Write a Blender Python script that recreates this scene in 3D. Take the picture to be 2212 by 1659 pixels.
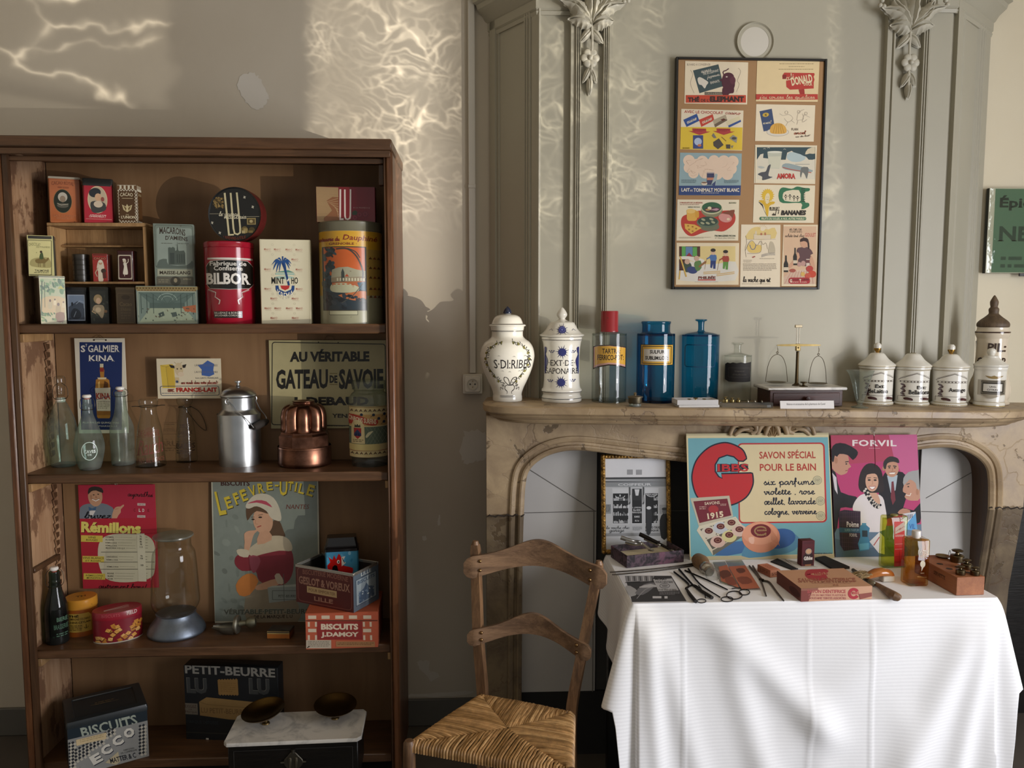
import bpy, bmesh, math, random
from mathutils import Vector, Matrix, Euler
for _o in list(bpy.data.objects): bpy.data.objects.remove(_o)
S = bpy.context.scene
COL = S.collection
R = math.radians
rnd = random.Random(7)
# ---------------------------------------------------------------- camera
FPX, CXP, CYP, ZC = 1722.0, 1106.0, 829.5, 1.70
PITCH, YAW = R(5.2), R(2.6)
cam_d = bpy.data.cameras.new('camera'); cam = bpy.data.objects.new('camera', cam_d); COL.objects.link(cam)
cam.location = (0, 0, ZC); cam.rotation_euler = (math.pi/2 - PITCH, 0, -YAW)
cam_d.sensor_width = 36; cam_d.lens = 36*FPX/2212; cam_d.clip_start = .05
S.camera = cam
S.view_settings.view_transform = 'Standard'; S.view_settings.look = 'None'
S.view_settings.gamma = 1; S.view_settings.exposure = 0.0
try: S.view_settings.use_curve_mapping = False
except Exception: pass
# planes of the room (metres from the camera, along the room)
YW, YB, YF, YM, YC, YCB, ZT = 3.165, 2.925, 2.81, 2.66, 2.755, 3.02, .82
# ---------------------------------------------------------------- node helper
class E:
 def __init__(s, nt, k): s.nt, s.k = nt, k
 def _m(s, op, *a, clamp=False):
  n = s.nt.nodes.new('ShaderNodeMath'); n.operation = op; n.use_clamp = clamp
  for i, x in enumerate(a):
   if isinstance(x, E): s.nt.links.new(x.k, n.inputs[i])
   else: n.inputs[i].default_value = x
  return E(s.nt, n.outputs[0])
 def __add__(s, o): return s._m('ADD', s, o)
 __radd__ = __add__
 def __sub__(s, o): return s._m('SUBTRACT', s, o)
 def __rsub__(s, o): return s._m('SUBTRACT', o, s)
 def __mul__(s, o): return s._m('MULTIPLY', s, o)
 __rmul__ = __mul__
 def __truediv__(s, o): return s._m('DIVIDE', s, o)
 def pw(s, o): return s._m('POWER', s, o)
 def mx(s, o): return s._m('MAXIMUM', s, o)
 def mn(s, o): return s._m('MINIMUM', s, o)
 def ab(s): return s._m('ABSOLUTE', s)
 def step(s, a, b):          # smooth 0 -> 1 between a and b
  n = s.nt.nodes.new('ShaderNodeMapRange'); n.interpolation_type = 'SMOOTHSTEP'
  s.nt.links.new(s.k, n.inputs[0]); n.inputs[1].default_value = a; n.inputs[2].default_value = b
  n.inputs[3].default_value = 0; n.inputs[4].default_value = 1
  return E(s.nt, n.outputs[0])
def vec(nt, x, y, z):
 n = nt.nodes.new('ShaderNodeCombineXYZ')
 for i, a in enumerate((x, y, z)):
  if isinstance(a, E): nt.links.new(a.k, n.inputs[i])
  else: n.inputs[i].default_value = a
 return n.outputs[0]
def noise(nt, v, scale, detail=3, rough=.5, dist=0):
 n = nt.nodes.new('ShaderNodeTexNoise'); n.inputs['Scale'].default_value = scale; n.inputs['Detail'].default_value = detail
 n.inputs['Roughness'].default_value = rough; n.inputs['Distortion'].default_value = dist
 if v is not None: nt.links.new(v, n.inputs['Vector'])
 return E(nt, n.outputs[0])
def voro(nt, v, scale, feat='DISTANCE_TO_EDGE', rnd_=1):
 n = nt.nodes.new('ShaderNodeTexVoronoi'); n.feature = feat; n.inputs['Scale'].default_value = scale
 n.inputs['Randomness'].default_value = rnd_
 nt.links.new(v, n.inputs['Vector'])
 return E(nt, n.outputs[0])
def mixc(nt, f, a, b, mode='MIX'):
 n = nt.nodes.new('ShaderNodeMix'); n.data_type = 'RGBA'; n.blend_type = mode
 if isinstance(f, E): nt.links.new(f.k, n.inputs[0])
 else: n.inputs[0].default_value = f
 for i, x in ((6, a), (7, b)):
  if hasattr(x, 'links') or hasattr(x, 'is_linked'): nt.links.new(x, n.inputs[i])
  else: n.inputs[i].default_value = x
 return n.outputs[2]
def s2l(x): return x/12.92 if x <= .04045 else ((x+.055)/1.055)**2.4
def c(h, k=1.0):
 return tuple(s2l(int(h[i:i+2], 16)/255)*k for i in (0, 2, 4)) + (1.0,)
# ---------------------------------------------------------------- world + lamps
W = bpy.data.worlds.new('sky'); S.world = W; W.use_nodes = True
W.node_tree.nodes['Background'].inputs[0].default_value = c('e8e6e0'); W.node_tree.nodes['Background'].inputs[1].default_value = .37
def lamp(name, typ, loc, aim, energy, col, **kw):
 d = bpy.data.lights.new(name, typ); d.energy = energy; d.color = col[:3]
 for k, v in kw.items(): setattr(d, k, v)
 o = bpy.data.objects.new(name, d); COL.objects.link(o); o.location = loc
 o.rotation_euler = (Vector(aim)-Vector(loc)).to_track_quat('-Z', 'Y').to_euler()
 return o
WX = 3.30      # inner face of the window wall on the right
WIN = lamp('window_daylight', 'AREA', (WX+.06, .35, 1.45), (0, .35+.9, 1.30), 140, c('f7f8ff'), shape='RECTANGLE', size=1.7, size_y=2.2)
# low sun thrown up from water outside the window: a small bright source with rippling strength
SUNL = Vector((WX-.02, .15, 1.12))
RIP = lamp('water_glint', 'SPOT', SUNL, (0, YW, 1.9), 900, c('fff6e6'), shadow_soft_size=.004, spot_size=R(105), spot_blend=.3)
def glint_nodes():
 d = RIP.data; d.use_nodes = True; nt = d.node_tree; em = nt.nodes['Emission']
 g = nt.nodes.new('ShaderNodeNewGeometry'); sp = nt.nodes.new('ShaderNodeSeparateXYZ'); nt.links.new(g.outputs['Incoming'], sp.inputs[0])
 x, y, z = (E(nt, sp.outputs[i]) for i in range(3))
 k = YW - SUNL.y
 X = x/y*k + SUNL.x; Z = z/y*k + SUNL.z
 base = vec(nt, X, Z, 0)
 n1 = noise(nt, base, 3.0, 3); n2 = noise(nt, vec(nt, X+7.3, Z+2.1, .5), 3.0, 3)
 Xd = X + (n1-.5)*.55; Zd = Z + (n2-.5)*.42 + X*.12
 # net of bright ripple lines, long and lazy on the far left, finer to the right
 va = vec(nt, Xd*.55, Zd*2.0, 0); vb = vec(nt, Xd*1.7+3, Zd*2.3, 0); vc = vec(nt, Xd*3.9, Zd*5.0, 3.)
 la = (1-voro(nt, va, 3.0)*3.2).mx(0).pw(9)
 lb = (1-voro(nt, vb, 6.0)*2.8).mx(0).pw(12)
 lc = (1-voro(nt, vc, 5.0)*2.6).mx(0).pw(9)
 n3 = noise(nt, base, 5, 2).step(.38, .66)
 right = X.step(-1.15, -.75)
 net = (la*1.35*(1-right) + (lb*1.25 + lc*.8)*right)*(n3*.9+.15)
 ed = (noise(nt, vec(nt, 3., Z, 0), 4.5, 2)-.5)*.30
 Xe = X + ed
 m_left = (1-Xe.step(-1.19, -1.12)) * (Z+(X+1.186)*.189).step(2.43, 2.50)
 m_mid = (X+ed*.4).step(-.66, -.58) * (1-Xe.step(.30, .50))
 low = Z.step(1.42, 1.56) * (1-X.step(-.22, -.05)*.72)
 caus = m_mid * Z.step(1.93, 2.22)
 m_r = X.step(.70, .75) * (1-(X+(Z-2.0)*.05).step(1.16, 1.22))
 tot = m_left*(.28+net*2.6) + (1-X.step(-1.25, -1.22))*Z.step(2.38, 2.41)*(1-(Z+(X+1.23)*.143).step(2.42, 2.45))*.26 \
  + m_mid*low*.62 + (1-X.step(-.62, -.52))*(1-Z.step(2.22, 2.32))*Z.step(.35, 1.0)*(n1*.5+.35)*.62 + caus*net*(1.75-X.step(-.2, -.05)*1.0) + m_r*low*.30 + m_r*net*Z.step(1.9, 2.1)*.25*X.step(1.08, 1.12)
 nt.links.new(tot.k, em.inputs['Strength'])
glint_nodes()
# ---------------------------------------------------------------- picture geometry helpers
_F = Vector((math.sin(YAW)*math.cos(PITCH), math.cos(YAW)*math.cos(PITCH), -math.sin(PITCH)))
_R = Vector((math.cos(YAW), -math.sin(YAW), 0)); _U = _R.cross(_F); _C = Vector((0, 0, ZC))
def ray(px, py): return _F + _R*((px-CXP)/FPX) - _U*((py-CYP)/FPX)
def at(px, py, Y): d = ray(px, py); return _C + d*(Y/d.y)
def atz(px, py, Z): d = ray(px, py); return _C + d*((Z-ZC)/d.z)
def XZ(px, py, Y): p = at(px, py, Y); return p.x, p.z
def xat(px, Y, Z):             # x of a point at depth Y, height Z seen in column px
 a = (px-CXP)/FPX; b = Vector((0, Y, Z))-_C
 return (a*b.dot(_F)-b.dot(_R))/(_R.x-a*_F.x)
# ---------------------------------------------------------------- materials
MATS = {}
def newmat(name):
 m = bpy.data.materials.new(name); m.use_nodes = True; MATS[name] = m
 return m, m.node_tree, m.node_tree.nodes['Principled BSDF']
def obco(nt, sx=1, sy=1, sz=1):
 t = nt.nodes.new('ShaderNodeTexCoord'); mp = nt.nodes.new('ShaderNodeMapping'); mp.inputs['Scale'].default_value = (sx, sy, sz)
 nt.links.new(t.outputs['Object'], mp.inputs[0]); return mp.outputs[0]
def bump(nt, b, h, dist=.002, strength=.5):
 n = nt.nodes.new('ShaderNodeBump'); n.inputs['Distance'].default_value = dist; n.inputs['Strength'].default_value = strength
 nt.links.new(h.k, n.inputs['Height']); nt.links.new(n.outputs[0], b.inputs['Normal'])
def attr_mat(name, rough, metal=0, coat=0, var=.10, nsc=25, bmp=0, spec=.5, wear=None, sheen=0):
 m, nt, b = newmat(name); v = obco(nt)
 a = nt.nodes.new('ShaderNodeAttribute'); a.attribute_name = 'Col'
 n = noise(nt, v, nsc, 4)
 f = (n-.5)*(var*2)+1.0
 g = nt.nodes.new('ShaderNodeCombineColor')
 for i in range(3): nt.links.new(f.k, g.inputs[i])
 col = mixc(nt, 1.0, a.outputs[0], g.outputs[0], 'MULTIPLY')
 if wear:
  w = noise(nt, v, wear[1], 5, .6).step(wear[2], wear[2]+.05)
  col = mixc(nt, w*.8, col, c(wear[0]))
 nt.links.new(col, b.inputs['Base Color'])
 r = (n-.5)*.12+rough
 nt.links.new(r.k, b.inputs['Roughness'])
 b.inputs['Metallic'].default_value = metal; b.inputs['Specular IOR Level'].default_value = spec
 b.inputs['Coat Weight'].default_value = coat; b.inputs['Coat Roughness'].default_value = .12
 if sheen: b.inputs['Sheen Weight'].default_value = sheen
 if bmp: bump(nt, b, noise(nt, v, nsc*3, 4), bmp)
 return m
attr_mat('paper', .75, var=.05, nsc=30)
attr_mat('tin', .34, coat=.25, var=.14, nsc=22, wear=('4a3c2c', 60, .68))
attr_mat('tinflat', .42, var=.10, nsc=40)
attr_mat('gloss', .16, coat=.3, var=.04, nsc=18)
attr_mat('foil', .26, metal=.75, var=.06)
attr_mat('matte', .8, var=.12, nsc=40, bmp=.0006)
attr_mat('metal', .30, metal=1.0, var=.16, nsc=16, bmp=.0004)
attr_mat('roughmetal', .45, metal=.9, var=.3, nsc=30, bmp=.0008)
attr_mat('plastic', .35, var=.03)
attr_mat('hair', .5, var=.5, nsc=90)
def wood(name, c1, c2, axis='z', scale=1, rough=.5, ring=9, fleck=None, bmp=.0008, coat=0):
 m, nt, b = newmat(name)
 k = {'x': (.9, 9, 9), 'y': (9, .9, 9), 'z': (9, 9, .9)}[axis]
 v = obco(nt, *[q*scale for q in k])
 n = noise(nt, v, 1.6, 6, .62, .6); n2 = noise(nt, v, ring, 3, .5, 1.2)
 f = (n*.75+n2*.35)-.05
 col = mixc(nt, f.step(.3, .75), c(c1), c(c2))
 if fleck:
  w = noise(nt, obco(nt, 1, 1, .55), 9*scale, 6, .66).step(.52, .58)
  col = mixc(nt, w*.85, col, c(fleck))
 nt.links.new(col, b.inputs['Base Color']); nt.links.new((n2*.25+rough-.12).k, b.inputs['Roughness'])
 b.inputs['Coat Weight'].default_value = coat; b.inputs['Coat Roughness'].default_value = .25
 bump(nt, b, n2, bmp)
 return m
wood('wood_case_v', '3c281a', '5c4029', 'z', 1, .42)
wood('wood_case_x', '4a3321', '6e4d33', 'x', 1, .40)
wood('wood_edge', '4e2f1c', '7a4f30', 'z', 1.3, .38)
wood('wood_outer', '4a2c1a', '6d472c', 'z', 1.3, .4)
wood('wood_side', '8d6a4c', 'b59474', 'z', 1, .6, fleck='6a4a34')
wood('wood_back', '7a5a3c', '8d6c4a', 'z', .35, .6, ring=5)
wood('wood_pale', '8c6a44', 'b59063', 'z', 1.5, .6)
wood('wood_chair', '4f3826', '8a6848', 'z', 2.2, .45)
wood('wood_slat', '554030', '8d6f54', 'x', 2.2, .45, ring=14)
wood('wood_red', '2a120b', '4a2012', 'x', 2, .4)
wood('wood_block', '8a5230', 'a86c44', 'y', 2, .6)
wood('wood_black', '0a0908', '17130f', 'x', 2, .35)
wood('wood_lid', '4a3a2a', '6d5942', 'z', 4, .6)
def paint(name, base, base2, rough=.6, bmp=.0012, patch=None):
 m, nt, b = newmat(name); v = obco(nt)
 n = noise(nt, v, 1.6, 5, .55)
 col = mixc(nt, n.step(.3, .7), c(base), c(base2))
 nt.links.new(col, b.inputs['Base Color']); b.inputs['Roughness'].default_value = rough
 bump(nt, b, noise(nt, v, 14, 5, .6), bmp, .6)
 return m
paint('wall_paint', 'b9af9d', 'c0b7a6', .7)
paint('wall_cream', 'd8ccb0', 'dcd2b8', .7)
paint('plaster_raw', 'd2cec4', 'c8c2b6', .9)
paint('panel_paint', 'a39e8c', 'a9a492', .5, .0008)
paint('ornament_paint', 'b0ab9a', 'b6b1a0', .5, .0008)
paint('skirting_paint', '55534e', '615f59', .6)
paint('fireboard_paint', 'b3b0ab', 'bdbab5', .5, .0004)
paint('floor_boards', '4a4540', '5d564e', .6)
paint('trunking_paint', 'c2bdb0', 'c8c3b7', .45, .0003)
def stone(name, d1, d2):
 m, nt, b = newmat(name); v = obco(nt)
 n = noise(nt, v, 7, 8, .62, .4); big = noise(nt, v, 2.3, 4, .5)
 col = mixc(nt, n.step(.28, .72), c(d1), c(d2))
 col = mixc(nt, big.step(.50, .72)*.45, col, c('9c835c'))
 blot = noise(nt, v, 11, 6, .65, .3).step(.60, .64)
 vein = (1-voro(nt, vec(nt, E(nt, sepx(nt, v, 0))+(noise(nt, v, 6, 4)-.5)*.35, E(nt, sepx(nt, v, 1)), E(nt, sepx(nt, v, 2))+(n-.5)*.3), 5.5)*40).mx(0)
 col = mixc(nt, (vein*noise(nt, v, 4, 2).step(.42, .6)*.7), col, c('5b4630'))
 col = mixc(nt, blot*.75, col, c('54442f'))
 nt.links.new(col, b.inputs['Base Color']); nt.links.new((n*.25+.32).k, b.inputs['Roughness'])
 bump(nt, b, n-blot*.5-vein*.3, .0025, .6)
def sepx(nt, v, i):
 s = nt.nodes.new('ShaderNodeSeparateXYZ'); nt.links.new(v, s.inputs[0]); return s.outputs[i]
stone('stone', '857058', 'b39c7a'); stone('stone_dark', '57493a', '7f6e54')  # the second is a darker stone for the legs below the joint
def marble():
 m, nt, b = newmat('marble'); v = obco(nt)
 n = noise(nt, v, 9, 7, .62, 1.5)
 nt.links.new(mixc(nt, n.step(.4, .7), c('d8d4cc'), c('a9a7a3')), b.inputs['Base Color']); b.inputs['Roughness'].default_value = .3
marble()
def linen():
 m, nt, b = newmat('linen'); v = obco(nt)
 a = nt.nodes.new('ShaderNodeAttribute'); a.attribute_name = 'UVs'
 sp = nt.nodes.new('ShaderNodeSeparateXYZ'); nt.links.new(a.outputs['Vector'], sp.inputs[0])
 t = E(nt, sp.outputs[1])
 w = (t*(2*math.pi/.011))._m('SINE', t*(2*math.pi/.011))
 f = w.step(-.3, .3)
 nt.links.new(mixc(nt, f, c('ededee'), c('f4f4f5')), b.inputs['Base Color']); b.inputs['Roughness'].default_value = .85
 b.inputs['Sheen Weight'].default_value = .1
 bump(nt, b, noise(nt, v, 40, 4)*.6+f*.08, .0012, .5)
linen()
def straw():
 m, nt, b = newmat('straw'); a = nt.nodes.new('ShaderNodeAttribute'); a.attribute_name = 'Col'
 v = obco(nt); n = noise(nt, v, 60, 4)
 g = nt.nodes.new('ShaderNodeCombineColor')
 f = n*1.1+.45
 for i in range(3): nt.links.new(f.k, g.inputs[i])
 nt.links.new(mixc(nt, 1., a.outputs[0], g.outputs[0], 'MULTIPLY'), b.inputs['Base Color']); b.inputs['Roughness'].default_value = .5
straw()
def copper():
 m, nt, b = newmat('copper'); v = obco(nt); n = noise(nt, v, 12, 5, .6)
 nt.links.new(mixc(nt, n.step(.3, .75), c('5d3f32'), c('9b6e5a')), b.inputs['Base Color']); b.inputs['Metallic'].default_value = 1
 nt.links.new((n*.25+.2).k, b.inputs['Roughness'])
copper()
def marbled():
 m, nt, b = newmat('marbled_paper'); v = obco(nt); n = noise(nt, v, 26, 7, .65, 2.5); n2 = noise(nt, v, 12, 3, .5, 1)
 col = mixc(nt, n.step(.4, .6), c('1d161c'), c('5a4450')); col = mixc(nt, n2.step(.6, .7)*.7, col, c('7d5064'))
 nt.links.new(col, b.inputs['Base Color']); b.inputs['Roughness'].default_value = .6
marbled()
def gilt():
 m, nt, b = newmat('gilt'); v = obco(nt); n = noise(nt, v, 70, 4, .6)
 nt.links.new(mixc(nt, n.step(.3, .7), c('4e3513'), c('c79a4a')), b.inputs['Base Color']); b.inputs['Metallic'].default_value = .35; b.inputs['Roughness'].default_value = .4
 bump(nt, b, n, .002, .8)
gilt()
def glass(name, tint, edge, rough=.02, haze=0.0):
 """thin glass wall: tinted see-through sheet with a mirror share that follows Fresnel, denser where seen edge-on"""
 m, nt, b = newmat(name); out = nt.nodes['Material Output']
 tr = nt.nodes.new('ShaderNodeBsdfTransparent'); gl = nt.nodes.new('ShaderNodeBsdfGlossy'); gl.inputs['Roughness'].default_value = rough
 lw = nt.nodes.new('ShaderNodeLayerWeight'); lw.inputs[0].default_value = .5
 n = noise(nt, obco(nt), 14, 3)
 fc = E(nt, lw.outputs['Facing'])
 nt.links.new(mixc(nt, fc.pw(3.0), c(tint), c(edge)), tr.inputs[0])
 fr = fc.pw(5.0)*.75+.045
 bp = nt.nodes.new('ShaderNodeBump'); bp.inputs['Distance'].default_value = .002; bp.inputs['Strength'].default_value = .25; nt.links.new(n.k, bp.inputs['Height'])
 nt.links.new(bp.outputs[0], gl.inputs['Normal'])
 mx = nt.nodes.new('ShaderNodeMixShader'); nt.links.new(fr.k, mx.inputs[0]); nt.links.new(tr.outputs[0], mx.inputs[1]); nt.links.new(gl.outputs[0], mx.inputs[2])
 last = mx.outputs[0]
 if haze:
  df = nt.nodes.new('ShaderNodeBsdfDiffuse'); df.inputs[0].default_value = c('c8ccc6')
  m2 = nt.nodes.new('ShaderNodeMixShader'); nt.links.new((n.step(.3, .8)*haze+haze*.3).k, m2.inputs[0]); nt.links.new(last, m2.inputs[1]); nt.links.new(df.outputs[0], m2.inputs[2]); last = m2.outputs[0]
 nt.links.new(last, out.inputs[0])
 return m
glass('glass_clear', 'f6f8f6', 'c4ccca')
glass('glass_old', 'eef4f0', 'b0bdb6', haze=.12)
glass('glass_frost', 'e0eae2', 'a0aea6', rough=.2, haze=.2)
glass('glass_aqua', 'd8ece4', '8fb4aa', haze=.16)
glass('glass_green', '5d7f66', '16241c', haze=.02)
glass('glass_blue', '58b4d6', '14588a')
glass('glass_pane', 'f6f8f5', 'c8d0c8')
glass('glass_amber', 'f4e0b8', 'd0a860')
glass('glass_lime', 'f0f0c0', 'b4b868')
glass('liquid_amber', 'f4d8a0', 'dcb060', rough=.1)
glass('liquid_lime', 'ecec9c', 'd0d268', rough=.1)
glass('acrylic', 'f0f0ee', 'a8aaa8', rough=.05, haze=.06)
# ---------------------------------------------------------------- mesh builder
def link(o, parent=None):
 COL.objects.link(o)
 if parent is not None: o.parent = parent
 return o
def tag(o, label=None, cat=None, group=None, kind=None):
 if label: o['label'] = label
 if cat: o['category'] = cat
 if group: o['group'] = group
 if kind: o['kind'] = kind
 return o
def thing(name, label, cat, loc=(0, 0, 0), rz=0, group=None, rx=0, ry=0):
 o = bpy.data.objects.new(name, None); o.empty_display_size = .02; COL.objects.link(o)
 o.location = loc; o.rotation_euler = (rx, ry, rz)
 return tag(o, label, cat, group)
def copy_tree(o, parent=None):
 n = o.copy(); COL.objects.link(n); n.parent = parent
 for ch in [x for x in bpy.data.objects if x.parent == o]: copy_tree(ch, n)
 return n
def T(x=0, y=0, z=0, rx=0, ry=0, rz=0, s=1):
 return Matrix.Translation((x, y, z)) @ Euler((rx, ry, rz)).to_matrix().to_4x4() @ Matrix.Scale(s, 4)
WHITE = (1, 1, 1, 1)
class MB:
 def __init__(s): s.v = []; s.f = []; s.m = []; s.c = []; s.s = []
 def add(s, vs, fs, mat, col=None, smooth=False, M=None, cols=None):
  o = len(s.v)
  s.v += [(M @ Vector(p))[:] if M is not None else tuple(p) for p in vs]
  col = col or WHITE
  for i, f in enumerate(fs):
   s.f.append([o+j for j in f]); s.m.append(mat); s.c.append(cols[i] if cols else col); s.s.append(smooth)
  return s
 def box(s, x0, x1, y0, y1, z0, z1, mat, col=None, b=.0015, M=None, cols=None):
  cx, cy, cz = (x0+x1)/2, (y0+y1)/2, (z0+z1)/2; hx, hy, hz = abs(x1-x0)/2, abs(y1-y0)/2, abs(z1-z0)/2
  b = min(b, hx*.6, hy*.6, hz*.6); vs = []; ix = {}
  for sx in (-1, 1):
   for sy in (-1, 1):
    for sz in (-1, 1):
     for a in range(3):
      q = [sx*(hx if a == 0 else hx-b), sy*(hy if a == 1 else hy-b), sz*(hz if a == 2 else hz-b)]
      ix[sx, sy, sz, a] = len(vs); vs.append((cx+q[0], cy+q[1], cz+q[2]))
  fs = []
  for g in (-1, 1):
   fs.append([ix[g, p, q, 0] for p, q in ((-1, -1), (1, -1), (1, 1), (-1, 1))])
   fs.append([ix[p, g, q, 1] for p, q in ((-1, -1), (1, -1), (1, 1), (-1, 1))])
   fs.append([ix[p, q, g, 2] for p, q in ((-1, -1), (1, -1), (1, 1), (-1, 1))])
  for p in (-1, 1):
   for q in (-1, 1):
    fs.append([ix[p, q, -1, 0], ix[p, q, 1, 0], ix[p, q, 1, 1], ix[p, q, -1, 1]])
    fs.append([ix[p, -1, q, 0], ix[p, 1, q, 0], ix[p, 1, q, 2], ix[p, -1, q, 2]])
    fs.append([ix[-1, p, q, 1], ix[1, p, q, 1], ix[1, p, q, 2], ix[-1, p, q, 2]])
    for r_ in (-1, 1): fs.append([ix[p, q, r_, 0], ix[p, q, r_, 1], ix[p, q, r_, 2]])
  return s.add(vs, fs, mat, col, False, M)
 def lathe(s, prof, mat, col=None, seg=40, M=None, sx=1, sy=1, rfun=None, closed=False):
  vs, fs, cols = [], [], []; rings = []; cur = col or WHITE; pc = []
  for p in prof:
   if len(p) > 2: cur = p[2]
   pc.append(cur)
   if p[0] < 1e-6: rings.append([len(vs)]); vs.append((0, 0, p[1]))
   else:
    rings.append(list(range(len(vs), len(vs)+seg)))
    for k in range(seg):
     a = 2*math.pi*k/seg; r = p[0]*(rfun(a, p[1]) if rfun else 1)
     vs.append((sx*r*math.sin(a), -sy*r*math.cos(a), p[1]))
  pairs = list(zip(rings, rings[1:]))
  if closed: pairs.append((rings[-1], rings[0]))
  for i, (a, b) in enumerate(pairs):
   if len(a) == 1 and len(b) == 1: continue
   for k in range(seg):
    k2 = (k+1) % seg
    if len(a) == 1: fs.append([a[0], b[k], b[k2]])
    elif len(b) == 1: fs.append([a[k], b[0], a[k2]])
    else: fs.append([a[k], b[k], b[k2], a[k2]])
    cols.append(pc[i])
  return s.add(vs, fs, mat, None, True, M, cols)
 def tube(s, path, r, mat, col=None, seg=8, closed=False, M=None, cap=True, flat=1.0):
  P = [Vector(p) for p in path]; n = len(P); vs, fs = [], []; rr = r if isinstance(r, (list, tuple)) else [r]*n
  tan = []
  for i in range(n):
   a = P[(i-1) % n] if closed or i > 0 else P[i]; b = P[(i+1) % n] if closed or i < n-1 else P[i]
   t = (b-a); tan.append(t.normalized() if t.length > 1e-9 else Vector((0, 0, 1)))
  u = tan[0].orthogonal().normalized()
  if abs(tan[0].y) < .9:
   u = Vector((0, 1, 0)) - tan[0]*tan[0].y; u.normalize()
  for i in range(n):
   u = (u - tan[i]*u.dot(tan[i])); u.normalize(); w = tan[i].cross(u)
   for k in range(seg):
    a = 2*math.pi*k/seg
    vs.append(P[i] + (u*math.cos(a)*flat + w*math.sin(a))*rr[i])
  m = n if closed else n-1
  for i in range(m):
   j = (i+1) % n
   for k in range(seg): fs.append([i*seg+k, i*seg+(k+1) % seg, j*seg+(k+1) % seg, j*seg+k])
  if cap and not closed: fs.append(list(range(seg))); fs.append(list(range((n-1)*seg, n*seg)))
  return s.add(vs, fs, mat, col, True, M)
 def prism(s, pts, y0, y1, mat, col=None, M=None, b=0, smooth=False, cols=None):
  """outline in x,z pushed from y0 (front) to y1; b: small chamfer of the front and back rims"""
  n = len(pts); cx = sum(p[0] for p in pts)/n; cz = sum(p[1] for p in pts)/n
  lay = [(y0, b), (y0+b, 0), (y1-b, 0), (y1, b)] if b else [(y0, 0), (y1, 0)]
  vs, fs = [], []
  for y, ins in lay:
   for (x, z) in pts:
    d = math.hypot(x-cx, z-cz) or 1
    vs.append((x-(x-cx)/d*ins, y, z-(z-cz)/d*ins))
  L = len(lay)
  fs.append(list(range(n))); fs.append(list(range((L-1)*n, L*n)))
  for l in range(L-1):
   for k in range(n): fs.append([l*n+k, l*n+(k+1) % n, (l+1)*n+(k+1) % n, (l+1)*n+k])
  return s.add(vs, fs, mat, col, smooth, M)
 def loft(s, outs, mat, col=None, M=None, smooth=True, cols=None, capb=True, capt=True):
  """outs: list of (outline [(x,y)], z)"""
  n = len(outs[0][0]); vs, fs, cc = [], [], []
  for o, z in outs: vs += [(x, y, z) for x, y in o]
  for l in range(len(outs)-1):
   for k in range(n):
    fs.append([l*n+k, l*n+(k+1) % n, (l+1)*n+(k+1) % n, (l+1)*n+k]); cc.append(cols[l] if cols else (col or WHITE))
  if capb: fs.append(list(range(n))); cc.append(cc[0])
  if capt: fs.append(list(range((len(outs)-1)*n, len(outs)*n))); cc.append(cc[len(cc)-1 if not capb else -2])
  return s.add(vs, fs, mat, None, smooth, M, cc)
 def grid(s, nu, nv, fun, mat, col=None, M=None, smooth=True, wrap=False):
  vs = [fun(i/(nu-1 if not wrap else nu), j/(nv-1)) for j in range(nv) for i in range(nu)]; fs = []
  for j in range(nv-1):
   for i in range(nu if wrap else nu-1):
    i2 = (i+1) % nu; fs.append([j*nu+i, j*nu+i2, (j+1)*nu+i2, (j+1)*nu+i])
  return s.add(vs, fs, mat, col, smooth, M)
 def sphere(s, x, y, z, r, mat, col=None, seg=16, sz=1, sx=1, sy=1, M=None):
  n = max(6, seg//2)
  pr = [(r*math.sin(math.pi*i/n), r*sz*-math.cos(math.pi*i/n)) for i in range(n+1)]
  pr[0] = (0, -r*sz); pr[-1] = (0, r*sz)
  return s.lathe(pr, mat, col, seg, (M or Matrix()) @ T(x, y, z), sx, sy)
 def art(s, a, place, mat='paper', step=None, M=None):
  e = min(a.eps, .0010/max(1, len(a.items))); b0 = .00025 if step else .00003     # ink: all layers within a millimetre
  for i, (vs, fs, col) in enumerate(a.items):
   if step: vs, fs = slice_x(vs, fs, step)
   s.add([place(x, z, b0+(i+1)*e) for x, z in vs], fs, mat, col, step is not None, M)
  return s
 def build(s, name, parent=None, ang=38, solid=True, loc=None):
  me = bpy.data.meshes.new(name); me.from_pydata(s.v, [], s.f)
  names = list(dict.fromkeys(s.m)); ix = {n: i for i, n in enumerate(names)}
  for n in names: me.materials.append(MATS[n])
  me.polygons.foreach_set('material_index', [ix[m] for m in s.m])
  me.polygons.foreach_set('use_smooth', s.s)
  a = me.color_attributes.new('Col', 'FLOAT_COLOR', 'CORNER'); buf = []
  for f, cc in zip(s.f, s.c): buf += list(cc)*len(f)
  a.data.foreach_set('color', buf)
  if solid:
   bm = bmesh.new(); bm.from_mesh(me); bmesh.ops.recalc_face_normals(bm, faces=bm.faces[:]); bm.to_mesh(me); bm.free()
  me.set_sharp_from_angle(angle=R(ang)); me.update()
  o = bpy.data.objects.new(name, me)
  if loc is not None: o.location = loc
  return link(o, parent)
def slice_x(vs, fs, step):
 bm = bmesh.new(); bv = [bm.verts.new((x, z, 0)) for x, z in vs]
 for f in fs:
  try: bm.faces.new([bv[i] for i in f])
  except ValueError: pass
 xs = [v[0] for v in vs]; k = math.ceil(min(xs)/step)
 bmesh.ops.triangulate(bm, faces=[f for f in bm.faces if len(f.verts) > 4])
 while k*step < max(xs):
  bmesh.ops.bisect_plane(bm, geom=bm.verts[:]+bm.edges[:]+bm.faces[:], dist=1e-6, plane_co=(k*step, 0, 0), plane_no=(1, 0, 0)); k += 1
 bm.verts.index_update()
 r = [(v.co.x, v.co.y) for v in bm.verts], [[v.index for v in f.verts] for f in bm.faces]
 bm.free(); return r
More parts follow.
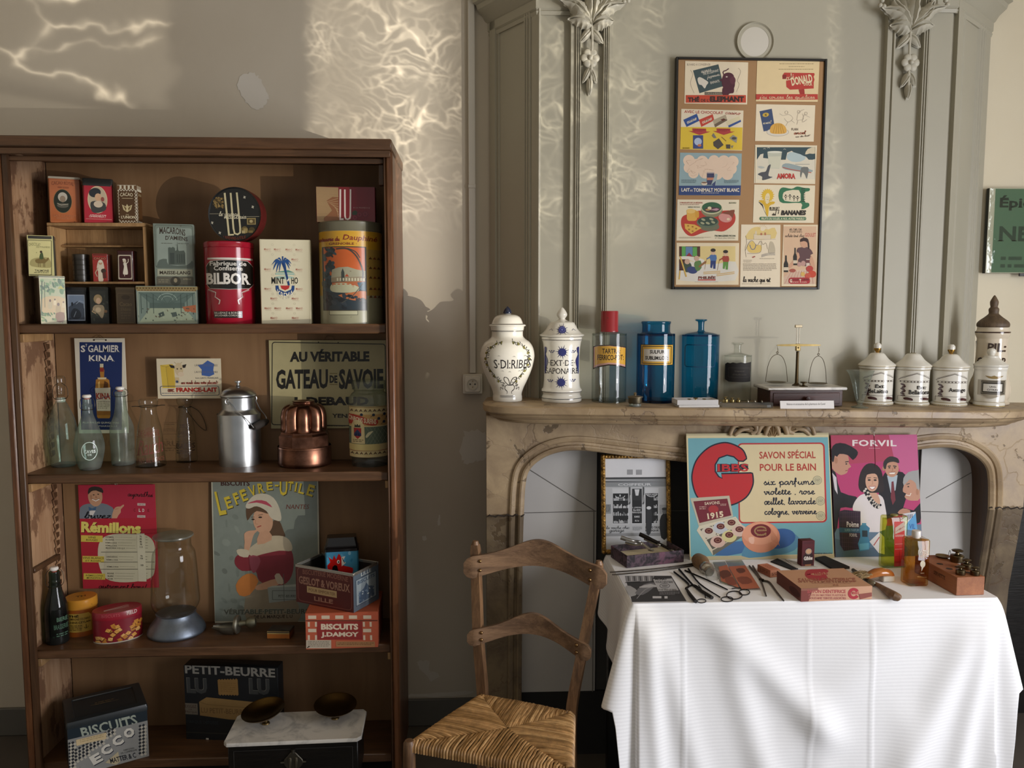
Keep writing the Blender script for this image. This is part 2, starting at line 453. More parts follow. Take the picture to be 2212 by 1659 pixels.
def spl(pts, n=6, closed=False):
 """smooth curve through the points (any dimension)"""
 P = [tuple(p) for p in pts]; m = len(P); out = []; d = len(P[0])
 rng = range(m) if closed else range(m-1)
 for i in rng:
  g = lambda k: P[k % m] if closed else P[min(max(k, 0), m-1)]
  a, b, e, f = g(i-1), g(i), g(i+1), g(i+2)
  for t in range(n):
   t /= n
   out.append(tuple(.5*(2*b[q]+(e[q]-a[q])*t+(2*a[q]-5*b[q]+4*e[q]-f[q])*t*t+(3*b[q]-a[q]-3*e[q]+f[q])*t**3) for q in range(d)))
 if not closed: out.append(P[-1])
 return out
def circ(r, n=32, cx=0, cy=0, ry=None, a0=0, a1=2*math.pi):
 full = abs(a1-a0-2*math.pi) < 1e-6
 return [(cx+r*math.cos(a0+(a1-a0)*k/(n if full else n-1)), cy+(ry or r)*math.sin(a0+(a1-a0)*k/(n if full else n-1))) for k in range(n)]
def rrect(w, d, r, n=4):
 r = min(r, w*.499, d*.499); out = []
 for sx, sy, a in ((1, 1, 0), (-1, 1, 90), (-1, -1, 180), (1, -1, 270)):
  for k in range(n+1):
   t = R(a+90*k/n); out.append((sx*(w/2-r)+r*math.cos(t), sy*(d/2-r)+r*math.sin(t)))
 return out
# ---------------------------------------------------------------- printed artwork (vector shapes in the pixels of a view of it)
_fc = bpy.data.curves.new('glyphs', 'FONT'); _fc.resolution_u = 2; _fo = bpy.data.objects.new('glyphs', _fc); _tc = {}
def glyphs(txt, bold=0, serif=0, sp=1.0):
 key = (txt, bold, serif, sp)
 if key in _tc: return _tc[key]
 _fc.body = txt; _fc.offset = bold; _fc.space_character = sp
 me = bpy.data.meshes.new_from_object(_fo)
 vs = [(v.co.x, v.co.y) for v in me.vertices]; fs = [list(p.vertices) for p in me.polygons]
 if serif:
  cnt = {}
  for f in fs:
   for i in range(len(f)):
    e = tuple(sorted((f[i], f[(i+1) % len(f)]))); cnt[e] = cnt.get(e, 0)+1
  for (a, b), k in cnt.items():
   if k != 1: continue
   (x0, y0), (x1, y1) = vs[a], vs[b]
   if abs(y0-y1) > .01 or not .04 < abs(x1-x0) < .3: continue
   for lev, sg in ((-bold, 1), (.727+bold-.004, -1), (.546+bold, -1)):
    if abs(y0-lev) < .03:
     x0, x1 = min(x0, x1)-.045, max(x0, x1)+.045; o = len(vs)
     vs += [(x0, y0), (x1, y0), (x1, y0+sg*.05), (x0, y0+sg*.05)]; fs.append([o, o+1, o+2, o+3]); break
 bpy.data.meshes.remove(me)
 _tc[key] = (vs, fs); return vs, fs
# a joined school hand, one list of strokes per letter (x right, y up, x-height 1)
HAND = {
 'a': (1.15, [[(.8, .8), (.5, 1), (.12, .65), (.2, .1), (.5, .08), (.8, .55), (.85, .95), (.83, .3), (.95, 0), (1.2, .2)]]),
 'b': (1.05, [[(0, .2), (.35, 1.2), (.4, 2), (.22, 2.0), (.18, 1), (.2, .2), (.45, 0), (.8, .3), (.75, .9), (.6, .95), (1.1, .85)]]),
 'c': (.95, [[(.8, .8), (.5, 1), (.15, .7), (.18, .2), (.5, 0), (.95, .25)]]),
 'd': (1.15, [[(.8, .8), (.5, 1), (.12, .65), (.2, .1), (.5, .08), (.8, .6), (.88, 2.0), (.84, .3), (.95, 0), (1.2, .2)]]),
 'e': (.9, [[(0, .25), (.55, .6), (.62, .9), (.42, 1), (.2, .7), (.22, .2), (.5, 0), (.95, .25)]]),
 'f': (.8, [[(0, .2), (.4, 1.2), (.5, 1.95), (.32, 2), (.28, 1), (.26, -.8)], [(.02, .95), (.65, .95)]]),
 'g': (1.1, [[(.8, .8), (.5, 1), (.12, .65), (.2, .1), (.5, .08), (.8, .6), (.85, .95), (.82, -.6), (.5, -1), (.3, -.7), (.75, -.1), (1.15, .25)]]),
 'h': (1.15, [[(0, .2), (.35, 1.2), (.4, 2), (.22, 2), (.18, 1), (.16, 0)], [(.18, .55), (.55, 1), (.78, .8), (.8, .2), (.95, 0), (1.2, .2)]]),
 'i': (.5, [[(0, .25), (.2, .95), (.18, .25), (.3, 0), (.55, .22)], [(.22, 1.4), (.25, 1.5)]]),
 'j': (.5, [[(0, .25), (.25, .95), (.22, -.6), (0, -1), (-.15, -.7), (.2, -.1), (.55, .25)], [(.27, 1.4), (.3, 1.5)]]),
 'l': (.6, [[(0, .2), (.4, 1.3), (.45, 2), (.25, 2), (.2, 1), (.22, .2), (.4, 0), (.65, .2)]]),
 'm': (1.55, [[(0, .6), (.18, .95), (.2, 0)], [(.2, .5), (.45, .98), (.6, .75), (.6, 0)], [(.62, .5), (.88, .98), (1.08, .75), (1.08, .2), (1.25, 0), (1.6, .22)]]),
 'n': (1.1, [[(0, .6), (.18, .95), (.2, 0)], [(.2, .5), (.48, .98), (.68, .75), (.7, .2), (.85, 0), (1.15, .22)]]),
 'o': (1.0, [[(.7, .85), (.45, 1), (.12, .6), (.25, .05), (.55, .05), (.75, .5), (.65, .9), (1.05, .82)]]),
 'p': (1.05, [[(0, .3), (.25, .95), (.22, -.9)], [(.22, .6), (.5, 1), (.85, .7), (.75, .1), (.45, .02), (.3, .15)], [(.6, .02), (1.1, .22)]]),
 'q': (1.15, [[(.8, .8), (.5, 1), (.12, .65), (.2, .1), (.5, .08), (.8, .6), (.85, .95), (.82, -.9)], [(.83, -.2), (1.2, .2)]]),
 'r': (.8, [[(0, .3), (.25, 1.15), (.35, .95), (.6, .95), (.5, .3), (.6, 0), (.85, .22)]]),
 's': (.8, [[(0, .25), (.35, 1.05), (.42, .75), (.6, .3), (.4, 0), (.12, .1)], [(.5, .05), (.85, .2)]]),
 't': (.65, [[(0, .25), (.25, 1), (.3, 1.6), (.24, .3), (.4, 0), (.7, .22)], [(.0, 1.12), (.6, 1.12)]]),
 'u': (1.1, [[(0, .25), (.2, .95), (.2, .3), (.4, 0), (.75, .4), (.8, .95), (.8, .25), (.95, 0), (1.15, .22)]]),
 'v': (.95, [[(0, .7), (.18, .98), (.25, .5), (.45, 0), (.72, .55), (.7, .98), (.6, .85), (1.0, .85)]]),
 'x': (1.1, [[(.1, .8), (.35, .95), (.45, .5), (.35, .05), (.08, .12)], [(.95, .9), (.65, .95), (.48, .5), (.65, .05), (1.15, .22)]]),
 'y': (1.1, [[(0, .25), (.2, .95), (.2, .3), (.4, 0), (.75, .4), (.8, .95), (.78, -.6), (.5, -1), (.3, -.7), (.75, -.1), (1.15, .25)]]),
 'z': (.9, [[(.1, .85), (.35, 1), (.7, .9), (.12, .1), (.4, .1), (.6, -.6), (.3, -.95), (.2, -.6), (.95, .25)]]),
 ',': (.5, [[(.25, .1), (.2, -.25)]]), '.': (.4, [[(.18, .02), (.24, .06)]]), '!': (.6, [[(.4, 2), (.25, .5)], [(.2, .05), (.22, .1)]]), ' ': (.7, []), "'": (.3, [[(.2, 2), (.12, 1.6)]]),
}
HAND['é'] = (.9, HAND['e'][1]+[[(.4, 1.3), (.65, 1.6)]]); HAND['è'] = (.9, HAND['e'][1]+[[(.6, 1.3), (.35, 1.6)]])
HAND['œ'] = (1.6, [[(.7, .85), (.45, 1), (.12, .6), (.25, .05), (.55, .05), (.75, .5), (.65, .9)], [(.75, .35), (1.2, .6), (1.28, .9), (1.05, 1), (.82, .7), (.85, .2), (1.15, 0), (1.6, .25)]])
class Art:
 """shapes drawn over a quadrilateral q = TL, TR, BR, BL (pixels, y down) that becomes a flat print w x h metres, origin at its bottom middle"""
 def __init__(s, q, w, h, eps=.00012):
  if len(q) == 4 and not hasattr(q[0], '__len__'): x0, y0, x1, y1 = q; q = ((x0, y0), (x1, y0), (x1, y1), (x0, y1))
  s.q = q; s.w = w; s.h = h; s.eps = eps; s.items = []
 def uv(s, x, y):
  (ax, ay), (bx, by), (cx, cy), (dx, dy) = s.q; u = v = .5
  for _ in range(4):
   px = (1-u)*(1-v)*ax+u*(1-v)*bx+u*v*cx+(1-u)*v*dx; py = (1-u)*(1-v)*ay+u*(1-v)*by+u*v*cy+(1-u)*v*dy
   pu = ((1-v)*(bx-ax)+v*(cx-dx), (1-v)*(by-ay)+v*(cy-dy)); pv = ((1-u)*(dx-ax)+u*(cx-bx), (1-u)*(dy-ay)+u*(cy-by))
   D = pu[0]*pv[1]-pu[1]*pv[0]; ex, ey = x-px, y-py
   u += (ex*pv[1]-ey*pv[0])/D; v += (pu[0]*ey-pu[1]*ex)/D
  return u, v
 def to(s, p):
  u, v = s.uv(*p); e = .0
  return ((min(max(u, e), 1-e)-.5)*s.w, (1-min(max(v, e), 1-e))*s.h)
 def raw(s, vs, fs, col):
  if isinstance(col, str): col = c(col)
  s.items.append(([s.to(p) for p in vs], fs, col)); return s
 def fill(s, col): (a, b, d, e) = s.q; return s.raw([a, b, d, e], [[0, 1, 2, 3]], col)
 def poly(s, pts, col, sm=0):
  if sm: pts = spl(pts, sm, True)
  return s.raw(pts, [list(range(len(pts)))], col)
 def rect(s, x0, y0, x1, y1, col, r=0):
  if r: return s.poly([(x+(x0+x1)/2, y+(y0+y1)/2) for x, y in rrect(abs(x1-x0), abs(y1-y0), r)], col)
  return s.raw([(x0, y0), (x1, y0), (x1, y1), (x0, y1)], [[0, 1, 2, 3]], col)
 def ell(s, cx, cy, rx, ry, col, rot=0, n=28):
  k, q = math.cos(R(rot)), math.sin(R(rot))
  return s.poly([(cx+x*k-y*q, cy+x*q+y*k) for x, y in circ(rx, n, 0, 0, ry)], col)
 def ring(s, cx, cy, rx, ry, wd, col, a0=0, a1=360, n=40):
  return s.line(circ(rx, n, cx, cy, ry, R(a0), R(a1)), wd, col, closed=(a1-a0 == 360))
 def line(s, pts, wd, col, closed=False, sm=0, taper=0):
  if sm: pts = spl(pts, sm, closed)
  n = len(pts); vs, fs = [], []
  for i in range(n):
   a = pts[(i-1) % n] if closed or i > 0 else pts[i]; b = pts[(i+1) % n] if closed or i < n-1 else pts[i]
   dx, dy = b[0]-a[0], b[1]-a[1]; L = math.hypot(dx, dy) or 1; w = wd/2
   if taper: w *= max(.15, math.sin(math.pi*(i+.5)/n)**.5) if taper == 1 else max(.1, 1-i/n)
   vs += [(pts[i][0]-dy/L*w, pts[i][1]+dx/L*w), (pts[i][0]+dy/L*w, pts[i][1]-dx/L*w)]
  for i in range(n if closed else n-1):
   j = (i+1) % n; fs.append([2*i, 2*i+1, 2*j+1, 2*j])
  return s.raw(vs, fs, col)
 def frame(s, x0, y0, x1, y1, wd, col, r=0):
  pts = [(x+(x0+x1)/2, y+(y0+y1)/2) for x, y in rrect(x1-x0, y1-y0, r, 5)] if r else [(x0, y0), (x1, y0), (x1, y1), (x0, y1)]
  if r: return s.line(pts, wd, col, True)
  w = wd/2
  for a in ((x0-w, y0-w, x1+w, y0+w), (x0-w, y1-w, x1+w, y1+w), (x0-w, y0-w, x0+w, y1+w), (x1-w, y0-w, x1+w, y1+w)): s.rect(*a, col)
  return s
 def text(s, t, x0, y0, x1, y1, col, bold=0, serif=0, sp=1.0, rot=0, ital=0, bend=0, shadow=None, skew=0):
  """t fitted to the box; bend lifts the middle, skew raises the right end (pixels)"""
  vs, fs = glyphs(t, bold, serif, sp)
  if not vs: return s
  if ital: vs = [(x+ital*y, y) for x, y in vs]
  ax, bx = min(v[0] for v in vs), max(v[0] for v in vs); ay, by = min(v[1] for v in vs), max(v[1] for v in vs)
  W_, H_ = x1-x0, y1-y0; mx, my = (x0+x1)/2, (y0+y1)/2; k, q = math.cos(R(rot)), math.sin(R(rot)); out = []
  for x, y in vs:
   u = (x-ax)/max(bx-ax, 1e-6); v = (y-ay)/max(by-ay, 1e-6)
   X = (u-.5)*W_; Y = (.5-v)*H_ - bend*(1-(2*u-1)**2) - skew*(u-.5)
   out.append((mx+X*k-Y*q, my+X*q+Y*k))
  if shadow: s.raw([(x+shadow[0], y+shadow[1]) for x, y in out], fs, shadow[2])
  return s.raw(out, fs, col)
 def hand(s, t, x0, y0, x1, y1, wd, col, ital=0, rot=0):
  """joined handwriting; the box spans ascender or x-height tops to the baseline"""
  x = 0; st = []
  for ch in t.lower():
   adv, L = HAND.get(ch, HAND[' '])
   for l in L: st.append([(x+p[0], p[1]) for p in l])
   x += adv
  top = max(p[1] for l in st for p in l); k, q = math.cos(R(rot)), math.sin(R(rot)); mx, my = (x0+x1)/2, (y0+y1)/2
  V, Fc = [], []
  for l in st:
   P = []
   for a, b in spl(l, 4):
    X = x0+(a+ital*b)/x*(x1-x0)-mx; Y = y1-b/top*(y1-y0)-my; P.append((mx+X*k-Y*q, my+X*q+Y*k))
   n = len(P); o = len(V)
   for i in range(n):
    a, b = P[max(i-1, 0)], P[min(i+1, n-1)]; dx, dy = b[0]-a[0], b[1]-a[1]; L_ = math.hypot(dx, dy) or 1
    V += [(P[i][0]-dy/L_*wd/2, P[i][1]+dx/L_*wd/2), (P[i][0]+dy/L_*wd/2, P[i][1]-dx/L_*wd/2)]
   for i in range(n-1): Fc.append([o+2*i, o+2*i+1, o+2*i+3, o+2*i+2])
  return s.raw(V, Fc, col)
 def lines(s, x0, y0, x1, y1, n, col, frac=.45, seed=1, rot=0):
  """n rows of print too small to read"""
  r_ = random.Random(seed); V, Fc = [], []; dy = (y1-y0)/n; k, q = math.cos(R(rot)), math.sin(R(rot)); mx, my = (x0+x1)/2, (y0+y1)/2
  for i in range(n):
   x = x0; ye = x1 - (r_.random()*.25*(x1-x0) if i == n-1 else 0)
   while x < ye:
    w = dy*(.5+r_.random()*1.6); e = min(x+w, ye); o = len(V); y = y0+dy*i
    V += [(x, y), (e, y), (e, y+dy*frac), (x, y+dy*frac)]; Fc.append([o, o+1, o+2, o+3]); x = e+dy*.35
  V = [(mx+(x-mx)*k-(y-my)*q, my+(x-mx)*q+(y-my)*k) for x, y in V]
  return s.raw(V, Fc, col)
def flat(y=0, z=0, x=0): return lambda px, pz, l: (x+px, y-l, z+pz)
def around(R_, z=0, a0=0, sx=1, sy=1):
 """wrap on an upright body of radius R_ (number or function of height)"""
 def f(px, pz, l):
  r0 = R_(pz) if callable(R_) else R_
  rm = R_(0) if callable(R_) else R_
  a = px/(f.rref or rm)+a0
  return ((r0+l)*sx*math.sin(a), -(r0+l)*sy*math.cos(a), z+pz)
 f.rref = None
 return f
# ================================================================ the room
def struct(name, mb, **k): return tag(mb.build(name, **k), kind='structure')
ZCEIL = 3.35
wb = MB().box(-2.6, 1.60, YW, YW+.12, 0, ZCEIL, 'wall_paint', b=0)
def patch(mb, pts, seed, y=YW-.0012, mat='plaster_raw', jag=5):
 """bare plaster where the paint has flaked: ragged outline"""
 r_ = random.Random(seed); P = spl([(x, y_) for x, y_ in pts], 5, True)
 P = [at(x+r_.uniform(-jag, jag)*.5, z+r_.uniform(-jag, jag)*.5, y) for x, z in P]
 mb.add([(p.x, y, p.z) for p in P], [list(range(len(P)))], mat)
patch(wb, [(520, 163), (545, 158), (560, 168), (575, 195), (579, 212), (570, 228), (556, 237), (535, 225), (518, 200), (512, 180)], 1)
patch(wb, [(1000, 938), (1030, 930), (1052, 940), (1052, 985), (1035, 992), (1010, 1000), (995, 985)], 2, jag=9)
patch(wb, [(900, 1430), (925, 1428), (927, 1450), (945, 1452), (948, 1462), (930, 1470), (922, 1462), (905, 1440)], 3)
patch(wb, [(912, 1160), (920, 1158), (921, 1166), (914, 1168)], 4, jag=2)
patch(wb, [(946, 1120), (950, 1112), (951, 1132), (946, 1134)], 5, jag=2)
patch(wb, [(882, 1500), (930, 1497), (1015, 1493), (1015, 1499), (950, 1504), (882, 1506)], 6, jag=4)
patch(wb, [(0, 1545), (20, 1535), (40, 1542), (48, 1560), (20, 1566), (0, 1570)], 7, jag=6)
struct('wall_back', wb)
struct('wall_alcove', MB().box(1.60, WX+.12, YW, YW+.12, 0, ZCEIL, 'wall_cream', b=0))
struct('floor', MB().box(-2.6, WX+.12, -1.6, YW+.12, -.08, 0, 'floor_boards', b=0))
struct('ceiling', MB().box(-2.6, WX+.12, -1.6, YW+.12, ZCEIL, ZCEIL+.08, 'wall_paint', b=0))
struct('wall_left', MB().box(-2.72, -2.6, -1.6, YW+.12, 0, ZCEIL, 'wall_paint', b=0))
wy0, wy1, wz0, wz1 = -.55, 1.25, .30, 2.60
wr = MB()
for y0, y1, z0, z1 in ((-1.6, wy0, 0, ZCEIL), (wy1, YW+.12, 0, ZCEIL), (wy0, wy1, 0, wz0), (wy0, wy1, wz1, ZCEIL)): wr.box(WX, WX+.12, y0, y1, z0, z1, 'wall_cream', b=0)
struct('wall_right', wr)
wf = MB()
for y0, y1, z0, z1 in ((wy0, wy0+.05, wz0, wz1), (wy1-.05, wy1, wz0, wz1), (wy0, wy1, wz0, wz0+.05), (wy0, wy1, wz1-.05, wz1), (.33, .37, wz0, wz1), (wy0, wy1, 1.85, 1.88)):
 wf.box(WX+.01, WX+.045, y0, y1, z0, z1, 'trunking_paint', b=.004)
struct('window_1', wf)
# skirting on the two bits of back wall that show
zb = at(950, 1507, YW).z
struct('baseboard_back', MB().box(-2.6, .02, YW-.014, YW, 0, zb, 'skirting_paint', b=.004))
# chimney breast: one cross-section pushed up the wall, with its reeded mouldings
def breast():
 Xf = lambda px: at(px, 400, YB).x
 Xw = lambda px: at(px, 400, YW).x
 P = []
 def rel(t, off): # point along the left chamfer, off outward
  a, b = Vector((Xw(1062), YW)), Vector((Xf(1160), YB)); d = (b-a).normalized(); n = Vector((d.y, -d.x))
  q = a.lerp(b, t)+n*off; return (q.x, q.y)
 def rer(t, off):
  a, b = Vector((Xf(2050), YB)), Vector((Xw(2120), YW)); d = (b-a).normalized(); n = Vector((d.y, -d.x))
  q = a.lerp(b, t)+n*off; return (q.x, q.y)
 P += [rel(0, 0), rel(0.02, .012), rel(.14, .012), rel(.15, .003), rel(.19, .007), rel(.20, .0), rel(.74, .0)]
 for k in range(3): P += [rel(.75+k*.05, .0), rel(.765+k*.05, .010), rel(.785+k*.05, .010), rel(.80+k*.05, .0)]
 P += [rel(.91, .006), rel(.985, .006), rel(1.0, .006)]
 F = lambda px, o: (Xf(px), YB-o)
 P += [F(1163, .012), F(1166, .010), F(1168, 0), F(1229, 0), F(1230, .022), F(1239, .022)]
 for k in range(3): P += [F(1240+4*k, .022), F(1241+4*k, .030), F(1242.5+4*k, .030), F(1243.5+4*k, .018)]
 P += [F(1253, .012), F(1297, .012)]
 for k in range(3): P += [F(1298+4*k, .018), F(1299+4*k, .030), F(1300.5+4*k, .030), F(1301.5+4*k, .018)]
 P += [F(1311, .022), F(1319, .022), F(1321, 0)]
 P += [F(1897, 0), F(1898, .022), F(1908, .022), F(1909, .016), F(1911, .026), F(1914, .026), F(1915, .012), F(1971, .012)]
 for k in range(3): P += [F(1972+5*k, .014), F(1973+5*k, .030), F(1975+5*k, .030), F(1976+5*k, .018)]
 P += [F(1988, .022), F(2000, .022), F(2002, 0), F(2042, 0), F(2042.5, -.012), F(2049, -.012), rer(0, .006), rer(.15, .006), rer(.17, -.004), rer(.22, .004), rer(.24, 0), rer(.62, 0)]
 for k in range(3): P += [rer(.63+k*.07, 0), rer(.65+k*.07, .009), rer(.67+k*.07, .009), rer(.685+k*.07, 0)]
 P += [rer(.86, .006), rer(1.0, .006)]
 n = len(P); vs = [(x, y, 1.26) for x, y in P]+[(x, y, ZCEIL) for x, y in P]
 mb = MB().add(vs, [[i, i+1, n+i+1, n+i] for i in range(n-1)], 'panel_paint')
 struct('wall_chimney_breast', mb, solid=False, ang=20)
 # cornice over the cut corners
 def sweep(name, path, z0):
  prof = [(0, 0), (.006, 0), (.010, .012), (.006, .016), (.012, .022), (.012, .052), (.018, .056), (.03, .075), (.055, .095), (.060, .110), (.075, .116), (.075, .16), (.0, .16)]
  pts = [Vector(p) for p in path]; N = []
  for i in range(len(pts)):
   ds = []
   if i > 0: ds.append((pts[i]-pts[i-1]).normalized())
   if i < len(pts)-1: ds.append((pts[i+1]-pts[i]).normalized())
   ns = [Vector((d.y, -d.x)) for d in ds]; m_ = sum(ns, Vector((0, 0))).normalized(); N.append(m_/max(.4, m_.dot(ns[0])))
  mb = MB(); vs = []
  for p, n_ in zip(pts, N):
   for d, z in prof: q = p+n_*d; vs.append((q.x, q.y, z0+z))
  k = len(prof); fs = [[i*k+j, i*k+j+1, (i+1)*k+j+1, (i+1)*k+j] for i in range(len(pts)-1) for j in range(k-1)]
  fs += [list(range(k)), list(range((len(pts)-1)*k, len(pts)*k))]
  struct(name, mb.add(vs, fs, 'panel_paint'), ang=25)
 sweep('trim_1', [rel(-.05, 0), rel(.3, 0), (Xf(1160), YB), F(1229, 0)], at(1078, 62, YW-.1).z)
 sweep('trim_2', [F(1993, 0), F(2044, 0), rer(.5, 0), rer(1.02, 0)], at(2110, 68, YW-.06).z)
breast()
def leaf(mb, base, tip, w, bulge, mat, lobes=4, curl=.0, side=0, col=None, nu=9, nv=16):
 """a carved leaf in the x,z plane: rounded rib, scalloped rim, tip curling toward the viewer"""
 b, t = Vector((base[0], 0, base[1])), Vector((tip[0], 0, tip[1])); ax = t-b; L = ax.length; ax.normalize(); px = Vector((ax.z, 0, -ax.x))
 def f(u, v):
  w_ = w*math.sin(math.pi*min(1, v*.93+.05)**.75)*(1-.22*abs(math.sin(lobes*math.pi*v)))
  s = (u-.5)*2; bow = side*L*math.sin(math.pi*v)*.25
  y = -bulge*(1-s*s)*math.sin(math.pi*min(1, v+.08))-.006-curl*v*v+bulge*.45*math.exp(-(s*6)**2)*(v < .9)
  return tuple(b+ax*(L*v)+px*(s*w_+bow)+Vector((0, y, 0)))
 mb.grid(nu, nv, f, mat, col); mb.grid(nu, nv, lambda u, v: (lambda q: (q[0], min(0.004, q[1]+.012), q[2]))(f(u, v)), mat, col)
def ornament(px, py, flip, label):
 y = YB-.022; o = at(px, py, y); k = YB/FPX*flip; kz = YB/FPX
 r = thing('plaster_ornament', label, 'ornament', (o.x, y, o.z))
 g = lambda a, b: (a*k, -b*kz)
 lv = MB()
 for (bx, bz, tx, tz, w, bu, cu, sd) in ((0, 26, -70, -14, .030, .034, .03, .55), (0, 26, 72, -8, .032, .036, .03, -.55), (0, 26, -46, -30, .034, .040, .02, -.3), (0, 26, 44, -34, .034, .040, .02, .3),
                                   (0, 28, -6, -62, .036, .044, .02, .2), (0, 26, 24, -66, .026, .034, .0, .2), (2, 32, -50, 22, .034, .036, .01, .5), (2, 32, 48, 24, .034, .036, .01, -.5)):
  leaf(lv, g(bx, bz), g(tx, tz), w, bu, 'ornament_paint', 5, cu, sd*flip)
 for a, b_ in ((-66, -26), (70, -24), (-70, -18), (74, -14), (66, -12)): lv.sphere(a*k, -.028, -b_*kz, .0085, 'ornament_paint', seg=12)
 lv.build('acanthus_leaves', r)
 st = MB().tube([(*[g(0, 20)[0]], -.010, g(0, 20)[1]), (g(2, 60)[0], -.012, g(2, 60)[1]), (g(0, 158)[0], -.010, g(0, 158)[1])], .0045, 'ornament_paint')
 for (bx, bz, tx, tz, w) in ((0, 40, -24, 66, .019), (0, 40, 26, 68, .019), (-2, 118, -17, 148, .015), (-2, 118, 13, 148, .015), (-2, 138, -2, 174, .015)):
  leaf(st, g(bx, bz), g(tx, tz), w, .014, 'ornament_paint', 1)
 st.build('husk_drop', r)
 fl = MB(); cx, cz = g(-2, 98)
 for q in range(6):
  a = q*math.pi/3; fl.sphere(cx+.019*math.cos(a), -.010, cz+.019*math.sin(a), .015, 'ornament_paint', seg=12, sy=.45)
 fl.sphere(cx, -.016, cz, .009, 'ornament_paint', seg=12); fl.build('flower', r)
ornament(1277, 22, 1, 'carved plaster leaf spray on the grooved pilaster left of the framed board')
ornament(1966, 34, -1, 'carved plaster leaf spray on the grooved pilaster above the small white jars')
# round flue cover
o = at(1630, 91, YB); rr = 39*YB/FPX
t = thing('flue_cover', 'round grey flue cover let into the wall above the framed board', 'vent', (o.x, YB, o.z))
MB().lathe([(rr*.78, .004), (rr*.93, .004), (rr, .010), (rr*1.02, .004), (rr*1.03, -.004), (rr*.80, -.004)], 'panel_paint', M=T(rx=R(90)), closed=True, seg=48).build('rim', t)
MB().lathe([(0, .004), (rr*.84, .003), (rr*.86, -.002)], 'trunking_paint', M=T(rx=R(90)), seg=48).build('disc', t)
# cable trunking and socket on the back wall
x0 = at(1013, 400, YW).x; x1 = at(1026, 400, YW).x; zs = at(1020, 806, YW).z
t = thing('cable_trunking', 'slim cream cable trunking running down the wall to the socket', 'trunking', ((x0+x1)/2, YW, zs))
w = (x1-x0)/2+.002
MB().box(-w, w, -.016, 0, 0, ZCEIL-zs-.001, 'trunking_paint', b=.003).build('duct', t)
MB().box(-w-.001, w+.001, -.018, -.001, .72, .735, 'trunking_paint', b=.002).build('joint_clip', t)
so = at(1021, 828, YW); h = .039
t = thing('wall_socket', 'square cream electric socket under the cable trunking', 'socket', (so.x, YW, so.z))
MB().prism(rrect(2*h, 2*h, .004), -.034, 0, 'plastic', c('cbc5b6'), b=.002).build('mounting_box', t)
MB().prism(rrect(.062, .062, .008), -.041, -.0335, 'plastic', c('d6d0c2'), b=.002).build('cover_plate', t)
well = MB().lathe([(.0225, 0), (.0225, .004), (.020, .004), (.019, .0005), (0, .0005)], 'plastic', c('c4beae'), M=T(y=-.0410, rx=R(90)), seg=32)
for a, b_ in ((-.0095, 0), (.0095, 0)): well.lathe([(.0034, 0), (0, .0004)], 'plastic', c('2a2622'), M=T(a, -.0417, b_, rx=R(90)), seg=14)
for b_ in (-.011, .012): well.lathe([(.0024, 0), (.002, .004), (0, .0045)], 'metal', c('8f7a52'), M=T(0, -.0415, b_, rx=R(90)), seg=12)
well.build('socket_well', t)
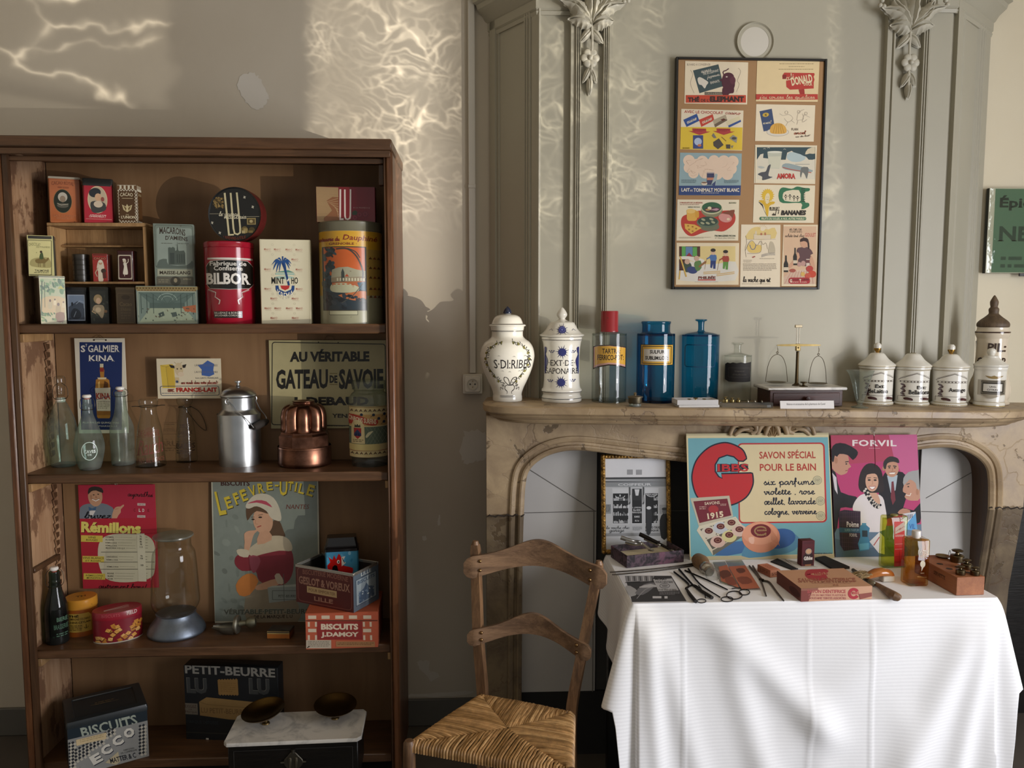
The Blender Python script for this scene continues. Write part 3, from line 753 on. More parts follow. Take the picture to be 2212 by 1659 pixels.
# ================================================================ stone fireplace
ML = at(1134, 877.7, YM)
def mz(x): return ML.z - .0155*(x-ML.x)
def fireplace():
 fx = at(1645, 1000, YF).x
 t = thing('stone_fireplace', 'carved tan stone fireplace with a shaped opening under the jars', 'fireplace', (fx, YF, 0))
 tp = [(1050, YB+.02), (1043, 2.80), (1047, 2.735), (1062, 2.70), (1085, 2.675), (1112, 2.662), (1145, 2.657), (1400, 2.655), (1900, 2.655), (2120, 2.657), (2165, 2.668), (2200, 2.69), (2228, 2.73), (2240, 2.80), (2236, YB+.02)]
 out = [(at(px, 880, y).x, y) for px, y in tp]
 cx = fx
 mb = MB(); lv = []
 for z, d in ((0, .012), (-.002, .004), (-.006, 0), (-.026, 0), (-.031, .005), (-.033, .016), (-.037, .014), (-.044, .020), (-.050, .032), (-.054, .034), (-.056, .046), (-.060, .044), (-.066, .052), (-.070, .075)):
  lv.append(([(x+(d if x < cx else -d)-cx, y+(d if y < YB else 0)-YF) for x, y in out], z))
 mb.loft(lv, 'stone', smooth=False)
 mb.v = [(x, y, z+mz(x+cx)) for x, y, z in mb.v]
 mb.build('mantel_shelf', t, ang=30)
 # surround: rings that follow the opening
 L = [(1128, 1640), (1130, 1400), (1131, 1172), (1133, 1091), (1136, 1048), (1142, 1022), (1157, 1003), (1182, 987), (1212, 977.5), (1238, 974.5), (1265, 975), (1301, 979), (1364, 987), (1430, 994), (1490, 1001), (1570, 1014), (1645, 1020)]
 Lx = [((at(px, py, YF).x-fx), at(px, py, YF).z) for px, py in L]
 Lx[0] = (Lx[0][0], 0.0)
 half = spl(Lx, 5); op = half + [(-x, z) for x, z in half[-2::-1]]
 n = len(op); nor = []
 for i in range(n):
  a, b = op[max(i-1, 0)], op[min(i+1, n-1)]; dx, dz = b[0]-a[0], b[1]-a[1]; q = math.hypot(dx, dz); nor.append((-dz/q, dx/q))
 xo = at(1051, 1000, YF).x-fx; zt = mz(fx)-.058
 prof = [(0, .108), (0, .012), (.004, .006), (.014, .000), (.020, .002), (.0215, .010), (.030, .012), (.034, .006), (.046, .002), (.052, .004), (.053, .012), (.060, .012)]
 rings = [[(p[0]+m[0]*d, y, p[1]+m[1]*d) for p, m in zip(op, nor)] for d, y in prof]
 def outer(p):
  x, z = p
  if z < 1.0: return (math.copysign(-xo, x), .010, z)
  u = x/abs(xo); k = max(-1, min(1, x/.86)); return (abs(xo)*math.copysign(min(1, abs(k)**1.0), k), .010, zt+.02)
 oring = [outer(p) for p in op]
 # keep corner: last jamb point and first arch points share the block corner
 for i, p in enumerate(op):
  if 1.0 <= p[1] and abs(p[0]) > .70:
   f_ = (p[1]-1.0)/(op[int(n/2)][1]+.06-1.0); f_ = min(1, max(0, f_*1.0))
   oring[i] = (math.copysign(-xo, p[0]), .010, p[1]+(zt+.02-p[1])*min(1, f_*1.35))
 rings.append(oring)
 rings.append([(q[0], .12, q[2]) for q in oring])
 for a in range(1, len(rings)): rings[a] = [(x, y+min(.06, max(0, .97-z)*.17), z) for x, y, z in rings[a]]     # the legs curve back toward the floor
 vs = [q for r_ in rings for q in r_]; fs = []; mats = []
 sur = MB(); lin = MB(); legs = (MB(), MB())
 for a in range(len(rings)-1):
  F_ = [[a*n+i, a*n+i+1, (a+1)*n+i+1, (a+1)*n+i] for i in range(n-1)]
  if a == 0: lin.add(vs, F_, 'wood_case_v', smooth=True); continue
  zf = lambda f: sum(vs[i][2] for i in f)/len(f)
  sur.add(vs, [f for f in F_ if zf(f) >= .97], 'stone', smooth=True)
  for q, s_ in zip(legs, (-1, 1)): q.add(vs, [f for f in F_ if zf(f) < .97 and vs[f[0]][0]*s_ > 0], 'stone_dark', smooth=True)
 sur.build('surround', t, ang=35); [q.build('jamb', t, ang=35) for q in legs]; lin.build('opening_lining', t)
 # dark joints where the jambs were broken and reset
 for sx in (-1, 1):
  P = [(sx*(abs(xo)-i*.0105), -.0008 if i < 5 else .004, (.968 if sx < 0 else .975)+.004*math.sin(i*2.1+sx)) for i in range(14)]
  MB().tube(P, [.0012+.0022*abs(math.sin(i*1.7)) for i in range(14)], 'matte', c('2a2018'), seg=6).build('joint_crack', t)
 # shell and scrolls in the middle of the frieze
 k = YF/FPX; cv = MB(); zc = at(1665, 925, YF).z; xc = at(1665, 925, YF).x-fx
 def scr(pts, r): cv.tube([(xc+a*k, -.016-bb, zc-b*k) for a, b, bb in spl([(a, b, (q[0] if q else 0)) for a, b, *q in pts], 6)], [r*(.65+.35*math.sin(math.pi*i/(6*(len(pts)-1)))) for i in range(6*(len(pts)-1)+1)], 'stone', seg=10)
 for s_ in (-1, 1):
  scr([(s_*95, 14), (s_*86, -6), (s_*62, -14), (s_*40, -10), (s_*36, 4), (s_*48, 10)], .010)
  scr([(s_*84, 14), (s_*70, 2), (s_*52, 0)], .008)
  scr([(s_*34, 12), (s_*26, -8), (s_*10, -22), (s_*22, -30)], .012)
  scr([(s_*16, 14), (s_*10, -4), (0, -14)], .009)
  leaf(cv, (xc+s_*28*k, zc-6*k), (xc+s_*88*k, zc+8*k), .016, .018, 'stone', 3)
 for a in (-18, -9, 0, 9, 18): leaf(cv, (xc, zc-24*k), (xc+a*1.6*k, zc+(26-abs(a)*.5)*k), .010, .016, 'stone', 1)
 cv.build('carved_shell', t)
 # dents and dark losses are in the stone itself; the screen that closes the hearth
 yb = .062; p = thing('fireboard', 'grey painted screen closing the hearth behind the table', 'fireboard', (fx, YF+.108, 0))
 yy = YF+.108
 X = lambda px, py: at(px, py, yy).x-fx
 a, b = X(1289, 1100), X(1985, 1100); e = abs(op[0][0])+.055
 ztop = lambda x: 1.16
 MB().box(-e, a, 0, .02, .252, 1.235, 'fireboard_paint', b=.001).build('panel', p)
 MB().box(b, e, 0, .02, .252, 1.235, 'fireboard_paint', b=.001).build('panel', p)
 MB().box(a+.002, b-.002, .008, .025, .252, 1.235, 'matte', c('3b3a38'), b=.001).build('dark_panel', p)
 MB().box(-e, e, -.002, .02, 0, .25, 'matte', c('1d1c1b'), b=.001).build('plinth', p)
 def crease(p0, p1, w_=.0016):
  q0, q1 = at(*p0, yy), at(*p1, yy); MB().tube([(q0.x-fx, -.0004, q0.z), (q1.x-fx, -.0004, q1.z)], w_, 'matte', c('6a6762'), seg=5).build('crease', p)
 for q in (((1128, 1108), (1288, 1104)), ((1140, 1012), (1284, 1103)), ((1283, 1104), (1280, 1500)), ((2000, 1076), (2118, 1010)), ((1990, 1105), (2118, 1108)), ((1450, 1103), (1500, 1103))): crease(*q)
fireplace()
struct('shade_panel', MB().box(1.90, WX, YW-.02, YW, 0, 1.22, 'wood_black', b=.002))  # near-black panel added to stand in for deep shade beyond the right jamb
# ================================================================ bookcase
def XC(px, py, Y=YC): return at(px, py, Y).x
ZS1, ZS2, ZS3, ZS0 = (at(440, py, YC+.015).z for py in (700, 1023, 1400, 1640))
BXL, BXR = at(30, 1100, YC).x, at(855, 1100, YC).x      # outer faces of the case
BIL, BIR = BXL+.030, BXR-.0265                            # inner faces of its sides
BZT = at(440, 320, YC-.02).z
def bookcase():
 cx = (BXL+BXR)/2
 t = thing('bookcase', 'tall open dark wooden bookcase full of old tins and bottles', 'bookcase', (cx, YC, 0))
 L, Rr = BXL-cx, BXR-cx; D = YW-.012-YC; DB = YCB-YC
 for sx, e in ((-1, L), (1, Rr)):
  MB().box(e, e-sx*.026, .022, D, 0, BZT, 'wood_side' if sx < 0 else 'wood_outer', b=.001).build('side_panel', t)
  MB().box(e+sx*.004, e-sx*.020, 0, .0215, 0, BZT, 'wood_edge', b=.006).build('stile', t)
  MB().box(e-sx*.0205, e-sx*(.042 if sx < 0 else .0268), .003, .0215, 0, BZT, 'wood_case_v', b=.003).build('stile_moulding', t)
 top = MB().box(L-.012, Rr+.004, -.022, D, BZT, BZT+.036, 'wood_case_x', b=.004)
 top.box(L-.004, Rr-.002, -.012, -.001, BZT-.022, BZT-.0002, 'wood_case_x', b=.002); top.build('top_board', t)
 MB().box(BIL-cx+.001, BIR-cx-.001, .012, .024, BZT-.040, BZT-.023, 'wood_case_x', b=.002).build('top_rail', t)
 MB().box(Rr-.046, Rr-.028, .022, .05, BZT-.11, BZT-.041, 'wood_case_v', b=.002).build('corner_block', t)
 MB().box(BIL-cx+.0005, BIR-cx-.0005, DB, DB+.008, .05, BZT-.0005, 'wood_back', b=0).build('back_panel', t)
 for k, z in enumerate((ZS1, ZS2, ZS3, ZS0)):
  MB().box(BIL-cx+.0005-.012, BIR-cx-.0005, .022, DB-.001, z-.033, z, 'wood_case_x', b=.004).build('shelf', t)
 # toothed racks for the shelf cleats, left side
 for z0, z1 in ((ZS0+.33, ZS3-.05), (ZS3+.02, ZS2-.045), (ZS2+.03, ZS1-.045)):
  P = []; z = z0; x = .0; y1 = DB-.045
  while z < z1-.03: P += [(y1-.020, z), (y1-.030, z+.026)]; z += .030
  out = [(y1, z0)]+[(a, b) for a, b in P]+[(y1, z)]
  n = len(out); xa = BIL-cx+.0006; vs = [(xa+.004, y, zz) for y, zz in out]+[(xa-.001, y, zz) for y, zz in out]
  mb = MB().add(vs, [list(range(n)), list(range(n, 2*n))]+[[i, (i+1) % n, n+(i+1) % n, n+i] for i in range(n)], 'wood_side')
  n2 = len(P); mb.build('toothed_rack', t)
  zz = z0
  mt = MB()
  while zz < z-.02: mt.add([(xa+.0042, y1-.021, zz+.002), (xa+.0042, y1-.003, zz+.006), (xa+.0042, y1-.003, zz+.022), (xa+.0042, y1-.028, zz+.025)], [[0, 1, 2, 3]], 'wood_case_v'); zz += .030
  mt.build('rack_notches', t, solid=False)
 MB().box(BIL-cx+.0006, BIL-cx+.012, .03, DB-.06, ZS3+.275, ZS3+.292, 'wood_case_v', b=.002, M=None).build('cleat', t)
 for z in (ZS1, ZS2, ZS3): MB().box(BIL-cx+.0006, BIL-cx+.020, .026, DB-.05, z-.062, z-.0335, 'wood_pale', b=.002).build('cleat', t)
 for z in (ZS2, ZS3): MB().box(BIR-cx-.012, BIR-cx-.0006, .024, DB-.05, z-.060, z-.0335, 'wood_pale', b=.002).build('cleat', t)
bookcase()
# ================================================================ chair
def chair():
 bl, br, fl, fr = (atz(*p, .46) for p in ((1040, 1508), (1232, 1545), (893, 1608), (1228, 1668)))
 o = (bl+br+fl+fr)/4
 t = thing('dining_chair', 'old wooden ladder-back chair with a woven straw seat by the table', 'chair', (o.x, o.y, 0))
 P = lambda v: Vector((v.x-o.x, v.y-o.y, v.z))
 b0, b1, f0, f1 = P(bl), P(br), P(fl), P(fr)
 bx = (b1-b0).normalized(); nb = Vector((-bx.y, bx.x, 0))
 tops = [P(at(1027, 1176, bl.y+.065)), P(at(1294, 1219, br.y+.065))]
 zt = (tops[0].z+tops[1].z)/2
 posts = []
 for q, tp in ((b0, tops[0]), (b1, tops[1])):
  q = q+nb*.012
  path = [Vector((q.x, q.y, 0))-nb*.0+nb*.02, Vector((q.x, q.y, .25)), Vector((q.x, q.y, .46)), q.lerp(tp, .35)+nb*-.012, q.lerp(tp, .7)+nb*-.006, tp]
  path = [Vector(p) for p in spl([tuple(p) for p in path], 5)]; posts.append(path)
  vs, fs = [], []; n = len(path)
  for i, p in enumerate(path):
   k = i/(n-1); w, d = (.017-.003*k, .014-.002*k)
   if i == n-1: w *= .8
   vs += [tuple(p+bx*a*w+nb*b*d) for a, b in ((-1, -1), (1, -1), (1, 1), (-1, 1))]
  for i in range(n-1): fs += [[i*4+j, i*4+(j+1) % 4, (i+1)*4+(j+1) % 4, (i+1)*4+j] for j in range(4)]
  fs += [[0, 1, 2, 3], [(n-1)*4+j for j in range(4)]]
  mb = MB().add(vs, fs, 'wood_chair', smooth=False)
  e = path[-1]; mb.tube([e-bx*.0, e+Vector((0, 0, .012))], [.013, .009], 'wood_chair', seg=10)
  mb.build('back_post', t)
 # curved slats, sawn with a wavy upper edge
 def slat(zu, h, name, nails):
  def pt(path, z):
   for a, b in zip(path, path[1:]):
    if a.z <= z <= b.z: return a.lerp(b, (z-a.z)/(b.z-a.z))
   return path[-1].copy()
  N = 44; up, lo = [], []
  for i in range(N+1):
   u = i/N; m = u*1.16-.08
   A, B_ = pt(posts[0], zu-h*.5), pt(posts[1], zu-h*.5)
   p = A+(B_-A)*m - nb*.017 - nb*(-.050*math.sin(math.pi*max(0, min(1, m))))
   hump = math.exp(-((u-.5)/.19)**2)*.030 + (math.exp(-((u-.5)/.34)**2))*.030
   endc = min(1, min(u, 1-u)*16)**.5
   arch = .050*math.sin(math.pi*u)**1.2
   up.append(p+Vector((0, 0, h*.5*(.45+.55*endc)+hump-.03))); lo.append(p+Vector((0, 0, -h*.5*(.45+.55*endc)+arch-.02)))
  up = [Vector((p.x, p.y, p.z+zu-h*.5-(posts[0][-1].z*0+p.z*0)-0)) if 0 else p for p in up]
  vs, fs = [], []
  for u_, l_ in zip(up, lo):
   for q, y in ((u_, -.007), (u_, .007), (l_, .007), (l_, -.007)): vs.append(tuple(q+nb*y))
  for i in range(N): fs += [[i*4+j, i*4+(j+1) % 4, (i+1)*4+(j+1) % 4, (i+1)*4+j] for j in range(4)]
  fs += [[0, 1, 2, 3], [N*4+j for j in range(4)]]
  s = MB().add(vs, fs, 'wood_slat').build(name, t, ang=60)
  for i in (5, N-5):
   for f_ in (.28, .72):
    q = up[i].lerp(lo[i], f_)-nb*.0075
    MB().sphere(q.x, q.y, q.z, .0058, 'metal', c('8a6d4a'), seg=12).build('stud', s)
 slat(zt+.010, .085, 'top_slat', 2); slat(.712, .068, 'lower_slat', 2)
 # straw seat: four rushed triangles meeting off the middle
 C = (b0+b1+f0+f1)/4; C = C+Vector((0, 0, .004))
 mb = MB(); cs = [b0, b1, f1, f0]; cols = ['b98f5c', '9a7444', 'a88050', 'c29a66', '8d6a3e']
 r_ = random.Random(3); zoff = {0: 0, 1: 0, 2: 0, 3: 0}
 M_ = [C+(b0-C)*.10, C+(b1-C)*.10, C+(f1-C)*.10, C+(f0-C)*.10]
 for k in range(4):
  A, B_ = cs[k], cs[(k+1) % 4]; n = 52; ow = (A+B_)/2-C; ow.z = 0; ow.normalize()
  j = lambda s_: Vector((r_.uniform(-1, 1)*s_, r_.uniform(-1, 1)*s_, r_.uniform(-1, 1)*s_))
  for i in range(n):
   # each strand comes over the rail and runs in to the mitre
   f = (i+.5)/n; a = A.lerp(B_, f); b = A.lerp(C, 2*f) if f < .5 else B_.lerp(C, 2-2*f)
   L = (b-a).length; pts = [a+ow*.013+Vector((0, 0, -.016)), a+ow*.012+Vector((0, 0, .001)), a+Vector((0, 0, .010))+j(.001), a.lerp(b, .4)+Vector((0, 0, .010))+j(.0018), a.lerp(b, .8)+Vector((0, 0, .007))+j(.0018), b+Vector((0, 0, .002))]
   mb.tube(spl([tuple(p) for p in pts], 3), .0040, 'straw', c(r_.choice(cols)), seg=6, cap=False)
 # rails wrapped in rush: a fat rolled rim
 for k in range(4):
  A, B_ = cs[k], cs[(k+1) % 4]; pts = [A.lerp(B_, i/24)+Vector((0, 0, -.006+r_.uniform(-.001, .001))) for i in range(25)]
  mb.tube(pts, [.0135+r_.uniform(-.0012, .0012) for _ in pts], 'straw', c('9c7647'), seg=10)
 base = [b0.lerp(C, .02), b1.lerp(C, .02), f1.lerp(C, .02), f0.lerp(C, .02)]
 mb.add([tuple(p+Vector((0, 0, -.006))) for p in base]+[tuple(p+Vector((0, 0, -.016))) for p in base], [[0, 1, 2, 3], [4, 5, 6, 7]]+[[i, (i+1) % 4, 4+(i+1) % 4, 4+i] for i in range(4)], 'straw', c('6a4f2c'))
 mb.build('straw_seat', t, solid=False)
 for q in (f0, f1):
  out = (q-C); out.z = 0; out.normalize(); q2 = q+out*.012
  MB().lathe([(0, 0), (.014, 0), (.017, .05), (.018, .43), (.017, .466), (.012, .474), (0, .475)], 'wood_chair', seg=16).build('front_leg', t, loc=(q2.x, q2.y, 0))
 for z, (A, B_) in ((.20, (f0, f1)), (.14, (b0, f0)), (.14, (b1, f1)), (.18, (b0, b1))):
  MB().tube([(A.x, A.y, z), (B_.x, B_.y, z)], .009, 'wood_chair').build('stretcher', t)
chair()
# ================================================================ table and cloth
TXL, TXR = atz(1366, 1309, ZT).x, atz(2152, 1291, ZT).x
TYF, TYB = atz(1750, 1301, ZT).y, YF-.016
def table():
 t = thing('side_table', 'dark wooden table hidden under the white cloth by the fireplace', 'table', ((TXL+TXR)/2, (TYF+TYB)/2, 0))
 hx, hy = (TXR-TXL)/2-.004, (TYB-TYF)/2-.004
 MB().box(-hx, hx, -hy, hy, ZT-.03, ZT-.004, 'wood_black', b=.003).build('top', t)
 MB().box(-hx+.05, hx-.05, -hy+.05, hy-.05, ZT-.12, ZT-.031, 'wood_black', b=.003).build('apron', t)
 for sx in (-1, 1):
  for sy in (-1, 1): MB().box(sx*(hx-.02)-.022, sx*(hx-.02)+.022, sy*(hy-.045)-.022, sy*(hy-.045)+.022, 0, ZT-.0305, 'wood_black', b=.003).build('leg', t)
table()
def cloth():
 ox, oy = (TXL+TXR)/2, (TYF+TYB)/2; hx, hy = (TXR-TXL)/2, (TYB-TYF)/2
 # border walk: back-left -> front-left -> front-right -> back-right, corners rounded
 r = .012; path = []
 def seg(a, b, n): return [(a[0]+(b[0]-a[0])*i/n, a[1]+(b[1]-a[1])*i/n) for i in range(n)]
 path += [(p, (-1, 0), 'L', 1-i/30) for i, p in enumerate(seg((-hx, hy), (-hx, -hy+r), 30))]
 path += [((-hx+r-r*math.cos(a), -hy+r-r*math.sin(a)), (-math.cos(a), -math.sin(a)), 'CL', a/(math.pi/2)) for a in [math.pi/2*i/14 for i in range(14)]]
 path += [(p, (0, -1), 'F', i/150) for i, p in enumerate(seg((-hx+r, -hy), (hx-r, -hy), 150))]
 path += [((hx-r+r*math.sin(a), -hy+r-r*math.cos(a)), (math.sin(a), -math.cos(a)), 'CR', a/(math.pi/2)) for a in [math.pi/2*i/14 for i in range(14)]]
 path += [(p, (1, 0), 'R', i/30) for i, p in enumerate(seg((hx, -hy+r), (hx, hy), 31))]
 NT = 46; ss = lambda x: max(0, min(1, x))**2*(3-2*max(0, min(1, x)))
 def ridge(x, z, p0, p1, w, h):          # a soft fold from p0 to p1 on the front (metres from the left top corner, down)
  dx, dz = p1[0]-p0[0], p1[1]-p0[1]; L = math.hypot(dx, dz); u = ((x-p0[0])*dx+(z-p0[1])*dz)/L/L; d = ((x-p0[0])*dz-(z-p0[1])*dx)/L
  return .72*h*math.exp(-(d/w)**2)*ss(u*4+.2)*ss((1.15-u)*4)
 W2 = 2*hx
 R_ = [((.20, .0), (.62, .42), .050, .032), ((.27, .10), (.42, .60), .045, .022), ((W2-.05, .02), (W2-.40, .75), .050, .034), ((W2-.02, .02), (W2-.16, .7), .035, .026), ((W2-.25, .0), (W2-.75, .55), .07, .014),
          ((.03, .02), (.08, .7), .030, .026), ((.05, .0), (.24, .7), .04, .018), ((.55, .25), (.60, .75), .05, .012), ((.85, .3), (.80, .75), .05, .012)]
 vs, uv = [], []; n = len(path)
 for j in range(NT+1):
  for (p, nn, kind, k) in path:
   if kind == 'L': L = .215+.10*(1-k)**1.5
   elif kind == 'CL': L = .315+.43*ss((k-.4)*2.2)
   elif kind == 'F': L = .745
   elif kind == 'CR': L = .745-.46*ss((k-.15)*2.2)
   else: L = .285-.06*k
   f = j/NT; d = L*f
   fl = .012*(1-math.exp(-d/.02))
   if kind == 'L': o = fl+d*(.04+.10*(1-k)**3)+.010*math.sin(k*14+1)*f*f
   elif kind == 'CL': o = fl+d*(.22*math.exp(-((k-.25)/.35)**2)+.06)
   elif kind == 'CR': o = fl+d*(.20*math.exp(-((k-.75)/.35)**2)+.05)
   elif kind == 'R': o = fl+d*(.04+.12*(1-k)**3)+.012*math.sin(k*12)*f*f
   else:
    x = k*W2; o = fl+d*.055+.008*math.sin(x*9+.5)*f
    for q in R_: o += ridge(x, d, *q)*min(1, d*12)
    for cxx in (.145, .535, .735): o += .0035*math.exp(-((x-cxx)/.004)**2)*min(1, d*8)
    ex = min(x, W2-x); o += d*.05*math.exp(-(ex/.05)**2)
   drop = d*(1-.02*f)
   zz = ZT+.003-drop
   if j == 0: zz = ZT+.004
   vs.append((p[0]+nn[0]*o, p[1]+nn[1]*o, zz)); uv.append((p[0]-p[1], d, 0))
 fs = [[j*n+i, j*n+i+1, (j+1)*n+i+1, (j+1)*n+i] for j in range(NT) for i in range(n-1)]
 # the top, slightly uneven
 o0 = len(vs); ti = 40; tj = 18; inner = []
 top_b = [i for i in range(n)]
 fs.append(top_b)
 mb = MB().add(vs, fs, 'linen', smooth=True)
 o = mb.build('tablecloth', ang=80, solid=False); o.location = (ox, oy, 0)
 a = o.data.attributes.new('UVs', 'FLOAT_VECTOR', 'POINT'); a.data.foreach_set('vector', [q for u in uv for q in u])
 md = o.modifiers.new('thick', 'SOLIDIFY'); md.thickness = .0012; md.offset = 1
 tag(o, 'white striped linen cloth draped over the table to the floor', 'tablecloth')
cloth()
# ================================================================ builders for tins, cards, bottles
class CArt(Art):
 """artwork for a round body: x pixels are read as seen from the front and unrolled"""
 def __init__(s, cx, rpx, y0, y1, Rm, h, eps=.00015): s.cx, s.rp, s.y0, s.y1, s.R, s.h, s.eps = cx, rpx, y0, y1, Rm, h, eps; s.items = []; s.q = ((cx-rpx, y0), (cx+rpx, y0), (cx+rpx, y1), (cx-rpx, y1))
 def to(s, p): return (s.R*math.asin(max(-.995, min(.995, (p[0]-s.cx)/s.rp))), (s.y1-p[1])/(s.y1-s.y0)*s.h)
class View:
 def __init__(s, x0, y0, k): s.x0, s.y0, s.k = x0, y0, k
 def x(s, z): return s.x0+z/s.k
 def y(s, z): return s.y0+z/s.k
VA, VB, VC, VD = View(0, 280, 3.771), View(400, 380, 4.424), View(0, 680, 4.366), View(440, 700, 4.609)
VE, VF, VG, VH = View(40, 1010, 3.859), View(420, 1010, 3.858), View(0, 1390, 4.608), View(360, 1390, 4.096)
VK, VL, VM = View(1010, 620, 4.706), View(1440, 620, 5.267), View(1800, 600, 5.369)
VN, VO, VP, VQ, VR, VU = View(1440, 880, 3.814), View(1300, 1120, 5.267), View(1640, 1120, 4.096), View(1440, 20, 4.879), View(1440, 320, 5.184), View(1010, 820, 3.951)
def quadof(q): return q if hasattr(q[0], '__len__') else ((q[0], q[1]), (q[2], q[1]), (q[2], q[3]), (q[0], q[3]))
def spot(v, q, Y, Z):
 """where a thing stands whose front is the quad q of the view: x, width, height"""
 q = quadof(q)
 xl, xr = v.x((q[0][0]+q[3][0])/2), v.x((q[1][0]+q[2][0])/2); yt = v.y((q[0][1]+q[1][1])/2)
 zt = at((xl+xr)/2, yt, Y).z; zm = (Z+zt)/2
 X0, X1 = xat(xl, Y, zm), xat(xr, Y, zm)
 return (X0+X1)/2, X1-X0, zt-Z
def rr(w, d, r, ox=0, oy=0, n=4): return [(x+ox, y+oy) for x, y in rrect(w, d, r, n)]
def tinbox(name, label, v, q, Y, Z, depth, col, art=None, lid=0, lidcol=None, rz=0, group=None, mat='tin', r=.006, wide=1.0, cat='tin', side=None, lidname='lid', top=None):
 x, w, h = spot(v, q, Y, Z); w *= wide
 t = thing(name, label, cat, (x, Y, Z), rz, group); oy = depth/2; hb = h-lid; cc = c(col)
 b = MB().loft([(rr(w-.003, depth-.003, r, 0, oy), 0), (rr(w, depth, r, 0, oy), .0015), (rr(w, depth, r, 0, oy), hb-(.0015 if not lid else 0)), (rr(w-.003, depth-.003, r, 0, oy), hb)], mat, cc)
 if art:
  a = Art(q, w-r*.7, h); art(a)
  if lid:
   lo = [i for i in a.items if max(p[1] for p in i[0]) <= hb+.0008]; hi = [i for i in a.items if min(p[1] for p in i[0]) >= hb-.0012]
   a.items = [i for i in a.items if i not in hi]; b.art(a, flat(-.0004), mat)
   a2 = Art(q, w, h); a2.items = hi
  else: b.art(a, flat(-.0004), mat); a2 = None
 if side:
  a3 = Art(side[0], depth-r, h-lid); side[1](a3); sx = side[2]
  b.art(a3, flat(0), mat, M=T(sx*(w/2+.0002), oy, 0, 0, 0, sx*math.pi/2))
 bo = b.build('body', t, ang=50)
 if lid:
  l = MB().loft([(rr(w+.0016, depth+.0016, r, 0, oy), hb+.0003), (rr(w+.0016, depth+.0016, r, 0, oy), h-.002), (rr(w-.002, depth-.002, r, 0, oy), h), (rr(w-.008, depth-.008, r, 0, oy), h), (rr(w-.010, depth-.010, r, 0, oy), h-.001)], mat, c(lidcol or col))
  if a2 is not None: l.art(a2, flat(-.0012), mat)
  l.build(lidname, t, ang=50)
 return t
def portrait(a, x, y, s, skin='c9a184', hair='3a2a20', dress='c8b49a', hat=None, k=1.0):
 """a small half-length figure"""
 a.poly([(x-s*.9, y+s*1.5), (x-s*.75, y+s*.45), (x-s*.25, y+s*.15), (x+s*.25, y+s*.15), (x+s*.75, y+s*.45), (x+s*.9, y+s*1.5)], dress, 3)
 a.ell(x, y-s*.42, s*.47, s*.5, hair); a.ell(x, y-s*.28, s*.31, s*.42, skin); a.rect(x-s*.1, y+s*.05, x+s*.1, y+s*.25, skin)
 if hat: a.ell(x, y-s*.72, s*.6, s*.3, hat, -8)
def boxart_scatter(a, n, x0, y0, x1, y1, cols, seed, smin, smax):
 r_ = random.Random(seed)
 for _ in range(n): a.ell(r_.uniform(x0, x1), r_.uniform(y0, y1), r_.uniform(smin, smax), r_.uniform(smin, smax)*.6, r_.choice(cols), r_.uniform(0, 90), 8)
 return a
def card(name, label, v, q, Y, Z, thick, back, art, cat='sign', lean=0, rz=0, mat='paper', rxy=0, top_y=None, group=None, build=True):
 """a flat printed card or plate whose foot is at depth Y, height Z, leaning back by lean metres at its top"""
 q = quadof(q); x, w, h = spot(v, q, Y, Z)
 zb = Z
 if lean:
  yt = v.y((q[0][1]+q[1][1])/2); zt = at(v.x((q[0][0]+q[1][0])/2), yt, Y+lean).z; h = math.hypot(zt-Z, lean)
 t = thing(name, label, cat, (x, Y, Z), rz, group, rx=-math.asin(lean/h) if lean else 0)
 a = Art(q, w, h); art(a)
 outl = [(-w/2, 0), (w/2, 0), (w/2, h), (-w/2, h)] if not rxy else [(p[0], p[1]+h/2) for p in rrect(w, h, rxy)]
 mb = MB().prism(outl, 0, thick, mat, c(back), b=min(.0006, thick*.3)).art(a, flat(-.0002), mat)
 mb.build('printed_plate' if mat != 'paper' else 'printed_card', t)
 return t, w, h
# ================================================================ top shelf
YA = 2.885
x0, x1 = xat(107, YA, 1.8), xat(320, YA, 1.8); hz = at(200, 481, YA).z-ZS1; wc = x1-x0
t = thing('wooden_crate', 'small unpainted wooden rack with ledges holding little tins on the top shelf', 'crate', ((x0+x1)/2, YA, ZS1))
dc = .115; zl = lambda zy: at(200, VA.y(zy), YA).z-ZS1
for sx in (-1, 1): MB().box(sx*wc/2, sx*(wc/2-.012), 0, dc, 0, hz-.0125, 'wood_pale').build('side_board', t)
MB().box(-wc/2, wc/2, 0, dc, hz-.012, hz, 'wood_pale').build('top_board', t)
MB().box(-wc/2+.0125, wc/2-.0125, dc-.008, dc-.0005, 0, hz-.0125, 'wood_pale').build('back_board', t)
ZCR = zl(1238)
for z, th, y0 in ((ZCR, .008, .002), (zl(930), .006, dc-.05)): MB().box(-wc/2+.0125, wc/2-.0125, y0, dc-.0085, z-th, z, 'wood_pale').build('ledge', t)
def a_(a):
 a.text('CACAO ROYAL', 430, 425, 600, 455, '8a4a2e', .01, bend=8).text('VAN GOGH', 475, 462, 560, 476, '7a3a24')
 a.ell(512, 577, 72, 96, '1d2418').ring(512, 577, 70, 94, 3, 'b08050')
 a.ell(512, 545, 36, 38, 'b9b2a2').ell(512, 560, 22, 26, '8f7d68').ell(512, 612, 44, 18, '59564a').line([(470, 595), (500, 608), (555, 598)], 6, 'a09a88')
 a.text('LAIT COMPLET', 440, 685, 610, 702, 'b87a54').lines(460, 708, 590, 722, 2, 'b87a54')
 a.rect(402, 385, 630, 400, 'b3a994')
 a.frame(418, 420, 640, 740, 2, 'd08a5c')
tinbox('cocoa_tin', 'orange cocoa tin with a dark oval portrait, on top of the wooden rack', VA, ((405, 383), (640, 383), (650, 748), (415, 748)), 2.895, ZS1+hz, .06, 'b4683f', a_, .008, 'a89a80', rz=R(18), r=.005)
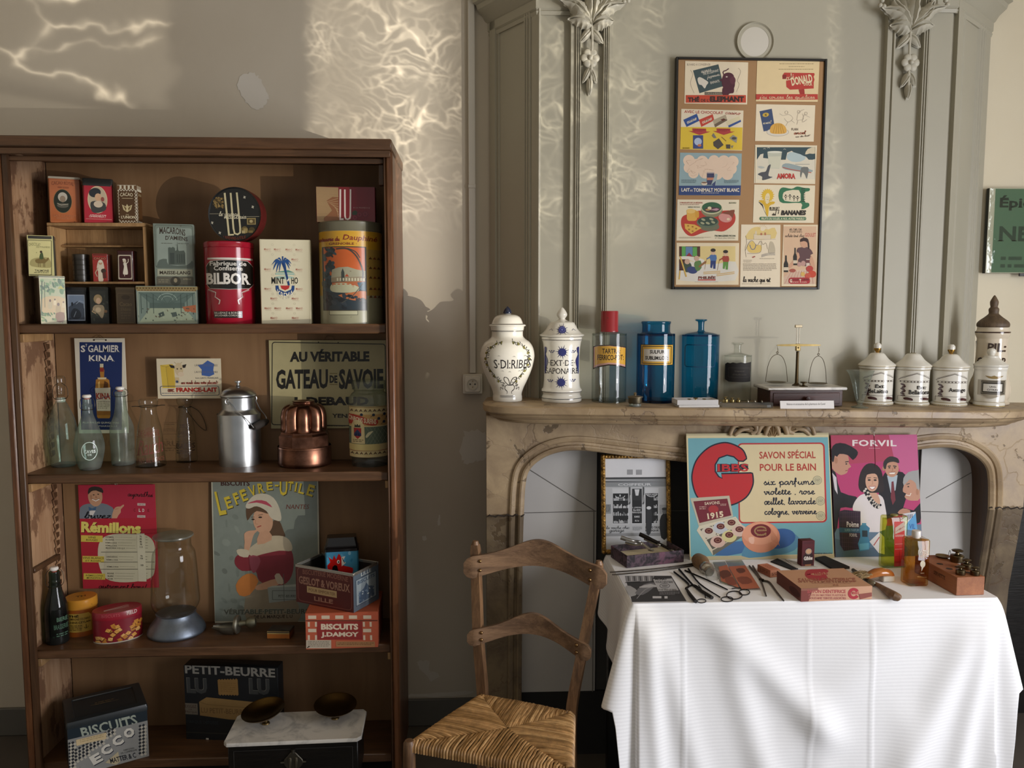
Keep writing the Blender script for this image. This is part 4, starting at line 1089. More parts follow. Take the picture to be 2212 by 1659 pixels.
def a_(a):
 a.rect(690, 447, 910, 745, 'a81f30').ell(795, 565, 76, 105, 'b7a78c').ring(795, 565, 76, 105, 4, 'd9c39a')
 a.ell(775, 510, 48, 36, '262a2e', -15).ell(800, 545, 26, 30, 'c8a07e').poly([(750, 660), (740, 590), (790, 575), (850, 590), (860, 640), (800, 668)], '3a3a38', 3).ell(800, 600, 36, 26, 'c9b8a0').ell(835, 560, 14, 18, '8a4a40')
 a.lines(735, 683, 860, 705, 2, 'd3b0a8').text('CHOCOLAT', 725, 690, 860, 706, 'e2c0b4').line([(700, 718), (905, 718)], 2, 'd8b0a0')
tinbox('cocoa_tin', 'red tin with dark lid and an oval woman\'s picture, middle of the rack top', VA, ((680, 398), (910, 398), (915, 748), (690, 748)), 2.895, ZS1+hz, .06, '8c1a2a', a_, .026, '2a2a28', rz=R(18), r=.008)
def checks(a, x0, y0, x1, y1, nx, ny, c1):
 for i in range(nx):
  for j in range(ny):
   if (i+j) % 2 == 0: a.rect(x0+(x1-x0)*i/nx, y0+(y1-y0)*j/ny, x0+(x1-x0)*(i+1)/nx, y0+(y1-y0)*(j+1)/ny, c1)
def a_(a):
 a.fill('d8cfb8'); checks(a, 960, 455, 1112, 482, 9, 1, '6a4a2a'); checks(a, 960, 482, 1112, 500, 13, 2, '5a3c22'); checks(a, 960, 500, 975, 745, 2, 20, '5a3c22'); checks(a, 1098, 500, 1112, 745, 2, 20, '5a3c22'); checks(a, 960, 730, 1112, 748, 13, 2, '5a3c22')
 a.rect(974, 500, 1099, 730, '503418').text('CACAO', 982, 515, 1085, 543, 'e0d4b4', .01, bend=5).line([(995, 556), (1085, 556)], 3, 'd8c8a0')
 a.poly([(995, 605), (1025, 620), (1036, 600), (1048, 620), (1078, 605), (1066, 645), (1036, 665), (1006, 645)], 'c9b98e').poly([(1005, 612), (1030, 632), (1025, 655)], '6a5028').poly([(1070, 612), (1044, 632), (1048, 655)], '6a5028')
 a.text('DE', 1025, 680, 1048, 688, 'd8c8a0').text("L'UNION", 987, 692, 1100, 714, 'e8dcbc', .015, 1)
def a_s(a):
 a.fill('d8cfb8'); checks(a, 0, 0, 80, 26, 9, 1, '6a4a2a'); checks(a, 0, 26, 14, 300, 2, 20, '5a3c22'); a.rect(14, 45, 80, 280, '58391d').text('CACAO', 20, 60, 72, 80, 'c9b890')
tinbox('cocoa_tin', 'brown and white checked cocoa tin at the right end of the rack top', VA, ((960, 452), (1112, 452), (1115, 750), (968, 750)), 2.895, ZS1+hz, .05, '5a3c22', a_, 0, rz=R(4), side=((0, 0, 80, 300), a_s, 1), r=.002)
# tins on the ledge
x, w, h = spot(VA, (562, 1010, 690, 1230), 2.90, ZS1+ZCR); rr_ = w/2
t = thing('round_tin', 'small round dark tin with ribbed bands on the rack ledge', 'tin', (x, 2.905+rr_, ZS1+ZCR)); ck = c('2a2620')
pr = [(0, 0), (rr_, 0)]
for k in range(5): z = h*(k+.3)/5.6; pr += [(rr_, z), (rr_+.0012, z+.001), (rr_+.0012, z+.003), (rr_, z+.004)]
MB().lathe(pr+[(rr_, h*.86)], 'tin', ck).build('body', t)
MB().lathe([(rr_+.001, h*.86), (rr_+.001, h*.98), (rr_-.002, h), (0, h)], 'tin', c('332e28')).build('lid', t)
def a_(a):
 a.fill('9b2e28').rect(752, 1035, 880, 1060, '7d221f').text('CACAO POULAIN'[:5], 765, 1040, 868, 1056, 'c08a6a')
 a.poly([(800, 1225), (798, 1150), (788, 1120), (805, 1065), (838, 1065), (852, 1120), (842, 1150), (838, 1225)], 'd3c6b2', 3).ell(820, 1082, 16, 15, 'b58c70').ell(820, 1072, 18, 10, 'd8cebc').ell(845, 1145, 22, 18, '3c2e26').line([(800, 1120), (775, 1160), (790, 1190)], 8, 'b9a48c').poly([(835, 1160), (862, 1150), (866, 1200), (838, 1205)], '54251f')
tinbox('small_tin', 'small red tin printed with a woman in a white dress on the rack ledge', VA, ((752, 1012), (880, 1012), (878, 1230), (757, 1230)), 2.90, ZS1+ZCR, .05, '4a1f1c', a_, .006, '5a2a24', rz=R(6), r=.006)
def a_(a):
 a.rect(960, 1018, 1078, 1210, 'b5aa98', 8).rect(968, 1027, 1070, 1200, '3c1216', 12)
 a.poly([(1000, 1165), (1010, 1110), (1004, 1085), (1030, 1080), (1036, 1108), (1042, 1165), (1022, 1172)], 'd8d0c0', 3).ell(1016, 1066, 15, 15, 'c8baa6').line([(1030, 1088), (1048, 1072), (1050, 1050)], 6, 'd0c4b0').line([(1015, 1165), (1012, 1185)], 4, 'd0c4b0').ell(1012, 1055, 14, 7, 'd8d0c0')
tinbox('small_tin', 'small dark red tin with a white dancing figure, right end of the rack ledge', VA, ((952, 985), (1086, 985), (1085, 1228), (960, 1228)), 2.90, ZS1+ZCR, .05, '351014', a_, .005, '3c1418', rz=R(6), r=.007)
# tins under the ledge
def a_(a):
 a.rect(553, 1335, 690, 1515, '8d98a8').rect(560, 1342, 684, 1508, '3a4350'); a.poly([(560, 1342), (684, 1342), (684, 1400), (630, 1380), (560, 1420)], '6d7c90').line([(620, 1400), (650, 1378), (680, 1385), (684, 1430)], 4, '93a0b0').poly([(575, 1470), (600, 1430), (640, 1440), (660, 1475), (640, 1500), (590, 1500)], '1c232c', 3).ell(590, 1400, 8, 14, '1c232c').line([(600, 1490), (620, 1450)], 3, '8d98a8')
tinbox('small_tin', 'small black tin with a blue-grey picture panel under the rack ledge', VA, ((540, 1282), (705, 1282), (708, 1535), (545, 1535)), 2.888, ZS1, .055, '15171a', a_, .016, '1a1c20', rz=R(16), r=.006)
def a_(a):
 a.fill('262822'); boxart_scatter(a, 26, 745, 1320, 880, 1510, ['363a30', '404438', '2c3026'], 5, 6, 14)
 a.ell(800, 1365, 34, 32, '8d7a58').ell(804, 1378, 20, 22, 'b79a7e').poly([(755, 1440), (770, 1410), (800, 1405), (840, 1410), (850, 1445), (830, 1500), (800, 1470)], '8f8168', 3).ell(800, 1440, 22, 18, 'b3a184').line([(770, 1430), (750, 1450), (780, 1465)], 8, 'a8906e').ell(860, 1450, 14, 10, '6d5238')
tinbox('small_tin', 'small dark tin with a fair-haired child under the middle of the rack', VA, ((735, 1282), (880, 1282), (886, 1535), (738, 1535)), 2.888, ZS1, .055, '22241f', a_, .014, '1d1f1b', rz=R(16), r=.006)
def a_(a):
 a.fill('6d5c44').frame(958, 1325, 1092, 1525, 3, '8b7858', 10).text('Cacao', 975, 1385, 1075, 1412, '9c8862', .01).text('d\'Aubenas', 985, 1420, 1065, 1445, '94805c').lines(985, 1455, 1065, 1510, 3, '7d6a4c').ell(1025, 1352, 34, 16, '564630')
tinbox('small_tin', 'small tarnished brown cocoa tin under the right end of the rack', VA, ((946, 1285), (1098, 1285), (1100, 1532), (955, 1532)), 2.888, ZS1, .055, '6a5a44', a_, .010, '6d5f4a', rz=R(16), r=.005)
# tall tropical tin and the camel tin on top of it
def a_(a):
 a.fill('b9b48a'); a.rect(330, 1205, 520, 1390, 'a8b08a'); boxart_scatter(a, 40, 335, 1215, 515, 1330, ['4d7a4a', '2f5c3a', '6a9060', '80a070'], 3, 10, 26)
 a.poly([(340, 1380), (420, 1350), (520, 1370), (520, 1480), (340, 1480)], 'c3ab7c', 2); a.line([(352, 1230), (346, 1500)], 7, '3a5138').line([(370, 1240), (372, 1440)], 4, '3a5138').poly([(465, 1290), (490, 1265), (515, 1295)], 'a9a83a')
 for x, y, s, d in ((410, 1390, 26, 'b7a87e'), (445, 1380, 18, 'd8c8a0'), (470, 1420, 32, 'a89468'), (508, 1400, 18, 'c8b890')): a.poly([(x-s*.5, y+s*2.2), (x-s*.55, y+s*.4), (x, y), (x+s*.55, y+s*.4), (x+s*.5, y+s*2.2)], d, 2).ell(x, y-s*.15, s*.3, s*.42, '5a3a26')
 a.poly([(452, 1485), (512, 1480), (510, 1550), (460, 1552)], '7d4f26', 2); boxart_scatter(a, 16, 350, 1480, 450, 1545, ['4f7a3f', '6a8f4a', '385f30'], 4, 8, 18); a.frame(332, 1208, 522, 1562, 7, 'cfcba6')
x, w, h = spot(VA, ((328, 1192), (518, 1192), (532, 1570), (345, 1570)), 2.82, ZS1)
tinbox('tall_tin', 'tall green tin printed with a tropical harvest, front left of the top shelf', VA, ((328, 1192), (518, 1192), (532, 1570), (345, 1570)), 2.82, ZS1, .07, '3b342a', a_, .008, '8a9088', rz=R(40), wide=1.04, r=.003, mat='tin')
H_TALL = h
def a_(a):
 a.fill('cfc88c').rect(232, 900, 415, 1165, 'd4cd92').text('CHOCOLAT', 240, 925, 330, 948, '6a6a40', .005, bend=6).text('DES PYRAMIDES', 298, 945, 405, 958, '6a6a40').text('TALMONE', 285, 1125, 395, 1142, '3a382a', .02).lines(280, 1146, 395, 1158, 1, '6a6848')
 a.poly([(255, 1055), (300, 1035), (380, 1030), (410, 1060), (405, 1110), (260, 1100)], 'aaa06a', 3)
 a.poly([(290, 1050), (320, 1040), (345, 1025), (370, 1045), (390, 1030), (395, 1045), (375, 1065), (360, 1075), (300, 1075)], '7d6a3c', 3)
 for x in (312, 325, 352, 362): a.line([(x, 1070), (x+2, 1105)], 4, '6d5c34')
 a.poly([(322, 1042), (328, 1005), (340, 990), (350, 1005), (352, 1042)], '4a5a34', 2).ell(335, 988, 9, 9, '3c2c1c').ell(300, 995, 3, 3, '8a8a50'); a.frame(232, 900, 416, 1166, 4, '5a5a40')
x, w, h = spot(VA, ((225, 862), (425, 862), (440, 1175), (240, 1175)), 2.83, ZS1+H_TALL)
tinbox('chocolate_tin', 'pale yellow tin printed with a rider on a camel, stacked on the tall green tin', VA, ((225, 862), (425, 862), (440, 1175), (240, 1175)), 2.83, ZS1+H_TALL, .06, '4a4a42', a_, .012, '3a3a38', rz=R(22), r=.008)
# market hall tin with the macaroon tin standing on it
def a_(a):
 a.fill('73807a'); a.rect(1130, 1282, 1595, 1312, '8d7448'); checks(a, 1130, 1286, 1595, 1308, 40, 2, '5c4626'); a.rect(1137, 1320, 1590, 1550, '6d7d74')
 a.poly([(1137, 1320), (1590, 1320), (1500, 1400), (1225, 1400)], '54655f').ring(1365, 1385, 75, 55, 4, '93a59a', 180, 360).ring(1365, 1385, 45, 36, 3, '93a59a', 180, 360)
 for dx in (-150, -90, -40, 40, 90, 150): a.line([(1365+dx*.25, 1400), (1365+dx*1.45, 1322)], 3, '3f4f4a')
 a.poly([(1137, 1550), (1230, 1440), (1500, 1440), (1590, 1550)], '8f9a84').rect(1225, 1400, 1500, 1440, '4a5a54')
 for x in (1160, 1205, 1255, 1470, 1520, 1565): a.line([(x, 1335), (x, 1480)], 5, '36443f')
 a.poly([(1480, 1430), (1590, 1415), (1590, 1475), (1500, 1465)], '9b5c3c').poly([(1290, 1480), (1330, 1465), (1340, 1495), (1300, 1510)], '3e4a44').poly([(1390, 1475), (1430, 1468), (1440, 1500), (1400, 1508)], '44504a'); boxart_scatter(a, 30, 1150, 1440, 1580, 1535, ['34423c', '5a5040', '9aa48c', '3c3a30'], 8, 5, 10); a.frame(1137, 1318, 1591, 1552, 5, 'a3ab98')
x, w, h = spot(VA, (1125, 1275, 1600, 1558), 2.83, ZS1)
tinbox('biscuit_tin', 'flat grey-green tin printed with the inside of a market hall', VA, (1125, 1275, 1600, 1558), 2.83, ZS1, .08, '5e6a62', a_, .013, '8a7a50', r=.004, rz=R(12))
def a_(a):
 a.fill('6f7a70').frame(1270, 780, 1572, 1120, 4, '4b5248', 16).rect(1285, 800, 1565, 1115, '87938a', 20)
 a.text('MACARONS', 1305, 805, 1512, 858, '3b3026', .02, 1, bend=10, skew=-14).text("D'AMIENS", 1350, 868, 1530, 902, '3b3026', .02, 1, bend=5, skew=-8).lines(1318, 922, 1412, 932, 1, '4a4a40').lines(1452, 922, 1540, 932, 1, '4a4a40')
 a.poly([(1372, 1098), (1372, 960), (1385, 955), (1398, 960), (1410, 952), (1425, 960), (1428, 985), (1440, 978), (1446, 905), (1452, 978), (1460, 985), (1498, 980), (1508, 1000), (1508, 1095)], '4c564f').rect(1385, 1000, 1420, 1090, '3a433e')
 for x in (1440, 1458, 1476, 1494): a.rect(x, 1010, x+8, 1080, '3a433e')
 a.poly([(1285, 1100), (1300, 1060), (1360, 1050), (1372, 1098), (1520, 1098), (1560, 1060), (1562, 1115), (1290, 1118)], '56615a', 2).rect(1283, 1132, 1562, 1188, '9a9c88').text('MAISSE-LANG', 1300, 1146, 1545, 1174, '2e2418', .03).rect(1275, 1192, 1570, 1262, '59574a', 8).ell(1425, 1228, 42, 38, '3a372c').ell(1425, 1222, 14, 18, '8a8068').text('AMIENS', 1485, 1205, 1550, 1218, 'a39c80').lines(1290, 1215, 1370, 1248, 2, '7d7862')
tinbox('macaroon_tin', 'tall silver-green macaroon tin with a cathedral, standing on the flat market hall tin', VA, ((1257, 768), (1575, 768), (1580, 1272), (1265, 1272)), 2.875, ZS1+h, .04, '7d867c', a_, 0, r=.006, rz=R(12))
# red canister
VBx = VB
x, w, h = spot(VB, (195, 632, 665, 1385), 2.86, ZS1); rad = w/2*.985
t = thing('sweet_canister', 'tall shiny red canister with a black name band and silver lettering', 'canister', (x, 2.86+rad*.35, ZS1)); hl = at(VB.x(430), VB.y(690), 2.86).z-ZS1
t.location.x = xat(VB.x(430), t.location.y, 1.8)
rd = c('98142a')
a = CArt(430, 228, 632, 1385, rad, h); a.rect(235, 783, 640, 800, 'cdc6be').poly([(222, 860), (260, 812), (420, 802), (590, 810), (640, 860), (640, 1020), (600, 1060), (420, 1070), (250, 1062), (222, 1020)], '141210').line([(222, 860), (260, 812), (420, 803), (590, 810), (640, 860)], 4, 'bdb6ae').line([(222, 1020), (250, 1062), (420, 1070), (600, 1060), (640, 1020)], 4, 'bdb6ae')
a.text('Fabrique de', 255, 815, 580, 868, 'd2cec6', .02).text('Confiserie', 290, 858, 545, 900, 'd2cec6', .02).text('BILBOR', 216, 920, 612, 1026, 'dcd8d0', .035, 1)
for k in (1, -1):
 X = lambda q: 415+k*(q-415)
 a.line([(X(235), 1070), (X(300), 1100), (X(292), 1140), (X(335), 1170), (X(325), 1205)], 12, 'c9bdb6').line([(X(238), 1072), (X(296), 1102), (X(290), 1142), (X(329), 1172), (X(322), 1200)], 4, '8a1020')
a.rect(280, 1270, 530, 1330, '1a1614').text('BILLIEMAZ & BORGEL', 285, 1275, 522, 1294, 'cfc6ba').text('BRUGNIER-CORDON', 288, 1300, 512, 1316, 'cfc6ba')
t.rotation_euler.z = -math.atan2(t.location.x, t.location.y)
b = MB().lathe([(0, 0), (rad-.001, 0), (rad, .002), (rad, hl)], 'gloss', rd, seg=56).art(a, around(rad), 'gloss', step=.006); b.build('body', t)
MB().lathe([(rad+.0012, hl+.0003), (rad+.0022, hl+.002), (rad+.0012, hl+.004), (rad+.0012, h-.003), (rad-.001, h-.0005), (rad-.006, h-.0005), (rad-.007, h-.002), (0, h-.002)], 'gloss', rd, seg=56).build('lid', t)
TOPC = ZS1+h; CANY = t.location.y; CANX = t.location.x
# round black tin standing on edge on it
o = at(VB.x(482), VB.y(392), CANY-.02); rad2 = (248/4.424)*CANY/FPX*.985
t = thing('round_tin', 'round black biscuit tin with big pale initials standing on edge above the red canister', 'tin', (o.x, CANY-.028, TOPC+rad2+.0025), rz=R(-6))
tt = .055
b = MB().lathe([(0, -.0), (rad2*.965, 0), (rad2*.97, .002), (rad2+.001, .004)], 'tin', c('171a1c'), seg=64, M=T(rx=R(90)))
Q = ((235, 145), (729, 145), (729, 639), (235, 639)); a = Art(Q, 2*rad2, 2*rad2)
b.add([], [], 'tin')
boxart_scatter(a, 60, 285, 240, 375, 330, ['8d7444', 'a58c58', '6a5630', '4a3c20'], 2, 7, 16)
a.line([(240, 385), (385, 385)], 3, 'b0a890').line([(530, 412), (715, 412)], 3, 'b0a890')
for x, y in ((580, 236), (655, 325), (265, 467), (335, 560)): a.poly([(x+(15 if k % 2 else 8)*math.cos(k*math.pi/4+.3), y+(17 if k % 2 else 9)*math.sin(k*math.pi/4+.3)) for k in range(8)], 'b8b4a4', 2)
a.rect(596, 425, 680, 486, '9b8a5a').rect(604, 434, 672, 478, '5a4c2c').ell(636, 456, 16, 14, 'b3a478').ell(572, 535, 32, 34, '6a5c34').rect(560, 520, 600, 562, '9b8a58').ell(640, 535, 30, 26, '4c4226').rect(545, 540, 575, 566, 'b3a47a').rect(606, 540, 650, 562, '7d6c40')
k_ = 'd2c9a2'; a.poly([(384, 196), (402, 193), (430, 572), (468, 570), (469, 584), (413, 587)], k_); a.line([(450, 195), (466, 520), (476, 566), (503, 575), (528, 560), (530, 515), (508, 192)], 17, k_); a.hand('le gateau', 330, 366, 528, 405, 5, 'd8d2b8', .25); a.hand('nantais', 375, 398, 590, 430, 5, 'd8d2b8', .25); a.text('LEFEVRE-UTILE', 370, 585, 580, 612, '7d3a28', .01, bend=-12)
a.items = [([(p[0], p[1]-rad2) for p in vs], fs, cl) for vs, fs, cl in a.items]
b.art(a, flat(-.0004), 'tin'); b.build('lid_face', t)
MB().lathe([(rad2+.0008, .002), (rad2+.002, -.003), (rad2+.002, -.019), (rad2, -.020), (rad2, -tt), (0, -tt)], 'tin', c('5a1f1c'), seg=64, M=T(rx=R(90))).build('body', t)
# cream tin with palm tree
def a_(a):
 a.fill('d9d2b6').frame(722, 608, 1190, 1384, 3, '9c9478')
 for i, y in enumerate((700, 790, 883, 975, 1063, 1152, 1243, 1333)):
  for x in ((788, 883, 995, 1092) if i % 2 == 0 else (845, 1052)):
   if i in (2, 4) and 840 < x < 1040 or i in (3,) or (i == 1 and x < 1000): continue
   a.text('Mint', x-34, y-10, x+4, y+9, 'b06a58', .01, ital=.1).text('HO', x+5, y-9, x+32, y+9, 'c49080', .0, ital=.1); a.line([(x-30, y+14), (x+28, y+14)], 1.6, 'b98a78'); a.lines(x-24, y+20, x+50, y+26, 1, 'c2b29a', seed=i)
  for x in (835, 1045): a.ring(x, y-43, 10, 9, 1.6, 'b3ab90', n=10)
 a.ell(948, 958, 90, 16, 'a9c2b4').poly([(862, 910), (905, 902), (950, 895), (985, 888), (1045, 912)], '5d8f82').rect(862, 918, 1046, 932, '9dbcae')
 a.line([(930, 820), (955, 880), (975, 960), (992, 1030)], 20, '16386e', taper=0).poly([(972, 985), (990, 962), (1000, 966), (980, 996)], 'e4dec8')
 for dx, dy, w_ in ((-90, 70, 20), (-100, 20, 18), (-60, 92, 18), (-30, 88, 16), (70, 60, 18), (88, 10, 18), (40, 92, 16), (-55, -25, 16), (50, -30, 16), (5, -60, 14), (80, 35, 16), (-85, 45, 18)):
  x, y = 930, 822; m_ = (x+dx*.55, y+dy*.35-32); nx, ny = -dy, dx; L = math.hypot(nx, ny) or 1
  a.poly([(x, y), (m_[0]+nx/L*w_*.6, m_[1]+ny/L*w_*.6), (x+dx, y+dy), (m_[0]-nx/L*w_*.4, m_[1]-ny/L*w_*.4)], '1d4a86', 3)
 a.text('MINT', 822, 955, 950, 1015, '121210', .01, 1).text('HO', 1015, 955, 1080, 1015, '121210', .01, 1)
 a.poly([(862, 1032), (1046, 1032), (1044, 1070), (1015, 1115), (955, 1128), (895, 1115), (864, 1070)], '1b3f78').poly([(890, 1032), (1020, 1032), (1012, 1068), (955, 1092), (898, 1068)], 'd9d2b6').poly([(908, 1032), (1000, 1032), (990, 1060), (955, 1076), (918, 1060)], 'b5322e').text('KREMA', 880, 1062, 1032, 1122, 'e4dec8', .01, bend=-38)
 for x, y in ((868, 1062), (1046, 1062)): pass
tinbox('sweet_tin', 'square cream sweet tin with a blue palm tree in the middle of the top shelf', VB, ((713, 608), (1196, 608), (1208, 1386), (728, 1386)), 2.85, ZS1, .12, 'd4ccae', a_, 0, rz=R(8), r=.009, mat='gloss')
# big round yellow tin + flat pink tin on it
YG = 2.90
x, w, h = spot(VB, (1300, 455, 1880, 1385), YG, ZS1); cxp = 1590; rad = (290/4.424)*YG/FPX*1.0
t = thing('large_round_tin', 'large old yellow cake tin with an orange lake scene, far right of the shelf', 'tin', (xat(VB.x(cxp), YG, 1.8), YG, ZS1))
a = CArt(cxp, 290, 520, 1385, rad, at(VB.x(cxp), VB.y(520), YG-rad).z-ZS1)
hb = a.h; a.rect(1302, 524, 1878, 690, 'c99a2c').rect(1302, 690, 1878, 1120, 'b09048'); a.rect(1302, 1120, 1878, 1385, '97957a')
a.hand('patisserie du', 1290, 575, 1490, 615, 8, '7d2a20', .2).text('Dauphiné', 1515, 562, 1830, 625, '7d2a20', .02, 1, ital=.2, skew=-10).text('· GRENOBLE ·', 1370, 630, 1642, 652, '6d2418', .03)
a.rect(1335, 670, 1722, 1258, '28343c').rect(1345, 675, 1712, 980, 'bf5c28'); boxart_scatter(a, 46, 1345, 690, 1440, 1080, ['22343c', '2c4450', '1c2a30'], 6, 16, 40)
a.poly([(1420, 880), (1480, 860), (1560, 855), (1640, 880), (1715, 890), (1715, 960), (1410, 960)], '9d9a82').poly([(1410, 955), (1500, 945), (1600, 950), (1712, 940), (1712, 990), (1410, 995)], '8d8068').poly([(1500, 990), (1500, 905), (1514, 868), (1528, 905), (1530, 990)], '3c4440').poly([(1530, 945), (1550, 920), (1570, 945)], 'a8492a')
for x in range(1460, 1700, 26): a.rect(x, 958, x+14, 985, 'c2bda2')
a.poly([(1415, 1000), (1712, 985), (1712, 1060), (1600, 1040), (1420, 1030)], 'a8603a').poly([(1400, 1045), (1430, 1010), (1540, 1005), (1650, 1040), (1640, 1085), (1530, 1095), (1420, 1085)], 'b4b394', 3).line([(1425, 1015), (1560, 1015), (1640, 1030)], 9, 'b35a30').poly([(1640, 1000), (1715, 990), (1715, 1080), (1660, 1060)], '33586a').poly([(1470, 1120), (1600, 1090), (1715, 1080), (1715, 1160), (1600, 1165)], 'b5683c', 2); boxart_scatter(a, 30, 1345, 1120, 1710, 1240, ['20262c', '2b333a', '343c44'], 7, 14, 36)
a.line([(1460, 690), (1560, 690), (1640, 760), (1690, 880), (1690, 960)], 13, '3a3a34', sm=4).line([(1560, 685), (1630, 715), (1668, 770)], 9, '3a3a34', sm=4).line([(1500, 1190), (1600, 1120), (1690, 1010)], 7, '4a4a42', sm=4).frame(1335, 670, 1722, 1258, 7, '3a342a')
for y in (780, 870, 960, 1065, 1140):
 for k in range(4): x = 1745+k*38; a.poly([(x, y), (x+16, y-24), (x+32, y)], '7d3a24' if k % 2 else '5a3c20')
a.rect(1390, 1262, 1640, 1300, 'b4b294').frame(1390, 1262, 1640, 1300, 4, '4a4a38')
t.rotation_euler.z = -math.atan2(t.location.x, YG)
b = MB().lathe([(0, 0), (rad-.001, 0), (rad, .002), (rad, hb)], 'tin', c('a89a72'), seg=64).art(a, around(rad), 'tin', step=.008); b.build('body', t)
ht = h+.0
MB().lathe([(rad+.001, hb+.0003), (rad+.002, hb+.003), (rad+.001, hb+.006), (rad+.001, ht-.004), (rad-.003, ht-.0005), (rad-.010, ht-.0005), (rad-.011, ht-.002), (0, ht-.002)], 'tin', c('6d6a58'), seg=64).build('lid', t)
TZ = ZS1+ht; TX, TY = t.location.x, YG
def a_(a):
 a.fill('7a1426').rect(1250, 112, 1468, 440, 'a98a62')
 for k in range(26): y = 118+k*12; a.line([(1250, y), (1466, y-2)], 3, '8a6c48')
 a.poly([(1350, 240), (1468, 205), (1468, 420), (1340, 440), (1320, 400), (1400, 330)], '8a5a3a', 2)
 for k in range(8): a.line([(1350+k*14, 250+k*8), (1462, 215+k*26)], 4, 'b3926a')
 a.rect(1466, 105, 1588, 432, '7d1a22').poly([(1476, 130), (1492, 128), (1486, 404), (1512, 402), (1512, 418), (1470, 420)], 'e4d8d0').line([(1527, 130), (1526, 380), (1532, 405), (1553, 412), (1574, 400), (1578, 375), (1582, 126)], 15, 'e4d8d0').text('A LA FRAMBOISE', 1608, 292, 1770, 306, 'b98a90', sp=1.2)
 a.poly([(1600, 340), (1630, 325), (1650, 350), (1625, 375), (1598, 365)], '33402c', 2)
 for x, y, s in ((1668, 365, 26), (1725, 360, 28), (1622, 395, 26)):
  a.ell(x, y, s, s*1.05, '6d1a2c')
  for q in range(7): a.ell(x+s*.6*math.cos(q*.9), y+s*.6*math.sin(q*.9), 6, 6, '8d2c40', n=8)
tinbox('flat_tin', 'flat pink-red biscuit tin standing on edge on top of the yellow tin', VB, ((1250, 112), (1815, 98), (1822, 435), (1248, 440)), TY-.045, TZ, .035, '6d1424', a_, 0, r=.006, mat='gloss')
# ================================================================ second shelf
def yon(v, zx, zy, Z, lo=2.775, hi=3.005): return max(lo, min(hi, atz(v.x(zx), v.y(zy), Z).y))
def face(x, y): return -math.atan2(x, y)        # turned so that its front faces the middle of the room
def turned(mb, v, Y, base, prof, mat, col=None, smooth=5, seg=40, sx=1, sy=1, M=None, rfun=None):
 """profile in view pixels: (half width, row)"""
 k = Y/FPX/v.k
 P = [(max(0, a)*k, (base-b)*k) for a, b, *_ in prof]
 if smooth: P = spl(P, smooth); P = [(max(0, a), b) for a, b in P]
 if P[0][0] > 1e-4: P = [(0, P[0][1])]+P
 return mb.lathe(P, mat, col, seg, M, sx, sy, rfun)
def stand(v, cx, base, Z, hw, name, label, cat, Y=None, **k):
 Yb = Y or yon(v, cx, base, Z); r = hw*Yb/FPX/v.k; Yc = Yb+r
 return thing(name, label, cat, (xat(v.x(cx), Yc, Z+.05), Yc, Z), face(xat(v.x(cx), Yc, Z+.05), Yc), **k), Yc, Yc/FPX/v.k
def wire(t, pts, r=.0011, col='4a443c', name='wire_bail', closed=False): return MB().tube(pts, r, 'roughmetal', c(col), seg=6, closed=closed).build(name, t)
def bail(t, k, hw, z0, z1, side=1, tilt=0):
 """the sprung wire of a swing-top: a loop round the neck and two arms up over the stopper"""
 for s_ in (-1, 1): wire(t, spl([(s_*hw*k, -.002, z0), (s_*hw*1.35*k, -.006, z0+(z1-z0)*.25), (s_*hw*1.15*k, -.002, z0+(z1-z0)*.75), (s_*hw*.3*k, 0, z1)], 5))
 wire(t, [(hw*k*math.sin(a), -hw*k*math.cos(a), z0) for a in [q*math.pi/10 for q in range(20)]], name='neck_wire', closed=True)
GB = 'swing-top bottles on the second shelf'
t, Yc, k = stand(VC, 597, 1445, ZS2, 105, 'swing_top_bottle', 'tall clear lemonade bottle with a glass stopper, left end of the second shelf', 'bottle')
b = MB(); turned(b, VC, Yc, 1445, [(96, 1445), (107, 1425), (112, 1360), (127, 1180), (112, 1020), (70, 900), (42, 838), (38, 800)], 'glass_old'); b.build('bottle_body', t)
b = MB().lathe([(.0, 640*k), (36*k, 640*k), (42*k, 618*k), (38*k, 600*k), (0, 598*k)], 'gloss', c('e6e2da')); b.build('gasket', t)
b = MB(); turned(b, VC, Yc, 1445, [(20, 785), (36, 780), (38, 700), (48, 672), (48, 625), (34, 605), (0, 600)], 'glass_clear'); b.build('stopper', t); bail(t, k, 46, 630*k, 775*k)
t, Yc, k = stand(VC, 845, 1475, ZS2, 100, 'swing_top_bottle', 'pear-shaped greenish bottle with a white swing stopper at the shelf edge', 'bottle')
b = MB(); turned(b, VC, Yc, 1475, [(78, 1475), (92, 1460), (112, 1390), (131, 1265), (112, 1150), (70, 1030), (46, 950), (42, 890), (46, 872), (38, 862), (36, 815)], 'glass_aqua')
a = CArt(845, 128, 1180, 1400, 130*k, 220*k); a.ring(845, 1285, 62, 82, 6, 'c9dcd2').text('CAVES', 800, 1275, 895, 1305, 'd2e0d8', .02).text('DE', 830, 1310, 862, 1328, 'd2e0d8', .02); b.art(a, around(lambda z: 131*k, 75*k), 'gloss', step=.006); b.build('bottle_body', t)
def stopper(t, k, z, hw=38, tilt=.1):
 MB().lathe([(0, z-6*k), (hw*.62*k, z-6*k), (hw*.66*k, z+4*k), (hw*.62*k, z+5*k)], 'plastic', c('a8584a'), seg=20).build('rubber_ring', t)
 MB().lathe([(0, z+5*k), (hw*.7*k, z+5*k), (hw*k, z+15*k), (hw*1.02*k, z+28*k), (hw*.8*k, z+38*k), (0, z+40*k)], 'gloss', c('e6e3dc'), seg=24).build('porcelain_stopper', t)
stopper(t, k, 662*k); bail(t, k, 46, 560*k, 690*k)
